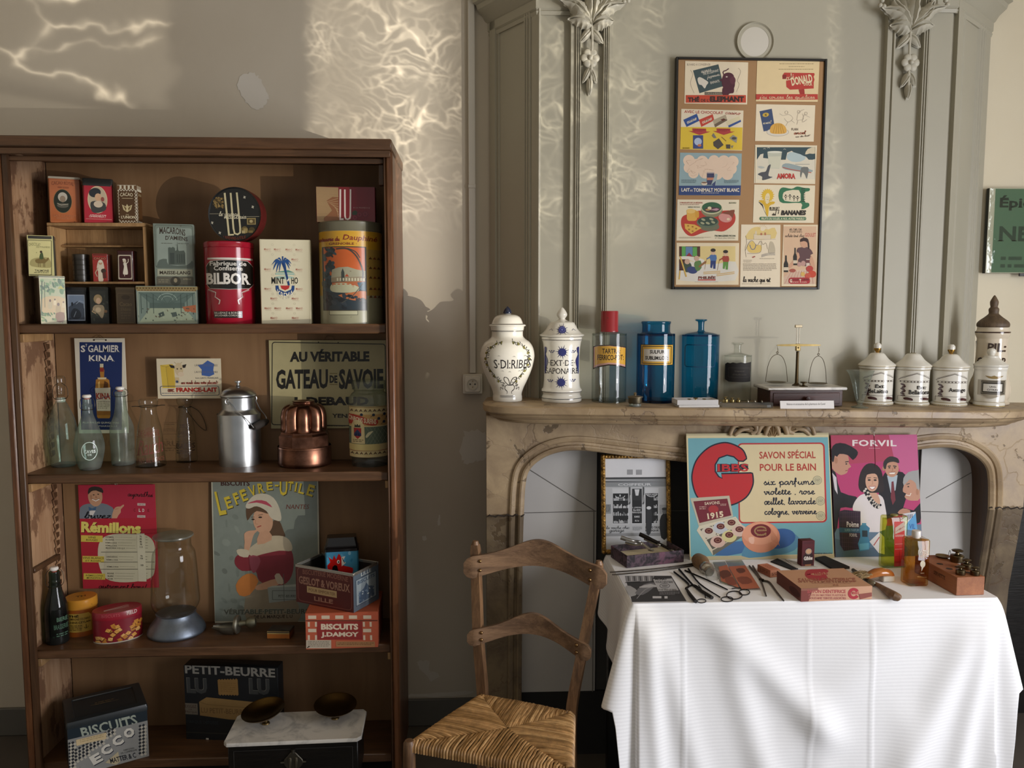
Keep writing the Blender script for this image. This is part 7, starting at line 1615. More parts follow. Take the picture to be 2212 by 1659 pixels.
# pharmacy balance
def phbal():
 Yf = 2.735; X = lambda zx, zy, y=Yf: at(VL.x(zx), VL.y(zy), y)
 A, B_ = X(1170, 1355), X(2000, 1355); cx = (A.x+B_.x)/2; w = B_.x-A.x; z0 = mz(cx)+.0006
 t = thing('apothecary_balance', 'small pharmacist\'s balance on a drawer base with a white marble top', 'scales', (cx, Yf, z0)); h = X(1500, 1172).z-z0; d = .125
 MB().box(-w/2, w/2, 0, d, 0, h-.0002, 'wood_red', b=.002).build('base_box', t)
 dr = MB().box(-w/2+.012, w/2-.012, -.0025, .002, .008, h-.010, 'wood_red', b=.002).build('drawer', t)
 MB().lathe([(.003, 0), (.004, .006), (.008, .010), (.007, .014), (0, .015)], 'wood_red', seg=20, M=T(0, -.0025, h*.5, R(90))).build('drawer_knob', dr)
 w2 = X(2062, 1150).x-X(1160, 1150).x
 MB().box(-w2/2, w2/2, -.012, d+.012, h, h+.010, 'marble', b=.003).build('marble_top', t); zt = h+.010
 yc = d*.5; k = (Yf+yc)/FPX/VL.k; xc = X(1485, 900, Yf+yc).x-cx; H = lambda zy: X(1490, zy, Yf+yc).z-z0
 br = c('8d7a4e'); dk = c('4a3d28')
 MB().lathe([(0, zt), (52*k, zt), (50*k, zt+8*k), (28*k, zt+20*k), (20*k, zt+34*k), (17*k, H(900)), (16*k, H(740)), (22*k, H(735)), (0, H(730))], 'roughmetal', dk, seg=28, M=T(xc, yc, 0)).build('column', t)
 MB().box(xc-26*k, xc+28*k, yc-20*k, yc+20*k, H(728), H(645), 'metal', c('a89468'), b=.002).lathe([(0, 0), (10*k, 0), (8*k, 6*k), (0, 6*k)], 'metal', dk, seg=16, M=T(xc, yc-20*k, H(690), R(90))).build('pivot_block', t)
 f = MB()
 for s_ in (-1, 1): f.box(xc+s_*15*k-4*k, xc+s_*15*k+4*k, yc-5*k, yc+5*k, H(645), H(460), 'metal', c('b8b0a0'), b=.0005)
 f.box(xc-40*k, xc+42*k, yc-14*k, yc+14*k, H(462), H(430), 'metal', c('a89a80'), b=.001); f.build('lifting_frame', t)
 zb = H(662)
 MB().prism([(xc-255*k, zb+5*k), (xc-200*k, zb+12*k), (xc, zb+16*k), (xc+210*k, zb+10*k), (xc+262*k, zb+5*k), (xc+262*k, zb-3*k), (xc+200*k, zb-8*k), (xc, zb-12*k), (xc-200*k, zb-10*k), (xc-255*k, zb-4*k)], yc-24*k, yc-14*k, 'metal', br, b=.0004).build('beam', t)
 for s_, zx, hw, ztop, zbot, nm in ((-1, 1256, 128, 765, 1085, 'left'), (1, 1724, 104, 785, 1100, 'right')):
  x = X(zx, 800, Yf+yc-.004).x-cx; y = yc-19*k
  pan = MB().lathe([(0, H(zbot)-.002), (90*k, H(zbot)), (112*k, H(zbot)+10*k), (108*k, H(zbot)+11*k), (88*k, H(zbot)+3*k), (0, H(zbot)+1*k)], 'roughmetal', c('6a6048'), seg=36, M=T(x, y, 0)).build('hanging_pan', t)
  wire(pan, [(x+8*k*math.sin(q), y, zb-30*k-26*k*(1-math.cos(q))) for q in (3.2, 2.2, 1.2, .3)], 2.2*k, '7d705a', 'hook'); wire(pan, [(x+12*k*math.cos(q*.52), y, H(ztop)+20*k+12*k*math.sin(q*.52)) for q in range(12)], 3*k, '5a4f3c', 'ring', True)
  wire(pan, spl([(x-hw*k, y, H(zbot)+8*k), (x-hw*k*.97, y, H(zbot)+60*k), (x-hw*.82*k, y, H(ztop+130)), (x-hw*.5*k, y, H(ztop+35)), (x, y, H(ztop)), (x+hw*.5*k, y, H(ztop+35)), (x+hw*.82*k, y, H(ztop+130)), (x+hw*.97*k, y, H(zbot)+60*k), (x+hw*k, y, H(zbot)+8*k)], 5), 3.2*k, '5a4f3c', 'stirrup')
  wire(pan, [(x, y, H(ztop)), (x, y, zb-10*k)], 1.8*k, '7d705a', 'link')
 MB().lathe([(0, zt), (48*k, zt), (44*k, zt+8*k), (14*k, zt+16*k), (12*k, zt+36*k), (36*k, zt+44*k), (38*k, zt+54*k), (0, zt+58*k)], 'roughmetal', dk, seg=24, M=T(X(1558, 1100, Yf+.025).x-cx, .025, 0)).build('release_knob', t)
 A, B_ = at(VL.x(1295), VL.y(1372), 2.668), at(VL.x(1908), VL.y(1372), 2.668); w = B_.x-A.x; cx2 = (A.x+B_.x)/2
 cd = thing('caption_card', 'long white caption card standing in front of the drawer of the balance', 'card', (cx2, 2.668, mz(cx2)+.0006), rx=R(-12))
 a = Art((1290, 1318, 1910, 1376), w, .0275); a.text('Balance et accessoires de la pharmacie de Cunid', 1365, 1334, 1808, 1354, '55524e', ital=.1)
 MB().box(-w/2, w/2, 0, .0006, 0, .0275, 'paper', c('dedad6'), b=0).art(a, flat(-.0001), 'paper').build('card_front', cd)
phbal()
# measuring glass
t, Yc, k = mstand(VM, 318, 1515, 92, 'measuring_glass', 'clear conical measuring glass with a spout in front of the first small white jar', 'glass', Y=2.69)
b = MB(); turned(b, VM, Yc, 1515, [(94, 1515), (96, 1506), (60, 1496), (30, 1482), (30, 1462), (42, 1440), (70, 1340), (105, 1200), (138, 1095), (150, 1070)], 'glass_old', smooth=3, seg=48, rfun=lambda a_, z: 1+(.16*math.exp(-((a_-4.71)/.35)**2)*max(0, (z/k-380)/80) if z/k > 380 else 0)); b.build('glass_body', t)
# four white porcelain jars
def pjar(cx, base, knob, txt, label, inv=1.0):
 t, Yc, k = mstand(VM, cx, base, 196, 'porcelain_jar', label, 'jar', group='white porcelain jars with gold rims'); o = base-1490
 P = lambda L_: [(a, b_+o) for a, b_ in L_]; gd = c('a8935a')
 jp = spl(P([(190, 1490), (196, 1484), (196, 1466), (184, 1448), (182, 1430), (184, 1250), (188, 1085), (198, 1062), (199, 1042)]), 3)
 rj = lambda z: next((a0+(a1-a0)*((base-z/k)-y0)/((y1-y0) or 1) for (a0, y0), (a1, y1) in zip(jp, jp[1:]) if y1 <= base-z/k <= y0), 186)*k+.0003
 b = MB(); turned(b, VM, Yc, base, jp, 'gloss', CW, smooth=0, seg=80)
 a = CArt(cx+30, 190, 1050+o, 1490+o, 186*k, 440*k, eps=.0004); x0 = cx-110; X = lambda q: cx+30+q
 a.line([(X(-165), 1182+o), (X(20), 1108+o), (X(170), 1170+o)], 6, '5a5048').line([(X(-155), 1165+o), (X(20), 1098+o), (X(168), 1155+o)], 5, '9b9488').line([(X(-160), 1195+o), (X(175), 1195+o)], 4, '5a5048').line([(X(-160), 1212+o), (X(175), 1212+o)], 4, '5a5048')
 for i in range(9): a.rect(X(-150+i*36), 1196+o, X(-140+i*36), 1211+o, '5a5048')
 for i in range(5): a.ell(X(-112 if i % 2 else -122), 1240+o+i*27, 24, 12, '4a2f30', -28 if i % 2 else 20, 12)
 a.rect(X(-140), 1365+o, X(-95), 1374+o, '4a2f30').line([(X(-165), 1376+o), (X(175), 1376+o)], 4, '5a5048').line([(X(-165), 1376+o), (X(-165), 1425+o)], 3, '5a5048')
 for q in (-60, 130): a.poly([(X(q-50), 1395+o), (X(q-10), 1388+o), (X(q+40), 1402+o), (X(q+45), 1425+o), (X(q), 1420+o), (X(q-45), 1415+o)], '4a2a2a', 3)
 for s_, y0, y1, u0, u1 in txt: a.text(s_, X(u0), y0+o, X(u1), y1+o, '1c181a', .02, 1)
 for y in (1068, 1448): a.line([(X(-175), y+o), (X(175), y+o)], 5, '9b8a5a')
 b.art(a, lambda px, pz, l: ((rj(pz)+l)*math.sin(px/(186*k)+.16), -(rj(pz)+l)*math.cos(px/(186*k)+.16), pz), 'gloss', step=.006)
 b.lathe([((196.5)*k, 8*k), (197.5*k, 14*k), (196.5*k, 20*k)], 'gloss', gd, seg=56); b.build('jar_body', t, ang=60)
 l = MB(); turned(l, VM, Yc, base, P([(200, 1040), (208, 1030), (207, 1020), (185, 1000), (130, 955), (90, 905), (68, 885), (40, 878), (0, 877)]), 'gloss', CW, smooth=3, seg=56); l.lathe([(208.5*k, 458*k), (209*k, 462*k), (207.5*k, 467*k)], 'gloss', gd, seg=56); lo = l.build('lid', t)
 if knob:
  MB().lathe([(20*k, 612*k), (24*k, 625*k), (40*k, 652*k), (41*k, 664*k)], 'metal', c('b08a48'), seg=24).build('gilt_collar', lo); MB().lathe([(39*k, 664*k), (43*k, 685*k), (40*k, 705*k), (24*k, 724*k), (0, 728*k)], 'gloss', CW, seg=24).build('knob', lo)
 else: MB().lathe([(0, 611*k), (34*k, 612*k), (26*k, 618*k), (8*k, 616*k), (0, 620*k)], 'matte', c('8d8468'), seg=16).build('broken_stub', lo)
pjar(498, 1484, 1, (('Ext:', 1242, 1285, -38, 72), ('deLaitue', 1296, 1346, -112, 108)), 'small white jar behind the conical measuring glass, gilt-collared knob')
pjar(914, 1492, 0, (('Ext:', 1250, 1290, 28, 132), ('Belladona', 1300, 1352, -62, 178)), 'small white jar whose lid has lost its knob, second of the row')
pjar(1352, 1498, 1, (('Axonge', 1270, 1330, -38, 150),), 'small white jar with knobbed lid and one-word lettering, third of the row')
# tall pill jar behind, small citrine jar in front
t, Yc, k = mstand(VM, 1820, 1430, 200, 'pill_jar', 'tall cream jar with a brown turned wooden lid at the right end', 'jar', Y=2.83)
cr = c('d3c6b0'); b = MB(); turned(b, VM, Yc, 1430, [(205, 1430), (215, 1415), (200, 1395), (196, 1370), (215, 1320), (222, 1240), (205, 1150), (180, 1080), (170, 960), (165, 800), (163, 660), (166, 640), (182, 600), (184, 575), (168, 545), (166, 515)], 'gloss', cr, smooth=3, seg=56)
a = CArt(1830, 168, 560, 1100, 166*k, 540*k, eps=.0006); a.text('PIL:', 1785, 700, 1975, 802, '3a2a22', .02, ital=.05).text('C.OPOR', 1685, 870, 1985, 962, '3a2a22', .02, ital=.05).line([(1660, 800), (1668, 680)], 8, '3a2a22'); b.art(a, around(167*k+.0006, 330*k), 'gloss', step=.006)
b.lathe([(185*k, 848*k), (187*k, 855*k), (185*k, 864*k)], 'gloss', c('3a241c'), seg=56); b.build('jar_body', t, ang=60)
b = MB(); turned(b, VM, Yc, 1430, [(168, 512), (172, 500), (172, 472), (150, 440), (100, 400), (62, 365), (52, 345), (56, 310), (50, 290), (38, 275), (44, 240), (44, 210), (28, 175), (8, 140), (0, 138)], 'wood_lid', smooth=3, seg=48); b.build('wooden_lid', t)
t, Yc, k = mstand(VM, 1818, 1508, 165, 'porcelain_jar', 'small white jar with round knob and eagle label in front of the tall cream jar', 'jar', group='white porcelain jars with gold rims')
b = MB(); turned(b, VM, Yc, 1508, [(160, 1508), (168, 1500), (166, 1470), (156, 1450), (160, 1440), (165, 1300), (170, 1090), (178, 1060), (178, 1032)], 'gloss', CW, smooth=3, seg=52)
a = CArt(1838, 170, 1040, 1508, 166*k, 468*k, eps=.0004); a.poly([(1785, 1130), (1850, 1140), (1880, 1128), (1910, 1140), (1975, 1130), (1930, 1162), (1880, 1168), (1830, 1160)], '8d7648', 2).rect(1712, 1182, 2000, 1362, '9b9280').rect(1748, 1192, 1990, 1350, '3a3630').frame(1757, 1205, 1982, 1336, 4, '9b9280').rect(1772, 1228, 1965, 1316, 'd2cec4').text('UNG:', 1835, 1250, 1905, 1272, '4a4442', .03).text('CITRIN', 1812, 1286, 1922, 1308, '4a4442', .03).poly([(1780, 1366), (1960, 1362), (1900, 1390), (1850, 1402), (1810, 1388)], '9b9280', 2).rect(1680, 1046, 2000, 1062, '8d7a4a').line([(1680, 1445), (2000, 1445)], 4, '9b8a5a')
b.art(a, around(169*k+.0008), 'gloss', step=.006); b.lathe([(168.5*k, 8*k), (169.5*k, 14*k), (168.5*k, 20*k)], 'gloss', c('a8935a'), seg=52); b.build('jar_body', t, ang=60)
b = MB(); turned(b, VM, Yc, 1508, [(178, 1030), (185, 1018), (184, 1006), (160, 988), (110, 950), (80, 920), (78, 905), (40, 898), (36, 890), (48, 865), (46, 838), (30, 818), (0, 815)], 'gloss', CW, smooth=3, seg=48); b.build('lid', t)
# ================================================================ green glazed sign on the alcove wall
Yg = YW-.028; A, B_ = at(2138, 406, Yg), at(2128, 590, Yg); w = .46
t = thing('shop_sign', 'green glass-fronted sign with dark lettering at the right edge', 'sign', (A.x+w/2, Yg, B_.z)); h = A.z-B_.z
a = Art((0, 0, 460, 460*h/w), w, h); a.fill('cfc8b4').rect(24, 3, 460, 460*h/w-3, '5f7f66').text('Épicerie', 44, 28, 300, 88, '25322a', .03, 1).text('NEU', 44, 150, 240, 210, '34483c', .03, 1).lines(60, 270, 400, 330, 2, '3f5546')
MB().box(-w/2, w/2, 0, .02, 0, h, 'matte', c('3a3a34'), b=.001).art(a, flat(-.0002), 'paper').build('printed_panel', t)
MB().box(-w/2+.001, w/2-.001, -.005, -.002, .001, h-.001, 'glass_pane', b=.0005).build('glass_pane', t)
MB().box(-w*.2, w*.3, -.007, 0, -.012, -.0003, 'wood_black', b=.001).build('ledge_clip', t)
# ================================================================ framed board of printed cards
def board():
 Yb = YB-.022; C_ = [at(*p, Yb) for p in ((1461, 122), (1787, 127), (1771, 626), (1452, 624))]
 x0, x1 = (C_[0].x+C_[3].x)/2, (C_[1].x+C_[2].x)/2; z0, z1 = (C_[2].z+C_[3].z)/2, (C_[0].z+C_[1].z)/2; w, h = x1-x0, z1-z0; cx = (x0+x1)/2
 t = thing('framed_board', 'tall black-framed brown board of old printed cards on the chimney breast', 'picture', (cx, Yb, z0)); f = MB()
 for a, b, c0, d in ((-w/2, -w/2+.0085, 0, h), (w/2-.0085, w/2, 0, h), (-w/2+.0086, w/2-.0086, 0, .0085), (-w/2+.0086, w/2-.0086, h-.0085, h)): f.box(a, b, 0, .021, c0, d, 'plastic', c('12110f'), b=.0012)
 f.build('frame', t); MB().box(-w/2+.006, w/2-.006, .006, .018, .006, h-.006, 'paper', c('9c7850'), b=0).build('backing', t)
 def cd(v, q, art, nm='printed_card'):
  P = [at(v.x(p[0]), v.y(p[1]), Yb+.005) for p in q]; a = Art(q, 1, 1); a.eps = .00008; art(a)
  tl, tr, br, bl = [Vector((p.x-cx, .005, p.z-z0)) for p in P]
  def pl(x, z, l): u = x+.5; q_ = bl.lerp(br, u).lerp(tl.lerp(tr, u), z); return (q_.x, q_.y-l, q_.z)
  m = MB().add([pl(*q_) for q_ in ((-.5, 0, 0), (.5, 0, 0), (.5, 1, 0), (-.5, 1, 0), (-.5, 0, -.0008), (.5, 0, -.0008), (.5, 1, -.0008), (-.5, 1, -.0008))], [[0, 1, 2, 3], [4, 5, 6, 7], [0, 1, 5, 4], [1, 2, 6, 5], [2, 3, 7, 6], [3, 0, 4, 7]], 'paper', c('d8c8a8')); m.art(a, pl, 'paper'); m.build(nm, t)
 R1, BR, YE = 'b03a30', '5a3028', 'd8b83c'
 def a1(a):
  a.fill('dccdb0').text('BUVARD À CONSERVER', 215, 566, 462, 594, '6a5c50', .0).poly([(277, 645), (545, 580), (600, 810), (345, 885)], '3c4c4c').line([(250, 640), (275, 690), (250, 780), (290, 885)], 3, '6a5a4c', sm=4).line([(755, 620), (780, 660), (745, 750), (765, 790), (735, 870)], 3, '6a5a4c', sm=4)
  a.hand('maman', 360, 640, 470, 660, 4, 'd0c8b8', .2, -14); a.text("THÉ DE L'ELEPHANT", 378, 643, 550, 676, 'd0c8b8', .01, rot=-13); a.hand("j'apprendrai", 425, 685, 560, 712, 4, 'd0c8b8', .2, -13); a.text('ENFANTS', 460, 752, 556, 778, 'd0c8b8', .01, rot=-13)
  a.poly([(325, 735), (350, 715), (400, 740), (438, 770), (420, 800), (400, 835), (370, 800), (340, 790)], 'cfc8b8', 3)
  a.ell(650, 770, 70, 100, '4f2430', -8).ell(650, 715, 60, 48, '4f2430').ell(696, 750, 30, 42, '5d2e3a').line([(605, 700), (595, 660), (625, 645), (655, 625)], 10, '4f2430', sm=4).ell(632, 712, 10, 7, 'd0c0b0').poly([(585, 880), (600, 820), (700, 820), (705, 880), (660, 890), (640, 925), (600, 915)], '4f2430', 3).line([(565, 740), (600, 760)], 24, '4f2430')
  a.rect(400, 872, 585, 902, '5a5348').text('FORCE et BONTE', 410, 878, 578, 896, 'a89c84').rect(202, 905, 835, 985, 'b8442c').text('THÉ', 222, 918, 345, 976, '342620', .06).text("DE L'", 360, 945, 450, 976, '342620', .03).text('ELEPHANT', 455, 918, 815, 976, '342620', .06)
 def a2(a):
  a.fill('d8c295').lines(1188, 572, 1560, 585, 1, '8d7a58').lines(1285, 602, 1460, 614, 1, '8d7a58').lines(1180, 630, 1560, 642, 1, '8d7a58')
  a.poly([(1240, 668), (1555, 672), (1560, 690), (1548, 710), (1558, 740), (1550, 770), (1550, 835), (1300, 848), (1262, 820), (1258, 760), (1270, 735), (1220, 735), (1218, 700)], R1).poly([(1390, 845), (1450, 840), (1455, 900), (1405, 900)], '9b2f28').rect(1222, 690, 1260, 735, '7d2a24')
  a.hand('café', 1255, 680, 1340, 745, 5.5, 'dccba4', .1, -8); a.text('DONALD', 1310, 700, 1535, 790, 'dccba4', .04, rot=-10).text('DUCK', 1445, 772, 1535, 805, 'dccba4', .03).rect(940, 895, 1592, 952, R1); a.hand("j'ai toutes les qualites", 980, 905, 1560, 942, 4, 'dccba4', .15)
 def a3(a):
  a.fill('d8cbb0').poly([(143, 1240), (800, 1245), (795, 1485), (143, 1475)], 'd3b438').text('AVEC LE CHOCOLAT', 185, 1070, 595, 1100, 'a04438', .03, rot=2).hand('casino', 615, 1080, 775, 1108, 5.5, '9b3c34', .2, 3)
  for p, col, tx in (([(175, 1165), (318, 1100), (345, 1175), (210, 1240)], '2a4a86', 'casino'), ([(340, 1165), (485, 1105), (502, 1170), (365, 1240)], 'b8402e', 'casino'), ([(485, 1170), (622, 1110), (640, 1170), (510, 1245)], 'a89a80', ''), ([(620, 1185), (765, 1125), (785, 1185), (655, 1248)], 'd0c4a0', '')):
   a.poly(p, col); x, y = sum(q[0] for q in p)/4, sum(q[1] for q in p)/4
   if tx: a.hand(tx, x-55, y-14, x+55, y+14, 6, 'd8ccb4', .1, -24)
  a.poly([(500, 1215), (560, 1180), (632, 1160), (640, 1170), (510, 1245)], '6a5a48').poly([(565, 1165), (600, 1150), (625, 1160), (590, 1180)], '5a2e20').poly([(648, 1225), (780, 1165), (785, 1185), (655, 1248)], '34508a')
  for x in (345, 600): a.poly([(x-75, 1255), (x+70, 1258), (x+72, 1288), (x+118, 1290), (x, 1325), (x-118, 1282), (x-72, 1285)], 'a83c38').lines(x-62, 1262, x+60, 1292, 3, '6d2420')
  a.rect(278, 1328, 384, 1470, '3a4678').ell(330, 1395, 40, 40, 'a8b4c8').ell(345, 1435, 20, 14, 'b86a40').poly([(490, 1400), (550, 1360), (600, 1430), (540, 1475), (495, 1440)], '4a443c').poly([(660, 1360), (700, 1325), (745, 1350), (735, 1410)], '8d887c').ell(710, 1360, 26, 14, '4a4640').poly([(625, 1425), (670, 1425), (670, 1470), (628, 1468)], '4a443c').poly([(675, 1440), (705, 1435), (690, 1468)], '7d786c').poly([(475, 1330), (495, 1305), (525, 1355), (500, 1360)], '76706a').line([(578, 1345), (628, 1390)], 7, '8a6a30').text('BUVARD', 170, 1456, 242, 1472, '7d6420', .02)
 def a4(a):
  a.fill('dccfb4').poly([(978, 1075), (1108, 1048), (1142, 1265), (1022, 1288)], '39496a').ell(1044, 1112, 34, 22, 'c0a040', -10).text('N', 1036, 1100, 1052, 1126, '2a2418', .04); a.hand('ancel', 1015, 1180, 1100, 1205, 6, 'ccc4b0', .2, -8)
  a.ell(1170, 1295, 118, 44, 'd0c8b8').ring(1170, 1295, 116, 42, 3, '8d8678').poly([(1090, 1295), (1095, 1240), (1130, 1208), (1175, 1200), (1220, 1210), (1255, 1245), (1262, 1295), (1220, 1312), (1130, 1312)], 'd0a048', 3)
  for x in (1120, 1150, 1180, 1210, 1238): a.line([(1175+(x-1175)*.5, 1206), (x, 1310)], 4, '9b7024')
  def kid(P, heads):
   for l in P: a.line(l, 3.5, 'a89c8c', sm=4)
   for x, y, r in heads: a.ring(x, y, r, r, 3.5, 'a89c8c', n=16)
  kid(([(1190, 1100), (1230, 1120), (1290, 1110), (1330, 1150), (1280, 1190), (1240, 1150)], [(1280, 1185), (1255, 1230)], [(1310, 1170), (1350, 1200)], [(1370, 1170), (1390, 1090), (1450, 1055)], [(1370, 1170), (1440, 1160), (1430, 1100)], [(1385, 1170), (1370, 1215)], [(1450, 1110), (1510, 1140)], [(1450, 1110), (1430, 1190), (1480, 1160)]), ((1262, 1088, 16), (1392, 1082, 15), (1468, 1098, 14)))
  a.text('FLAN', 1315, 1252, 1385, 1278, '5a4f48', .01); a.hand('ancel', 1340, 1285, 1460, 1316, 8, '9b5a40', .2, -2); a.hand('roi du lait!', 1355, 1328, 1510, 1345, 4, '8d8070', .2, -6)
 def a5(a):
  a.fill('8aa0a2')
  for x, y, r in ((250, 140, 65), (400, 150, 66), (530, 140, 62), (740, 150, 66), (640, 150, 70), (250, 220, 60), (300, 280, 58), (430, 270, 70), (560, 280, 75), (680, 290, 66), (720, 230, 66), (420, 200, 90), (560, 200, 90), (330, 200, 80), (660, 210, 70)): a.ell(x, y, r, r, 'd8bfa6', n=20)
  r_ = random.Random(8)
  for i in range(16): x, y = r_.uniform(220, 740), r_.uniform(120, 300); a.line([(x, y), (x+r_.uniform(-60, 60), y+r_.uniform(-30, 40)), (x+r_.uniform(-80, 80), y+r_.uniform(-10, 60))], 2.5, 'b89a84', sm=3)
  a.rect(450, 268, 532, 412, '3a3c58').rect(450, 330, 532, 358, 'b87a5c').rect(450, 268, 532, 282, 'a89a94').poly([(500, 405), (545, 285), (570, 292), (548, 425), (495, 415)], '9aa8a4').poly([(500, 410), (550, 365), (540, 430)], '39466a').ell(420, 395, 34, 22, 'd0c0a8').ell(420, 386, 30, 8, '6d5040').lines(165, 352, 332, 395, 4, '5d6f72').lines(645, 358, 808, 395, 4, '5d6f72').poly([(138, 422), (832, 418), (826, 530), (138, 526)], '2c3f6d').text('LAIT', 165, 448, 258, 486, 'd8cdb8', .03).text('et', 262, 462, 292, 486, 'd8cdb8').text('TONIMALT MONT BLANC', 300, 448, 812, 490, 'd8cdb8', .03).lines(385, 500, 590, 512, 1, 'b8b0a4')
 def a6(a):
  a.fill('d8ccb0').rect(1010, -10, 1665, 130, '33474c').poly([(1010, 130), (1050, 70), (1085, 60), (1080, 110), (1130, 115), (1330, 140), (1350, 50), (1400, 30), (1440, 60), (1560, 95), (1600, 140), (1665, 120), (1665, 350), (1010, 350)], 'cdc6b2').poly([(1345, 110), (1360, 60), (1420, 45), (1560, 100), (1500, 150), (1400, 150)], 'a8b8b8', 2).poly([(1550, 70), (1580, 10), (1665, -10), (1665, 60), (1600, 60)], 'c9bda0', 2)
  a.poly([(1128, 48), (1292, 40), (1262, 230), (1150, 225)], 'b4b6a4').ell(1210, 44, 82, 12, 'd0d0c0').poly([(1138, 95), (1284, 90), (1264, 225), (1152, 222)], 'c4c2ac').poly([(1290, 200), (1330, 170), (1430, 185), (1640, 250), (1560, 270), (1330, 240)], '8d9a9a', 2).line([(1300, 215), (1400, 240), (1620, 275)], 9, 'a8503c', sm=4).line([(1440, 180), (1600, 180)], 5, '7d8078').poly([(1020, 295), (1060, 270), (1110, 260), (1135, 200), (1165, 185), (1150, 250), (1140, 310), (1185, 325), (1075, 360), (1070, 320)], '4a4c50', 3).poly([(1495, 300), (1505, 220), (1560, 210), (1590, 230), (1570, 345), (1550, 300), (1520, 270), (1505, 330)], '6a6c68', 2).poly([(1020, 210), (1050, 200), (1100, 215), (1060, 230)], 'a8aca4', 2).text('AMORA', 1232, 285, 1442, 348, R1, .06, bend=4)
  for x, y in ((1095, 5), (1140, -5), (1320, 10)): a.line([(x-14, y+5), (x, y-2), (x+14, y+6)], 4, 'c8c4b0')
  a.frame(1001, -20, 1671, 392, 16, 'd8ccb0')
 def a7(a):
  a.fill('d8ccb0').poly([(160, 830), (175, 770), (230, 740), (360, 700), (560, 705), (720, 700), (770, 760), (750, 850), (640, 930), (520, 925), (400, 950), (300, 985), (230, 970), (175, 900)], 'b03a2c', 4).ell(505, 690, 120, 86, '7d7a5c').ell(505, 672, 118, 68, 'b8b490').ell(505, 665, 110, 60, '2f5a3c').poly([(420, 680), (470, 655), (590, 668), (600, 690), (560, 715), (440, 715)], '4a3438').poly([(480, 690), (560, 672), (590, 685), (560, 700)], 'b08890').ell(480, 672, 22, 18, 'd0c4a0').ell(460, 690, 26, 10, 'b08a54')
  a.ell(480, 880, 110, 50, '6a6852').ell(460, 830, 124, 62, '5d6a54').ell(460, 818, 112, 52, '34463a')
  for x, y in ((410, 800), (500, 795), (460, 840), (400, 840), (520, 830)): a.ell(x, y, 24, 12, '9a9a78', 20)
  a.rect(225, 690, 340, 815, 'cfa048', 30).ell(270, 705, 50, 26, 'd8b468').rect(320, 705, 362, 780, 'c99438', 14).poly([(200, 845), (310, 855), (390, 895), (275, 960), (205, 900)], 'd0a44a')
  for x, y in ((240, 870), (290, 880), (330, 900), (250, 910), (290, 930)): a.ell(x, y, 12, 9, '9b6a24')
  a.ell(655, 780, 76, 50, 'c88a80', 12).ell(690, 795, 18, 14, 'd8c0a0').poly([(620, 730), (680, 705), (760, 690), (750, 740), (735, 780), (700, 745)], '7d4530', 2).text('3 PRODUITS DE LA RÉGION', 148, 600, 400, 620, '9b3a34', .02).lines(150, 630, 370, 642, 1, '8d5048').text('MÈRE PICON', 240, 652, 370, 666, '3a4a3c', .03).text('BUVARD', 700, 605, 780, 622, '6d7258', .02).text('FROMAGERIES PICON', 540, 972, 770, 992, '3c4a3a', .02).text('ST FÉLIX (Hte SAVOIE)', 540, 1000, 765, 1016, '4a5644').lines(140, 995, 495, 1016, 2, 'a89a80')
 def a8(a):
  a.fill('d8ccb0')
  for i in range(18): q = i*.35; a.poly([(1130+52*math.cos(q), 530+62*math.sin(q)), (1130+82*math.cos(q+.15), 530+82*math.sin(q+.15)), (1130+52*math.cos(q+.3), 530+62*math.sin(q+.3))], 'd0a82c')
  a.ell(1132, 530, 62, 68, 'd0ac34').ell(1128, 555, 26, 52, 'd8c8a0', 8).poly([(1030, 590), (1090, 585), (1120, 625), (1160, 600), (1210, 600), (1200, 625), (1150, 650), (1135, 760), (1115, 740), (1090, 640)], 'c9a22c', 3).poly([(1025, 600), (1075, 630), (1090, 690), (1130, 770), (1100, 720), (1070, 650)], '2a241c', 2).line([(1120, 545), (1122, 552)], 4, '5a4a30').line([(1138, 545), (1140, 552)], 4, '5a4a30').line([(1120, 572), (1130, 578), (1142, 570)], 3, '5a4a30')
  g = '2f6a48'; a.poly([(1260, 480), (1300, 440), (1400, 455), (1460, 430), (1540, 445), (1600, 450), (1595, 480), (1540, 500), (1545, 600), (1592, 615), (1590, 655), (1510, 685), (1505, 615), (1300, 615), (1255, 560)], g, 3).poly([(1300, 520), (1340, 480), (1480, 470), (1500, 560), (1480, 600), (1320, 590)], 'd0c6aa', 2)
  for x, y in ((1332, 550), (1380, 548), (1425, 560), (1465, 565)): a.line([(x, y-5), (x, y+30)], 7, '2a2418').line([(x-18, y-15), (x, y+6), (x+18, y-15)], 7, '2a2418').ell(x, y-22, 9, 9, '2a2418')
  for i in range(7): a.line([(1505, 460+i*22), (1550, 452+i*24)], 8, '2a2c20')
  a.hand('mangez', 1150, 660, 1262, 700, 3, '2a2620', .2); a.hand('des', 1180, 725, 1222, 752, 5, '2a2620', .2); a.text('BANANES', 1278, 695, 1562, 752, '2a241e', .06, ital=.2).rect(1040, 770, 1562, 808, '3a6a4a', 16).text('FRUITS DU SOLEIL A NUL AUTRE PAREILS !', 1058, 778, 1552, 802, 'd0c8aa', .02, ital=.15)
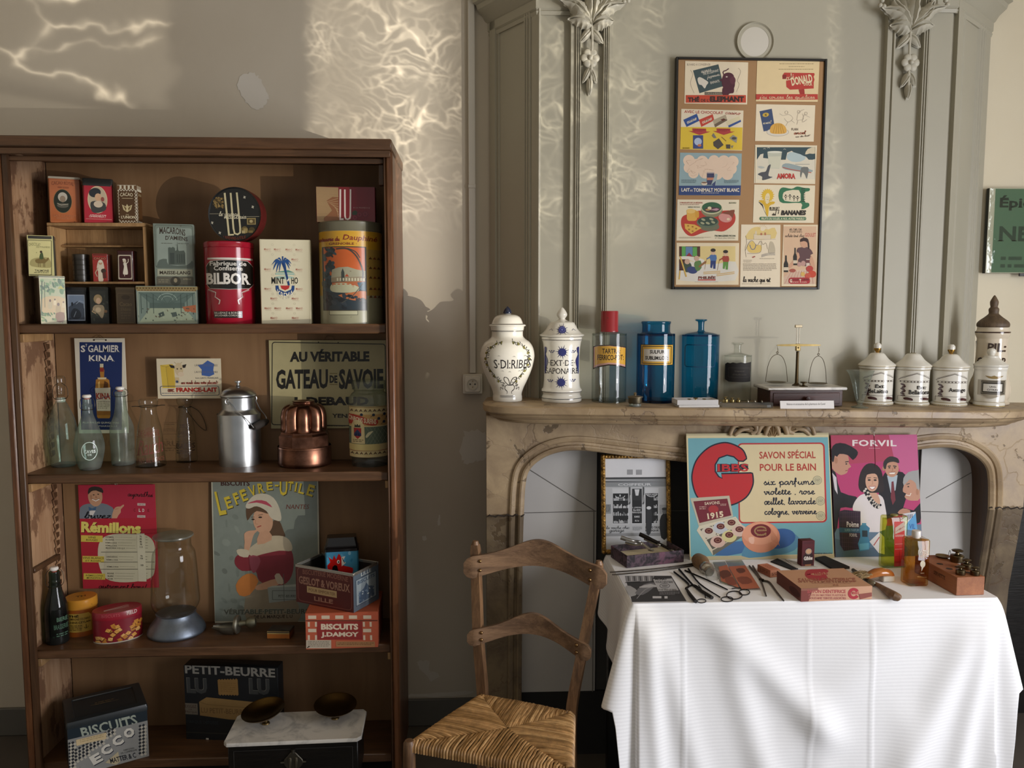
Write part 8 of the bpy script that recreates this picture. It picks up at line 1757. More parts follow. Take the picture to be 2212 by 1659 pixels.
 def a9(a):
  a.fill('d8c8a8').rect(138, 1098, 770, 1420, 'd3bd80').poly([(138, 1280), (250, 1260), (420, 1300), (600, 1290), (770, 1270), (770, 1480), (138, 1480)], 'd0cabc', 2).rect(140, 1100, 375, 1215, '4f2f24').rect(170, 1100, 212, 1210, '5a9a4c').rect(292, 1108, 340, 1210, '5a9a4c').rect(214, 1104, 290, 1212, '5d7a9a').poly([(214, 1212), (252, 1170), (290, 1212)], '8a2e34').poly([(138, 1215), (240, 1210), (330, 1225), (420, 1250), (400, 1300), (250, 1250), (138, 1240)], 'd4cec0', 2).rect(140, 1245, 215, 1370, '4a2a20')
  def sk(x, y, s, top, leg):
   a.poly([(x-s*.55, y+s*.5), (x+s*.55, y+s*.5), (x+s*.5, y+s*1.6), (x-s*.4, y+s*1.6)], top, 2).poly([(x-s*.45, y+s*1.5), (x+s*.5, y+s*1.5), (x+s*.4, y+s*2.9), (x, y+s*2.9), (x, y+s*2), (x-s*.2, y+s*2.8), (x-s*.5, y+s*2.7)], leg).ell(x, y, s*.4, s*.48, 'c9a88a').ell(x, y-s*.35, s*.45, s*.3, '2c241e').line([(x-s*.5, y+s*.8), (x-s*1.1, y+s*1.2)], 14, top).line([(x-s*1.1, y+s*1), (x-s*1.5, y+s*3)], 4, '8d6a3c')
  sk(520, 1165, 64, '4a6a9a', '2c3a6a'); sk(660, 1180, 62, '9b4030', '5a8a3c')
  for y in (1395, 1412): a.line([(410, y-5), (600, y-18)], 8, 'c8a460').line([(560, y+18), (760, y-10)], 8, 'c8a460')
  a.ell(230, 1330, 50, 60, '3c4a3c').ell(230, 1270, 30, 30, 'c0a088').ell(285, 1365, 60, 40, '34406a', 10).poly([(320, 1270), (380, 1260), (390, 1340), (340, 1380), (310, 1320)], '5a7a44', 2).ell(335, 1235, 28, 30, 'c0a088').line([(360, 1330), (440, 1270)], 22, '8d6038').line([(150, 1210), (220, 1440)], 16, 'c9a452').line([(150, 1370), (140, 1470)], 14, 'c9a452')
  a.text('PHILBÉE', 352, 1428, 548, 1466, '6d3428', .04, 1).rect(350, 1470, 548, 1482, R1, 4).lines(315, 1496, 585, 1502, 1, '7d6a54')
 def a10(a):
  a.fill('d8cab0').poly([(900, 960), (950, 900), (1020, 880), (1080, 900), (1140, 910), (1210, 890), (1215, 1010), (905, 1020)], 'd0b878', 2).ell(1075, 905, 26, 22, 'd8cab0')
  for q in range(9): x = math.pi*q/8; a.line([(1075+34*math.cos(x), 905-30*math.sin(x)), (1075+56*math.cos(x), 905-50*math.sin(x))], 3, 'b89a60')
  a.poly([(975, 1020), (975, 960), (990, 960), (990, 940), (1000, 920), (1010, 940), (1010, 975), (1165, 970), (1165, 1020)], 'cfc0a4').line([(975, 1020), (975, 962), (1165, 970), (1165, 1018)], 3, '8d8068').line([(890, 1022), (1220, 1020)], 3, '8d8068').rect(1050, 950, 1070, 975, 'a86a50').rect(1095, 945, 1112, 975, 'a86a50')
  a.poly([(900, 1120), (930, 1060), (965, 1040), (1000, 1080), (1060, 1090), (1050, 1160), (940, 1170)], 'd0b468', 3).line([(880, 1150), (920, 1060), (960, 1036), (1010, 1090), (1050, 1040), (1060, 1100), (1040, 1170), (900, 1180)], 3.5, '6a5f50', sm=4).line([(930, 1080), (950, 1130), (985, 1125), (1000, 1075)], 7, '4a5a86', sm=4).line([(1060, 1035), (1080, 1080), (1110, 1060), (1130, 1130)], 3, '6a5f50', sm=4).poly([(1140, 1170), (1150, 1080), (1165, 1045), (1195, 1060), (1215, 1130), (1205, 1175)], 'b4a890', 3).line([(885, 980), (895, 1060), (880, 1120), (890, 1220)], 3, '7d7260', sm=3)
  for i in range(4): a.line([(1060, 1195+i*8), (1130, 1175+i*8), (1215, 1170+i*9)], 3, '7d7a78', sm=3)
  a.poly([(955, 1218), (985, 1205), (995, 1215), (965, 1230)], 'a05848').lines(1040, 1234, 1210, 1244, 1, '8a8070').lines(862, 1250, 955, 1285, 3, 'a89c88').lines(858, 1292, 1230, 1378, 5, '9b8f7c', frac=.5).hand('la vache qui rit', 855, 1440, 1160, 1498, 6.5, '2c2622', .15); a.lines(842, 1518, 1170, 1526, 1, '8a7f6c')
 def a11(a):
  a.fill('d8c8a8').rect(1308, 875, 1678, 1525, 'c9a98a'); a.hand('maman', 1375, 900, 1515, 945, 3.5, '3a2c24', .2); a.hand('achète tout chez', 1325, 960, 1540, 995, 4, '3a2c24', .2); a.text('GOULET', 1550, 950, 1670, 992, 'a83c38', .01)
  a.poly([(1308, 1450), (1400, 1370), (1640, 1350), (1660, 1525), (1310, 1525)], 'c8b09a')
  for i in range(9): a.line([(1320+i*40, 1520), (1400+i*28, 1372)], 3, 'a8604c').line([(1315, 1400+i*14), (1655, 1380+i*16)], 2, 'a8604c')
  a.poly([(1480, 1290), (1455, 1140), (1500, 1110), (1590, 1110), (1640, 1180), (1610, 1195), (1620, 1290), (1560, 1320)], '5a3f40', 2).ell(1540, 1062, 44, 54, 'c09478').poly([(1495, 1050), (1500, 1015), (1545, 1002), (1585, 1020), (1600, 1110), (1582, 1130), (1575, 1060), (1535, 1040)], '3a2620', 2).poly([(1620, 1200), (1650, 1270), (1662, 1360), (1630, 1350), (1600, 1270)], 'c09478', 2).poly([(1465, 1160), (1440, 1230), (1370, 1310), (1380, 1345), (1430, 1300), (1490, 1220)], 'c09478', 2)
  for x, y0, y1, w_ in ((1336, 1200, 1388, 25), (1438, 1115, 1310, 21)): a.poly([(x-w_*.35, y0), (x+w_*.35, y0), (x+w_*.4, y0+60), (x+w_, y0+95), (x+w_, y1), (x-w_, y1), (x-w_, y0+95), (x-w_*.4, y0+60)], '2a2620').rect(x-w_, y1-55, x+w_, y1-20, 'c8b8a0')
  a.rect(1562, 1240, 1600, 1330, 'c8b8a8').rect(1562, 1250, 1600, 1285, '6a3c3c').ell(1530, 1290, 26, 30, 'b08a80').ell(1485, 1300, 24, 26, 'b08a80').ell(1600, 1350, 40, 36, 'a83c34').ell(1630, 1410, 44, 40, 'b8442c').ell(1580, 1430, 34, 30, 'b8503c').ell(1525, 1410, 24, 24, 'c9a458').ell(1410, 1370, 36, 20, '9b5040').rect(1365, 1448, 1605, 1520, 'a02c30', 30).text('GOULET-TURPIN', 1385, 1462, 1592, 1484, '5a1c1c', .04).text('G', 1378, 1466, 1404, 1506, 'd8c8b0', .05).text('T', 1484, 1466, 1506, 1506, 'd8c8b0', .05).text('aranti', 1408, 1490, 1475, 1506, 'd0bca8').text('otale', 1508, 1490, 1568, 1506, 'd0bca8')
 Q, R_ = VQ, VR
 for v, q, f_ in ((Q, ((197, 545), (860, 560), (848, 1003), (187, 993)), a1), (Q, ((955, 543), (1612, 548), (1592, 975), (940, 970)), a2), (Q, ((155, 1050), (810, 1068), (795, 1490), (142, 1475)), a3), (Q, ((945, 1000), (1567, 1012), (1550, 1395), (932, 1388)), a4), (R_, ((150, 50), (842, 60), (828, 532), (136, 526)), a5),
                     (R_, ((990, -38), (1685, -30), (1662, 402), (978, 392)), a6), (R_, ((122, 575), (812, 578), (802, 1035), (110, 1035)), a7), (R_, ((982, 408), (1663, 418), (1647, 838), (966, 832)), a8), (R_, ((112, 1060), (812, 1062), (806, 1530), (104, 1530)), a9), (R_, ((835, 855), (1275, 858), (1270, 1558), (822, 1556)), a10), (R_, ((1308, 858), (1694, 858), (1678, 1545), (1286, 1545)), a11)): cd(v, q, f_)
board()
# ================================================================ on the cloth
ZTT = ZT+.0056; VZ = View(1780, 860, 3.606)
def onT(v, zx, zy, h=0): return atz(v.x(zx), v.y(zy), ZTT+h)
# big soap card
def a_(a):
 a.fill('b9ae8a'); a.rect(190, 228, 1400, 1222, 'd3c69c').poly([(205, 250), (1388, 250), (1398, 1215), (222, 1222)], '6fa6ae').poly([(640, 1222), (760, 1010), (980, 1010), (1120, 1080), (1080, 1180), (900, 1222)], '5288a4', 3).ell(960, 1085, 130, 80, '2f5a94', -10).poly([(420, 1215), (520, 1130), (650, 1100), (640, 1200)], '3f6a9c', 2)
 a.rect(620, 294, 1358, 958, 'b02c30', 38).rect(632, 306, 1344, 946, 'd3c39a', 28)
 G = spl([(690, 420), (655, 350), (560, 302), (480, 298), (380, 335), (290, 420), (248, 520), (245, 620), (290, 740), (400, 810), (560, 800), (680, 740), (738, 640), (738, 550)], 6); I = [(482, 552), (492, 590), (455, 575), (425, 530), (425, 470), (460, 412), (530, 388), (590, 402), (630, 438), (665, 440)]
 P = G+[(728, 548)]+I
 for s_, col in ((13, '161a2c'), (0, 'b8282c')):
  cx, cy = 490, 550; a.poly([(x+(s_ if 0 else 0), y) for x, y in P], col) if not s_ else a.line(P, 24, col, True)
 a.text('IBBS', 440, 464, 712, 534, '161a2c', .10, 1).text('IBBS', 443, 467, 708, 531, 'b8282c', .02, 1)
 rd = 'a83428'; a.text('SAVON SPÉCIAL', 802, 352, 1278, 426, rd, .02).text('POUR LE BAIN', 804, 468, 1278, 528, rd, .02)
 k_ = '1e2230'
 for s_, x0, x1, y0, y1 in (('six parfums', 835, 1262, 590, 642), ('violette , rose', 835, 1262, 672, 722), ('œillet, lavande', 835, 1268, 752, 804), ('cologne, verveine', 835, 1272, 838, 886)): a.hand(s_, x0, y0, x1, y1, 8.5, k_)
 for x, y in ((1286, 608), (1306, 780), (1305, 902)): a.ell(x, y, 38, 36, 'c0b894').ring(x, y, 37, 35, 3, '6a6a5a', n=20).ring(x, y, 24, 22, 2, '7d7c68', n=16).lines(x-18, y-10, x+20, y+14, 3, '6f6e5e')
 a.poly([(220, 745), (545, 728), (575, 900), (292, 985)], 'b8b09a').poly([(245, 772), (528, 752), (560, 890), (296, 950)], '6d1c2a').text('SAVONS', 338, 775, 465, 800, 'd0c0a8', .02, rot=-4).ell(412, 838, 42, 32, 'a02c30').text('1915', 358, 862, 494, 912, 'd8c8a8', .03, 1, rot=-8).lines(296, 815, 352, 845, 2, 'b89a8c').lines(470, 795, 520, 815, 2, 'b89a8c')
 a.poly([(272, 1010), (292, 975), (595, 900), (700, 1035), (405, 1215)], 'cfc6ae').poly([(405, 1215), (400, 1175), (655, 1040), (700, 1035)], '6a6658').poly([(300, 1000), (590, 915), (670, 1030), (400, 1165)], '5a564a').line([(395, 965), (490, 1110)], 8, 'cfc6ae').line([(345, 1085), (640, 970)], 8, 'cfc6ae')
 for x, y, col in ((372, 1020, 'c9c0ae'), (470, 985, 'b8bcc0'), (560, 955, 'c9bfa4'), (445, 1098, 'd0b0a0'), (540, 1055, 'cdc48a'), (625, 1010, 'd0b4a4')): a.ell(x, y+6, 62, 48, col).ell(x, y-6, 34, 24, '5a1c1c').ring(x, y-6, 18, 12, 3, 'b08a6c', n=14)
 a.ell(802, 1070, 158, 128, 'cf8a6a').ell(795, 1040, 145, 92, 'd89878').poly([(700, 1075), (745, 1070), (740, 1125), (708, 1115)], 'e4b49c', 2)
 for i in range(8): a.line([(880+i*8, 990+i*12), (890+i*9, 1100+i*6)], 4, 'c07c5c')
 a.ell(802, 1020, 84, 56, '6d1a22').ring(802, 1020, 50, 34, 12, '9b7a50', 30, 330).rect(770, 1008, 850, 1022, '9b7a50').text('IBBS', 772, 1000, 840, 1016, '6d1a22').text('CADUM'[:0] or 'BAIN', 768, 1044, 846, 1060, '9b7a50').text('IMPRIMERIE SIRAUDIE', 1215, 1205, 1390, 1216, '3a2c38')
Yg = onT(VN, 800, 1250).y
t, w, h = card('advert_card', 'wide pale blue soap card with a huge red letter propped against the fireplace', VN, ((190, 212), (1395, 212), (1408, 1250), (215, 1250)), Yg, ZTT, .004, 'b9ae8a', a_, cat='poster', lean=max(.004, YF-.012-Yg))
# pink perfume card
def man(a, x, y, s, hair, d=1, grey=False):
 a.ell(x, y, s*.8, s, 'b98a70').ell(x-d*s*.95, y+s*.05, s*.16, s*.26, 'a87a60').poly([(x-s*.95, y-s*.1), (x-s*.9, y-s*.8), (x-s*.2, y-s*1.35), (x+s*.7, y-s*1.15), (x+s*.85, y-s*.6), (x+s*.2, y-s*.75), (x-s*.5, y-s*.55), (x-s*.7, y+s*.1)], hair, 3)
 a.line([(x-s*.45, y-s*.22), (x-s*.1, y-s*.27)], s*.12, hair).line([(x+s*.15, y-s*.27), (x+s*.55, y-s*.22)], s*.12, hair).ell(x-s*.28, y-s*.06, s*.12, s*.07, '2a1e18').ell(x+s*.34, y-s*.06, s*.12, s*.07, '2a1e18').line([(x+s*.05, y-s*.05), (x+s*.12, y+s*.3), (x-s*.08, y+s*.33)], s*.07, '94654c').poly([(x-s*.36, y+s*.48), (x+s*.42, y+s*.44), (x+s*.3, y+s*.64), (x-s*.2, y+s*.66)], 'e4dcd0').line([(x-s*.36, y+s*.47), (x+s*.42, y+s*.43)], s*.06, '7d3a34')
def a_(a):
 a.fill('b03a6a'); a.poly([(1400, 225), (2150, 225), (2150, 420), (1400, 480)], 'a84058').poly([(1880, 222), (2150, 222), (2150, 700), (2010, 600)], 'bc5c86', 2).poly([(1400, 1000), (2150, 950), (2150, 1240), (1400, 1240)], '5d7488').poly([(1400, 1080), (1700, 1150), (2150, 1120), (2150, 1240), (1400, 1240)], '4a5f70')
 a.text('FORVIL', 1578, 268, 1945, 320, 'e0d4d0', .03, sp=1.1).lines(1715, 335, 1810, 342, 1, 'd0a8b4')
 bk = '16141a'
 a.poly([(1830, 560), (1870, 530), (1990, 530), (2040, 620), (1990, 830), (1900, 900), (1820, 890), (1790, 700)], bk, 2).poly([(1862, 560), (1950, 555), (1930, 680), (1890, 700)], 'a8b4bc').poly([(1898, 610), (1915, 605), (1930, 760), (1905, 800), (1890, 740)], '6d2a34').ell(1905, 490, 1, 1, bk); man(a, 1902, 500, 72, '2a2624')
 a.poly([(1400, 520), (1440, 560), (1475, 700), (1600, 735), (1620, 780), (1560, 830), (1470, 830), (1440, 990), (1400, 1000)], bk, 2).poly([(1404, 540), (1440, 580), (1448, 720), (1425, 680)], 'c8c0c4').poly([(1404, 500), (1402, 400), (1460, 360), (1540, 400), (1545, 460), (1565, 490), (1540, 505), (1530, 540), (1480, 560), (1440, 540)], 'b98a72', 2).ell(1440, 440, 14, 26, 'a8785e').line([(1515, 452), (1545, 446)], 7, bk).ell(1525, 468, 8, 5, bk).line([(1515, 525), (1535, 520)], 5, '7d3a34').poly([(1400, 440), (1402, 350), (1440, 300), (1520, 300), (1610, 350), (1620, 390), (1580, 435), (1540, 395), (1470, 385), (1450, 410), (1430, 400), (1420, 450)], bk, 2)
 a.poly([(2000, 640), (2040, 590), (2130, 600), (2140, 740), (2085, 762), (2030, 755), (2005, 730), (2020, 705), (1992, 690)], 'b98a72', 2).poly([(2000, 640), (1998, 580), (2040, 530), (2110, 515), (2140, 520), (2140, 660), (2110, 670), (2100, 620), (2050, 590)], '9a9a98', 2).ell(2112, 690, 12, 26, 'a8785e').line([(2022, 630), (2050, 622)], 7, '4a4a48').line([(2015, 715), (2050, 722), (2060, 700)], 6, 'e4dcd0').ell(2038, 648, 8, 5, '2a1e18').poly([(1940, 850), (2000, 820), (2080, 840), (2140, 780), (2150, 900), (2100, 950), (2010, 870)], bk, 2).poly([(1945, 860), (1990, 825), (2050, 840), (2040, 870), (1985, 880)], 'b08068', 2)
 a.poly([(1570, 840), (1600, 760), (1670, 710), (1800, 720), (1840, 800), (1840, 1000), (1640, 1010), (1620, 900)], 'd4ccca', 3).poly([(1680, 690), (1760, 690), (1800, 760), (1790, 820), (1740, 800), (1690, 740)], 'c49a80', 2)
 a.poly([(1622, 640), (1640, 540), (1690, 470), (1760, 465), (1815, 520), (1830, 620), (1835, 680), (1800, 700), (1680, 700), (1640, 690)], '241a1a', 3).ell(1735, 610, 54, 82, 'c89c82').poly([(1680, 560), (1700, 530), (1770, 525), (1795, 570), (1760, 545), (1710, 550)], '241a1a', 2).ell(1712, 598, 13, 7, '1c1414').ell(1762, 598, 13, 7, '1c1414').line([(1697, 582), (1726, 578)], 5, '241a1a').line([(1748, 578), (1778, 582)], 5, '241a1a').line([(1738, 600), (1742, 632), (1730, 634)], 4, 'a87a62').poly([(1708, 652), (1766, 650), (1750, 672), (1722, 672)], 'e8e0d8').line([(1706, 651), (1768, 649)], 4, '9b3a40').line([(1710, 655), (1736, 678), (1764, 654)], 4, '9b3a40', sm=3)
 for i in range(16): q = i/15; x, y = 1672+q*118, 690+130*math.sin(q*1.7); a.ell(x, y, 12, 12, '15131a' if i % 3 else 'c8c0b4', n=10).ell(x+12, y-18, 10, 10, '15131a' if i % 2 else 'c8c0b4', n=10)
 a.poly([(1452, 860), (1500, 845), (1635, 855), (1630, 1160), (1490, 1180), (1460, 1130)], '2a1a30')
 for i in range(9): a.line([(1490+i*17, 850), (1480+i*17, 1170)], 2, '54344c').line([(1462, 870+i*34), (1632, 862+i*36)], 2, '54344c')
 a.poly([(1455, 990), (1632, 995), (1632, 1032), (1456, 1030)], '2c5070').text('Poème', 1516, 940, 1618, 984, 'd8ccd4', .02, 1).text('SUPER PARFUM', 1500, 1000, 1618, 1020, '86a0b8').text('FORVIL', 1540, 1036, 1604, 1064, 'd0c4d0', .01)
 a.poly([(1625, 985), (1640, 965), (1680, 965), (1710, 990), (1695, 1060), (1715, 1120), (1700, 1165), (1620, 1180), (1608, 1120), (1630, 1060)], '3a7898').rect(1645, 1010, 1690, 1062, '22303c').poly([(1620, 1120), (1700, 1110), (1700, 1160), (1625, 1170)], '5a9ab4').rect(1646, 950, 1680, 968, '4a88a4')
 a.poly([(1705, 1100), (1790, 1020), (1830, 1060), (1830, 1200), (1780, 1190)], 'd0ccc8').line([(1790, 1060), (1740, 1130)], 8, 'a84a40').poly([(1985, 870), (2095, 850), (2108, 1000), (1995, 990)], 'c8c8cc').poly([(1985, 990), (2095, 860), (2110, 1010)], '5a9ac8')
 for i in range(6): a.line([(1995+i*14, 880-i*2), (2005+i*12, 930-i*6)], 6, '2a2c4a')
 a.text('VIL', 2040, 950, 2090, 990, '2a5a9a', .02, ital=.1)
Yp = onT(VN, 1500, 1232).y
t, w, h = card('advert_card', 'pink perfume card with three men round a dark-haired woman, beside the blue card', VN, ((1400, 230), (2116, 222), (2152, 1205), (1420, 1232)), Yp, ZTT, .003, 'b04a78', a_, cat='poster', lean=max(.004, YF-.010-Yp))
MB().tube([(0, -.002, h-.004), (0, .000, h+.004), (.003, 0, h+.008), (0, 0, h+.011), (-.003, 0, h+.008)], .0012, 'plastic', c('d8d0c4'), seg=6).tube([(-.0, -.0012, h), (.001, -.0012, h-.06), (.0, -.0012, h-.115)], .0008, 'matte', c('7d2a3c'), seg=5).build('hanging_cord', t)
# photograph in a gilt frame, leaning inside the arch
def gold():
 q = ((1150, 640), (1745, 635), (1757, 1495), (1155, 1505)); Y0 = YF-.012; x, w, h = spot(VU, q, Y0, ZTT); ln = .045; h = math.hypot(at(VU.x(1450), VU.y(638), Y0+ln).z-ZTT, ln)
 t = thing('picture_frame', 'ornate gilt frame holding a black and white photograph of a shopfront', 'picture', (x, Y0, ZTT), rx=-math.asin(ln/h)); b_ = .0155; f = MB()
 for a, b, d, e in ((-w/2, -w/2+b_, 0, h), (w/2-b_, w/2, 0, h), (-w/2+b_, w/2-b_, 0, b_), (-w/2+b_, w/2-b_, h-b_, h)): f.box(a, b, 0, .014, d, e, 'gilt', b=.004)
 n = 34
 for i in range(n):
  for sx in (-1, 1): f.sphere(sx*(w/2-b_*.5), 0, h*(i+.5)/n, .0052, 'gilt', seg=8, sx=1 if i % 2 else .8)
 for i in range(22):
  for z in (b_*.5, h-b_*.5): f.sphere(-w/2+w*(i+.5)/22, 0, z, .0052, 'gilt', seg=8)
 f.build('frame', t)
 a = Art(((1190, 680), (1705, 680), (1712, 1468), (1195, 1472)), w-2*b_+.002, h-2*b_+.002)
 a.fill('b0b2b4').rect(1190, 680, 1712, 845, 'd4d4d6').rect(1375, 778, 1425, 822, 'a8a8aa').rect(1450, 780, 1502, 824, 'a8a8aa')
 for i in range(7): a.rect(1376, 780+i*6.4, 1424, 783+i*6.4, '7d7d80').rect(1452, 782+i*6.4, 1500, 785+i*6.4, '7d7d80')
 a.rect(1190, 845, 1712, 862, '3a3c3e').rect(1190, 868, 1712, 890, '54575a').line([(1190, 872), (1712, 880)], 6, 'c0c2c4').rect(1192, 892, 1712, 928, '84888a').text('COIFFEUR', 1300, 898, 1580, 920, 'c4c6c8', .02)
 for x0, x1 in ((1252, 1390), (1412, 1505), (1525, 1640)): a.rect(x0, 940, x1, 1252, 'c0c2c4').rect(x0+5, 985, x1-5, 1245, '1c1e20')
 a.ring(1318, 1000, 40, 26, 5, 'c8cacc', 10, 170).rect(1312, 995, 1322, 1012, 'c8cacc').ring(1582, 985, 46, 30, 5, 'c8cacc', 10, 170).text('PARFUMERIE', 1538, 980, 1630, 998, 'c8cacc', bend=-10)
 r_ = random.Random(9)
 for y in (1040, 1105, 1170, 1235):
  for x in range(1262, 1384, 9): a.rect(x, y-r_.uniform(6, 28), x+6, y+8, r_.choice(['d0d2d4', 'a4a6a8', '6a6c6e']))
  for x in range(1600, 1636, 9): a.rect(x, y-r_.uniform(6, 28), x+6, y+8, r_.choice(['d0d2d4', 'a4a6a8', '6a6c6e']))
 a.rect(1418, 945, 1500, 1045, '2a2c2e').poly([(1438, 950), (1480, 950), (1470, 1005), (1448, 1005)], 'c8cacc')
 for s_, y, w_ in (('L. JORDAN', 1110, 36), ('Mme MARIE', 1130, 30), ('PERRUQUES', 1152, 40), ('REMISE', 1188, 22), ('AU 1er', 1222, 18)): a.text(s_, 1458-w_, y-8, 1458+w_, y+8, 'd0d2d4', .01)
 for x in (1398, 1514): a.line([(x, 930), (x, 1070), (x-8, 1080)], 12, '4a4c4e').line([(x+4, 1000), (x-2, 1060)], 3, 'd8d8d8')
 a.rect(1192, 1078, 1240, 1160, '84888a').lines(1196, 1086, 1236, 1150, 6, '3c3e40').rect(1650, 1085, 1702, 1165, '9a9c9e').hand('la vache chic', 1200, 1268, 1395, 1292, 3, '54575a', .2); a.hand('garage', 1225, 1300, 1350, 1318, 3, '54575a', .2); a.text('RADIO TAXIS', 1530, 1272, 1660, 1292, '3a3c3e', .02).text('KIOSQUE', 1530, 1300, 1640, 1318, '3a3c3e', .02).lines(1422, 1275, 1500, 1310, 4, '7d8082').rect(1192, 1330, 1712, 1356, '8a8c8e').rect(1192, 1356, 1712, 1470, 'c0c2c4')
 a.poly([(1532, 1200), (1540, 1130), (1575, 1128), (1585, 1200), (1572, 1330), (1540, 1340)], '2c2e30', 2).ell(1558, 1112, 20, 14, 'c8cacc').poly([(1660, 1370), (1650, 1220), (1680, 1160), (1712, 1170), (1712, 1370)], '202224', 2).ell(1690, 1140, 20, 26, '6a6c6e').ell(1690, 1122, 24, 12, '3a3c3e')
 a.items = [([(p[0], p[1]+b_-.001) for p in v_], f_, c_) for v_, f_, c_ in a.items]
 MB().box(-w/2+.004, w/2-.004, .0085, .012, .004, h-.004, 'paper', c('c0c0c0'), b=0).art(a, flat(.0084), 'paper').build('photograph', t)
gold()
def cornerbox(name, label, cat, v, A, B, D, h, mat, col, arts=(), group=None, wmin=None):
 """box whose near top corner is A, right top corner B, far-left top corner D (view pixels), top at height h"""
 a, b, d = (onT(v, *p, h) for p in (A, B, D)); u = b-a; w = u.length; u.normalize(); vv = Vector((-u.y, u.x, 0)); dp = abs((d-a).dot(vv))
 t = thing(name, label, cat, (a.x, a.y, ZTT), math.atan2(u.y, u.x), group); m = MB().box(0, w, 0, dp, 0, h, mat, col, b=.0012)
 for face, ar in arts:
  if face == 'front': a_ = Art(ar[0], w, h); ar[1](a_); m.art(a_, lambda x, z, l: (x+w/2, -l, z), mat)
  if face == 'left': a_ = Art(ar[0], dp, h); ar[1](a_); m.art(a_, lambda x, z, l: (-l, dp/2-x, z), mat)
  if face == 'top': a_ = Art(ar[0], w, dp); ar[1](a_); m.art(a_, lambda x, y, l: (x+w/2, y, h+l), mat)
 return t, m, w, dp
# marbled box and the two hand clippers in it
def clipbox():
 h = .043; t, m, w, d = cornerbox('marbled_box', 'dark purple marbled box with cream lining in front of the gilt frame', 'box', VO, (285, 425), (935, 358), (165, 300), h, 'marbled_paper', WHITE)
 m = MB()
 for x0, x1, y0, y1 in ((0, w, 0, .003), (0, w, d-.003, d), (0, .003, .0031, d-.0031), (w-.003, w, .0031, d-.0031)): m.box(x0, x1, y0, y1, 0, h, 'marbled_paper', b=.0008)
 m.build('box_walls', t); MB().box(.0032, w-.0032, .0032, d-.0032, .001, .020, 'paper', c('d3c5a2'), b=.002).build('paper_lining', t)
 for i, (P, col, lb) in enumerate(((((215, 215), (350, 260), (440, 275), (560, 360)), 'b8b4ac', 'bright metal hand clippers lying on the left in the marbled box'), (((430, 178), (560, 240), (650, 285), (790, 360)), '3c3836', 'black-handled hand clippers lying on the right in the marbled box'))):
  hs = (.075, .062, .052, .036); q = [onT(VO, x, y, z) for (x, y), z in zip(P, hs)]; o = q[-1]; tt = thing('hair_clippers', lb, 'clippers', o); L_ = [p-o for p in q]
  off = Vector((.012, -.006, -.010))
  MB().tube(spl([tuple(p) for p in L_], 5), [.0075]*5+[.0065]*5+[.005]*6, 'metal', c(col), flat=.55).build('handle', tt)
  MB().tube(spl([tuple(p+off*(1.3-k*.4)) for k, p in enumerate(L_)], 5), [.007]*5+[.006]*5+[.005]*6, 'metal', c('a8a49c'), flat=.5).build('handle', tt)
  m2 = L_[2]; MB().sphere(m2.x, m2.y, m2.z-.004, .008, 'metal', c('9a968e'), sz=.7).build('pivot_spring', tt); MB().box(-.010, .010, -.004, .004, -.003, .002, 'metal', c('8d8a84'), M=T(0, 0, 0, 0, 0, -.5)).build('cutter_comb', tt)
clipbox()
def rods(name, label, cat, v, arms, mat='roughmetal', col='2a2826', ring=(), pn='arm', extra=()):
 """flat tools on the cloth: each arm a path of (x, y, radius in mm)"""
 o = onT(v, arms[0][0][0], arms[0][0][1]); t = thing(name, label, cat, o)
 for i, P in enumerate(arms):
  q = [(*(onT(v, x, y, r*.001)-o), r*.001) for x, y, r in P]; s = spl(q, 4); MB().tube([p[:3] for p in s], [max(.0006, p[3]) for p in s], mat, c(col), seg=8).build(pn, t)
 for x, y, rx, ry, r in ring:
  q = [onT(v, x+rx*math.cos(k*math.pi/10), y+ry*math.sin(k*math.pi/10), r*.001)-o for k in range(20)]; MB().tube(q, r*.001, mat, c(col), seg=8, closed=True).build('finger_ring', t)
 for P, m2, c2, nm in extra:
  q = [(*(onT(v, x, y, r*.001)-o), r*.001) for x, y, r in P]; s = spl(q, 4); MB().tube([p[:3] for p in s], [p[3] for p in s], m2, c(c2), seg=12).build(nm, t)
 return t
rods('curling_tongs', 'long thin dark tongs lying behind the photo print', 'tongs', VO, [[(95, 612, 2.4), (600, 572, 2.2), (1065, 512, 3.2)], [(120, 640, 2.4), (600, 596, 2.2), (1065, 532, 2.6)]], col='3c362e')
rods('curling_tongs', 'black curling tongs with two thick wooden handles beside the photo print', 'tongs', VO, [[(822, 608, 3), (985, 745, 3), (955, 800, 3)], [(880, 580, 3.6), (1040, 760, 3), (1110, 800, 3)], [(955, 790, 2.4), (1040, 755, 2.6), (1110, 790, 2.4)]], col='1c1a19', extra=(([(965, 800, 3.5), (1000, 860, 5.5), (1070, 945, 5.5)], 'matte', '211d1b', 'handle'), ([(1080, 790, 3.5), (1160, 840, 5.5), (1255, 900, 5.5)], 'matte', '211d1b', 'handle')))
rods('curling_iron', 'black scissor curling iron, rings toward the front edge of the cloth', 'tongs', VO, [[(945, 590, 2.6), (1200, 700, 2.6), (1430, 810, 2)], [(985, 572, 3), (1110, 740, 2.6), (1345, 895, 1.8)]], col='24211f', ring=((1508, 872, 88, 46, 1.7), (1425, 918, 68, 28, 1.5)))
rods('scissor_tongs', 'slim black ring-handled tongs under the orange packets', 'tongs', VO, [[(1480, 798, 1.8), (1570, 790, 1.8), (1590, 815, 1.5)], [(1100, 760, 1.5), (1165, 850, 1.5), (1180, 905, 1.4)]], col='24211f', ring=((1622, 838, 60, 32, 1.6), (1135, 938, 50, 22, 1.4)))
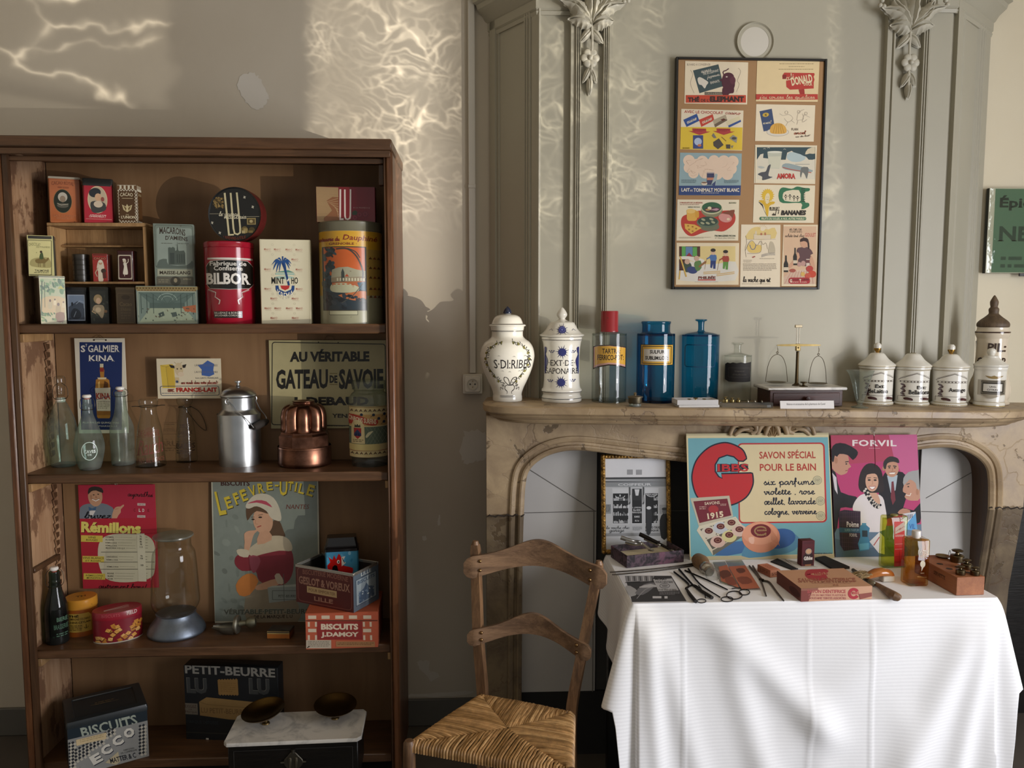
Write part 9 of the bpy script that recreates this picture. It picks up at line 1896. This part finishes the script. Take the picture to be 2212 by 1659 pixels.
rods('crimping_iron', 'grey metal crimping iron between the packets and the large soap box', 'tongs', VO, [[(1678, 540, 3.2), (1800, 690, 3), (1870, 882, 2.2)], [(1718, 540, 3), (1815, 690, 3.4), (1905, 725, 3.4), (1985, 830, 3), (2068, 935, 2.6)]], col='57534a', extra=(([(1800, 690, 5), (1835, 705, 5)], 'roughmetal', '3a3630', 'rivet'),))
def flatcard(name, label, cat, v, q, art, mat='paper', col='d8d4cc', th=.0006, z=0, part='sheet', group=None):
 P = [atz(v.x(x), v.y(y), ZTT+z+.0002) for x, y in q]; o = sum(P, Vector())/4; t = thing(name, label, cat, (o.x, o.y, ZTT+z+.0002), group=group); P = [p-o for p in P]; tl, tr, br, bl = [Vector((p.x, p.y, 0)) for p in P]
 def pl(x, y, l): u = x+.5; r_ = bl.lerp(br, u).lerp(tl.lerp(tr, u), y); return (r_.x, r_.y, th+l)
 m = MB().add([pl(a, b, e) for e in (0, -th) for a, b in ((-.5, 0), (.5, 0), (.5, 1), (-.5, 1))], [[0, 1, 2, 3], [4, 5, 6, 7], [0, 1, 5, 4], [1, 2, 6, 5], [2, 3, 7, 6], [3, 0, 4, 7]], mat, c(col))
 if art: a = Art(q, 1, 1); art(a); m.art(a, pl, mat if mat != 'acrylic' else 'paper')
 m.build(part, t); return t
def a_(a):
 a.poly([(262, 655), (790, 655), (965, 945), (345, 955)], '3a3a3c'); a.poly([(262, 655), (600, 655), (570, 720), (280, 735)], '8d8d90')
 for i in range(9): a.line([(300+i*34, 660), (310+i*34, 720)], 12, 'c4c4c6' if i % 2 else '4a4a4c')
 a.poly([(270, 790), (330, 780), (420, 850), (330, 900)], 'a8a8aa', 2).poly([(380, 860), (480, 760), (600, 740), (590, 800), (470, 880)], '76767a', 2).poly([(430, 790), (560, 755), (640, 790), (470, 800)], 'c0c0c2', 2).line([(400, 920), (500, 820), (600, 790)], 8, '9a9a9c', sm=3).line([(270, 740), (440, 730)], 8, '1c1c1e')
 a.poly([(585, 700), (800, 690), (880, 830), (650, 840)], 'b8b8ba').text('ACHAT', 605, 682, 745, 712, '1c1c1e', .04).text('VOUS DENTIERS', 612, 722, 815, 745, '3a3a3c', .03).ring(720, 778, 56, 26, 6, '54545a').ell(720, 778, 36, 15, '8a8a8c').text('ICI SE VEND LES BIENS', 650, 815, 855, 832, '3a3a3c', .02).rect(580, 895, 680, 918, 'c8c8ca').rect(715, 895, 750, 920, 'c8c8ca').lines(660, 845, 890, 885, 3, '8d8d90')
flatcard('photo_print', 'black and white photo print on white paper at the front left of the cloth', 'photograph', VO, ((190, 645), (788, 650), (980, 955), (352, 970)), a_, col='d6d6da')
def a_(a): a.poly([(1330, 560), (1470, 540), (1565, 800), (1360, 720)], 'b8694c').poly([(1340, 620), (1430, 600), (1480, 660), (1380, 700)], '6a3a2c', 2).poly([(1400, 690), (1500, 680), (1540, 760), (1440, 760)], '8a4a38', 2)
def b_(a): a.poly([(1430, 560), (1640, 545), (1800, 800), (1590, 812)], 'b8694c').poly([(1530, 590), (1610, 580), (1640, 620), (1570, 640)], '6a3a2c', 2).poly([(1540, 690), (1660, 680), (1720, 740), (1600, 760)], '8a4a38', 2)
flatcard('comb_packet', 'left of two clear packets with orange card behind the curling irons', 'packet', VO, ((1262, 500), (1400, 492), (1568, 800), (1345, 735)), a_, 'acrylic', th=.002)
flatcard('comb_packet', 'right of two clear packets with orange card, next to the crimping iron', 'packet', VO, ((1405, 485), (1592, 475), (1808, 815), (1580, 818)), b_, 'acrylic', th=.002)
# shaving brush lying down
A, B_ = onT(VO, 1120, 495, .013), onT(VO, 1275, 658, .013); d = (B_-A); L = d.length; mm = d.to_track_quat('Z', 'Y').to_matrix().to_4x4(); k = L
t = thing('shaving_brush', 'shaving brush with brown bristles and a chrome and clear handle', 'brush', (A.x, A.y, A.z))
MB().lathe([(0, -.2*k), (.16*k, -.16*k), (.19*k, .05*k), (.16*k, .25*k), (.12*k, .42*k), (0, .42*k)], 'hair', c('7d6040'), seg=28, M=mm).build('bristles', t)
MB().lathe([(.10*k, .40*k), (.15*k, .42*k), (.16*k, .52*k), (.14*k, .56*k), (.10*k, .60*k), (.12*k, .66*k), (.09*k, .72*k), (0, .72*k)], 'metal', c('b8b4ac'), seg=28, M=mm).build('ferrule', t)
MB().lathe([(0, .72*k), (.09*k, .73*k), (.14*k, .80*k), (.15*k, .90*k), (.12*k, 1.0*k), (0, 1.02*k)], 'acrylic', seg=28, M=mm).build('clear_knob', t)
t, m, w, d = cornerbox('soap_box', 'tiny orange cardboard box behind the large soap box', 'box', VO, (1918, 592), (2030, 578), (1814, 516), .024, 'paper', c('c07a5c'), (('front', ((0, 0, 100, 90), lambda a: a.fill('c9896a').lines(15, 35, 85, 75, 2, '6a3a2c'))), ('left', ((0, 0, 100, 80), lambda a: a.fill('9b5a40').lines(20, 25, 80, 70, 3, '5a3020'))), ('top', ((0, 0, 100, 100), lambda a: a.lines(20, 25, 80, 80, 4, '9b4f38'))))); m.build('carton', t)
flatcard('comb_sleeve', 'white printed paper strip lying between the orange box and the upright red box', 'sleeve', VP, ((165, 358), (225, 366), (520, 440), (330, 448)), lambda a: a.lines(190, 366, 300, 400, 3, '9a968e'), col='c8c4bc', th=.004)
flatcard('pocket_comb', 'black comb half under the white paper strip', 'comb', VP, ((100, 385), (160, 360), (345, 450), (290, 456)), None, 'matte', '1c1a1a', .003)
flatcard('pocket_comb', 'wide dark comb lying right of the small upright red box', 'comb', VP, ((492, 365), (580, 348), (800, 445), (640, 452)), lambda a: [a.line([(500+i*12, 372+i*6), (590+i*16, 352+i*7)], 1.5, '3a3634') for i in range(12)], 'matte', '211f1f', .008)
def a_(a): a.fill('531720').rect(385, 205, 480, 225, '4a141c').poly([(385, 400), (385, 325), (405, 310), (405, 270), (435, 255), (465, 270), (466, 310), (478, 322), (478, 400)], '2c1418').ell(436, 290, 24, 20, 'c8a07c').ring(436, 290, 28, 24, 3, 'd0c0b0', n=20).text('Gibbs', 392, 332, 474, 366, 'dcd4cc', .05).rect(405, 402, 462, 424, '9b6a48')
t = tinbox('soap_box', 'small upright dark red box standing in front of the blue card', VP, ((374, 196), (492, 196), (489, 430), (374, 425)), onT(VP, 430, 430).y, ZTT, .03, '4f151d', a_, 0, rz=R(6), r=.001, mat='paper', cat='box')
def tp(a): a.fill('c0916f').ring(530, 495, 92, 34, 46, 'a83038', 30, 340).rect(520, 478, 625, 500, 'c0916f').text('IBBS', 500, 478, 622, 502, 'a83038', .03).text('SAVON DENTIFRICE', 350, 530, 862, 568, '9b5a44', .02, 1, skew=4).lines(375, 552, 885, 566, 1, 'a8705a').lines(470, 572, 830, 582, 1, 'a8705a').text('66', 655, 584, 705, 598, '9b5a44')
def fr(a): a.fill('c89a7c').rect(372, 600, 520, 640, '8d5a48').poly([(372, 640), (470, 640), (440, 740), (372, 742)], '7d3c34').text('SAVON DENTIFRICE', 425, 630, 765, 662, 'a84a48', .03).text('PATE EN MATIERE PLASTIQUE', 440, 672, 768, 692, 'a8605a', .02).text('DOUZAINE TEINTES ASSORTIES', 440, 698, 768, 718, 'a8605a', .02).ring(835, 665, 38, 38, 26, 'a82c38', 30, 330).rect(825, 650, 885, 672, 'c89a7c').text('IBBS', 818, 648, 882, 672, 'a82c38', .03).poly([(880, 670), (995, 655), (995, 690), (890, 718)], '8d4a40')
t, m, w, d = cornerbox('soap_box', 'large flat pinkish-tan soap box with red lettering at the front of the cloth', 'box', VP, (371, 620), (1001, 597), (167, 460), .041, 'paper', c('b98a6a'), (('top', (((167, 460), (770, 440), (1001, 597), (371, 620)), tp)), ('front', (((371, 620), (1001, 597), (996, 715), (372, 742)), fr)), ('left', ((0, 0, 100, 100), lambda a: a.fill('6d3a30').ell(75, 60, 22, 30, '4f241f'))))); m.build('carton', t)
# pear-handled brush and the wooden neck brush
rods('dusting_brush', 'brush with a grey shaft and pear-shaped wooden handle right of the large soap box', 'brush', VP, [[(830, 455, 6), (900, 505, 7), (985, 562, 8)]], 'matte', '4a4845', pn='shaft', extra=(([(978, 556, 8), (1005, 572, 9.5), (1020, 580, 8)], 'roughmetal', '8d8878', 'ferrule'), ([(1015, 575, 7), (1060, 595, 7.5), (1140, 650, 12), (1205, 690, 14.5), (1238, 692, 8)], 'wood_chair', 'ffffff', 'handle')))
A, B_ = onT(VP, 950, 500, .022), onT(VP, 1175, 490, .022); d_ = (B_-A); L = d_.length; t = thing('neck_brush', 'barber\'s brush with bent orange wooden back and pale bristles in front of the bottles', 'brush', (A.x, A.y, ZTT), math.atan2(d_.y, d_.x))
MB().tube(spl([(-.006, 0, .014), (.02, 0, .024), (L*.5, 0, .030), (L*.85, 0, .026), (L, 0, .014)], 5), [.008+.006*math.sin(math.pi*i/20) for i in range(21)], 'gloss', c('a8642a'), seg=14, flat=1.4).build('wooden_back', t)
MB().box(L*.55, L*1.02, -.016, .012, 0, .020, 'paper', c('c4bcae'), b=.003).build('white_end', t)
b = MB(); r_ = random.Random(11)
for i in range(220):
 u = r_.random(); y = r_.uniform(-.012, .012); p = (L*.45*u-.004, y, .020); b.tube([p, (p[0]-.02-.012*r_.random(), y*1.3+r_.uniform(-.004, .008), .024+r_.uniform(-.004, .008)), (p[0]-.045-.02*r_.random(), y*1.6+r_.uniform(-.006, .012), .018+r_.uniform(-.010, .008))], .0007, 'hair', c(r_.choice(['8d7448', 'a88c5c', '6d5836'])), seg=3, cap=False)
b.build('bristles', t, solid=False)
# two square bottles
def sqb(name, label, v, q, base, w_, dep, rz, gm, lq, art, cap, fill=.94):
 Yq = onT(v, *base).y; x, w, h = spot(v, q, Yq, ZTT); t = thing(name, label, 'bottle', (x, Yq, ZTT+.0004), rz); w *= w_
 o_ = lambda e, z: (rr(w-e, dep-e, .006, 0, dep/2), z)
 m = MB().loft([o_(.004, 0), o_(0, .003), o_(0, h-.004), o_(.006, h)], gm); m.build('glass_body', t, ang=50)
 MB().loft([o_(.010, .006), o_(.009, h*fill)], lq, smooth=False).build('liquid', t, ang=30)
 if art: a = Art(q, w-.004, h); art(a); MB().art(a, flat(-.0006), 'gloss').build('label', t, solid=False)
 if cap: MB().lathe([(.0105, h-.001), (.0105, h+.004), (.0135, h+.0045), (.0138, h+.006), (.0136, h+cap), (.0125, h+cap+.002), (0, h+cap+.002)], 'plastic', c('dcd8d0'), seg=28, M=T(0, dep/2, 0)).build('screw_cap', t)
 else: MB().lathe([(.012, h-.001), (.012, h+.003), (.010, h+.004), (0, h+.004)], 'plastic', c('8d8a50'), seg=24, M=T(0, dep/2, 0)).build('screw_cap', t)
def a_(a): a.rect(545, 962, 632, 1312, 'b8302a').poly([(552, 1010), (630, 962), (634, 1030), (552, 1060)], 'b8a08c').line([(560, 1040), (600, 1010), (585, 1030), (625, 1000)], 3, '8a3028', sm=3).lines(552, 1065, 625, 1085, 2, 'd0988a').text('LOTION', 556, 1066, 622, 1078, 'd8b0a4').lines(552, 1135, 622, 1142, 1, 'd0988a').lines(552, 1175, 622, 1182, 1, 'd0988a'); [a.line([(545, y), (632, y)], 2, '8a2420') for y in (1235, 1278)]; a.line([(590, 1190), (590, 1312)], 2, '8a2420')
sqb('lotion_bottle', 'tall square bottle of yellow-green lotion with a red label', VZ, ((476, 925), (662, 922), (645, 1325), (460, 1318)), (540, 1322), 1, .035, R(3), 'glass_lime', 'liquid_lime', a_, 0)
def a_(a): a.text('PANTENE', 725, 1182, 820, 1212, 'e0d8c8', .02).lines(748, 1222, 805, 1244, 2, 'd0bc98').ell(770, 1288, 22, 26, 'd8ccb4').poly([(760, 1305), (778, 1310), (762, 1345)], 'd8ccb4').line([(755, 1358), (785, 1355)], 3, 'd0bc98').lines(730, 1385, 810, 1392, 1, 'c8a060')
sqb('lotion_bottle', 'square bottle of amber lotion with a white screw cap, beside the weight block', VZ, ((664, 1108), (832, 1106), (822, 1450), (682, 1468)), (740, 1466), 1, .055, R(3), 'glass_amber', 'liquid_amber', a_, .022, .97)
# wooden block of brass weights
t, m, w, d = cornerbox('weight_stand', 'long wooden block with holes holding brass weights at the right end of the cloth', 'weight stand', VZ, (1036, 1396), (1254, 1390), (833, 1222), .058, 'wood_block', WHITE, (('front', ((0, 0, 100, 100), lambda a: a.poly([(6, 8), (94, 6), (95, 85), (80, 93), (20, 93), (5, 85)], 'a8704a', 0))),))
for x, y in ((.35, .12), (.72, .18), (.3, .36), (.72, .42), (.3, .58)): m.lathe([(0, .0584), (w*.11, .0584)], 'matte', c('3a2618'), M=T(w*x, d*y, 0), seg=20)
a = Art((0, 0, 400, 60), d*.6, .03); a.text('SERVETTE', 150, 20, 330, 44, '4a2c1a', .02, 1); m.art(a, lambda x, z, l: (-l-.0002, d*.45-x, z+.022), 'paper'); m.build('block', t)
for zx, zy, s, lb in ((1035, 1262, .040, 'largest brass weight, at the back of the wooden block'), (1108, 1318, .031, 'brass weight in the middle right of the wooden block'), (1062, 1362, .027, 'brass weight at the front left of the wooden block'), (1175, 1366, .026, 'brass weight at the front right corner of the wooden block')): p = onT(VZ, zx, zy+12, .058); weight(lb, p.x, p.y, ZTT+.0588, s, '6d6048', 'brass weights in the wooden block')
p = onT(VZ, 925, 1240, .058); t = thing('brass_cup', 'shallow brass cup set in the far end of the wooden block', 'cup', (p.x, p.y, ZTT+.0588)); MB().lathe([(0, .001), (.016, .001), (.021, .005), (.0225, .0055), (.021, .0035), (.016, 0), (0, 0)], 'roughmetal', c('8d7a58'), seg=28).build('cup', t)
p = onT(VZ, 978, 1232, .058); t = thing('tweezers', 'tiny pair of tweezers sticking up from the wooden block', 'tweezers', (p.x, p.y, ZTT+.0588))
for s_ in (-1, 1): MB().tube([(s_*.004, 0, 0), (s_*.003, 0, .012), (0, 0, .020)], .0008, 'metal', c('6a655a'), seg=6).build('prong', t)
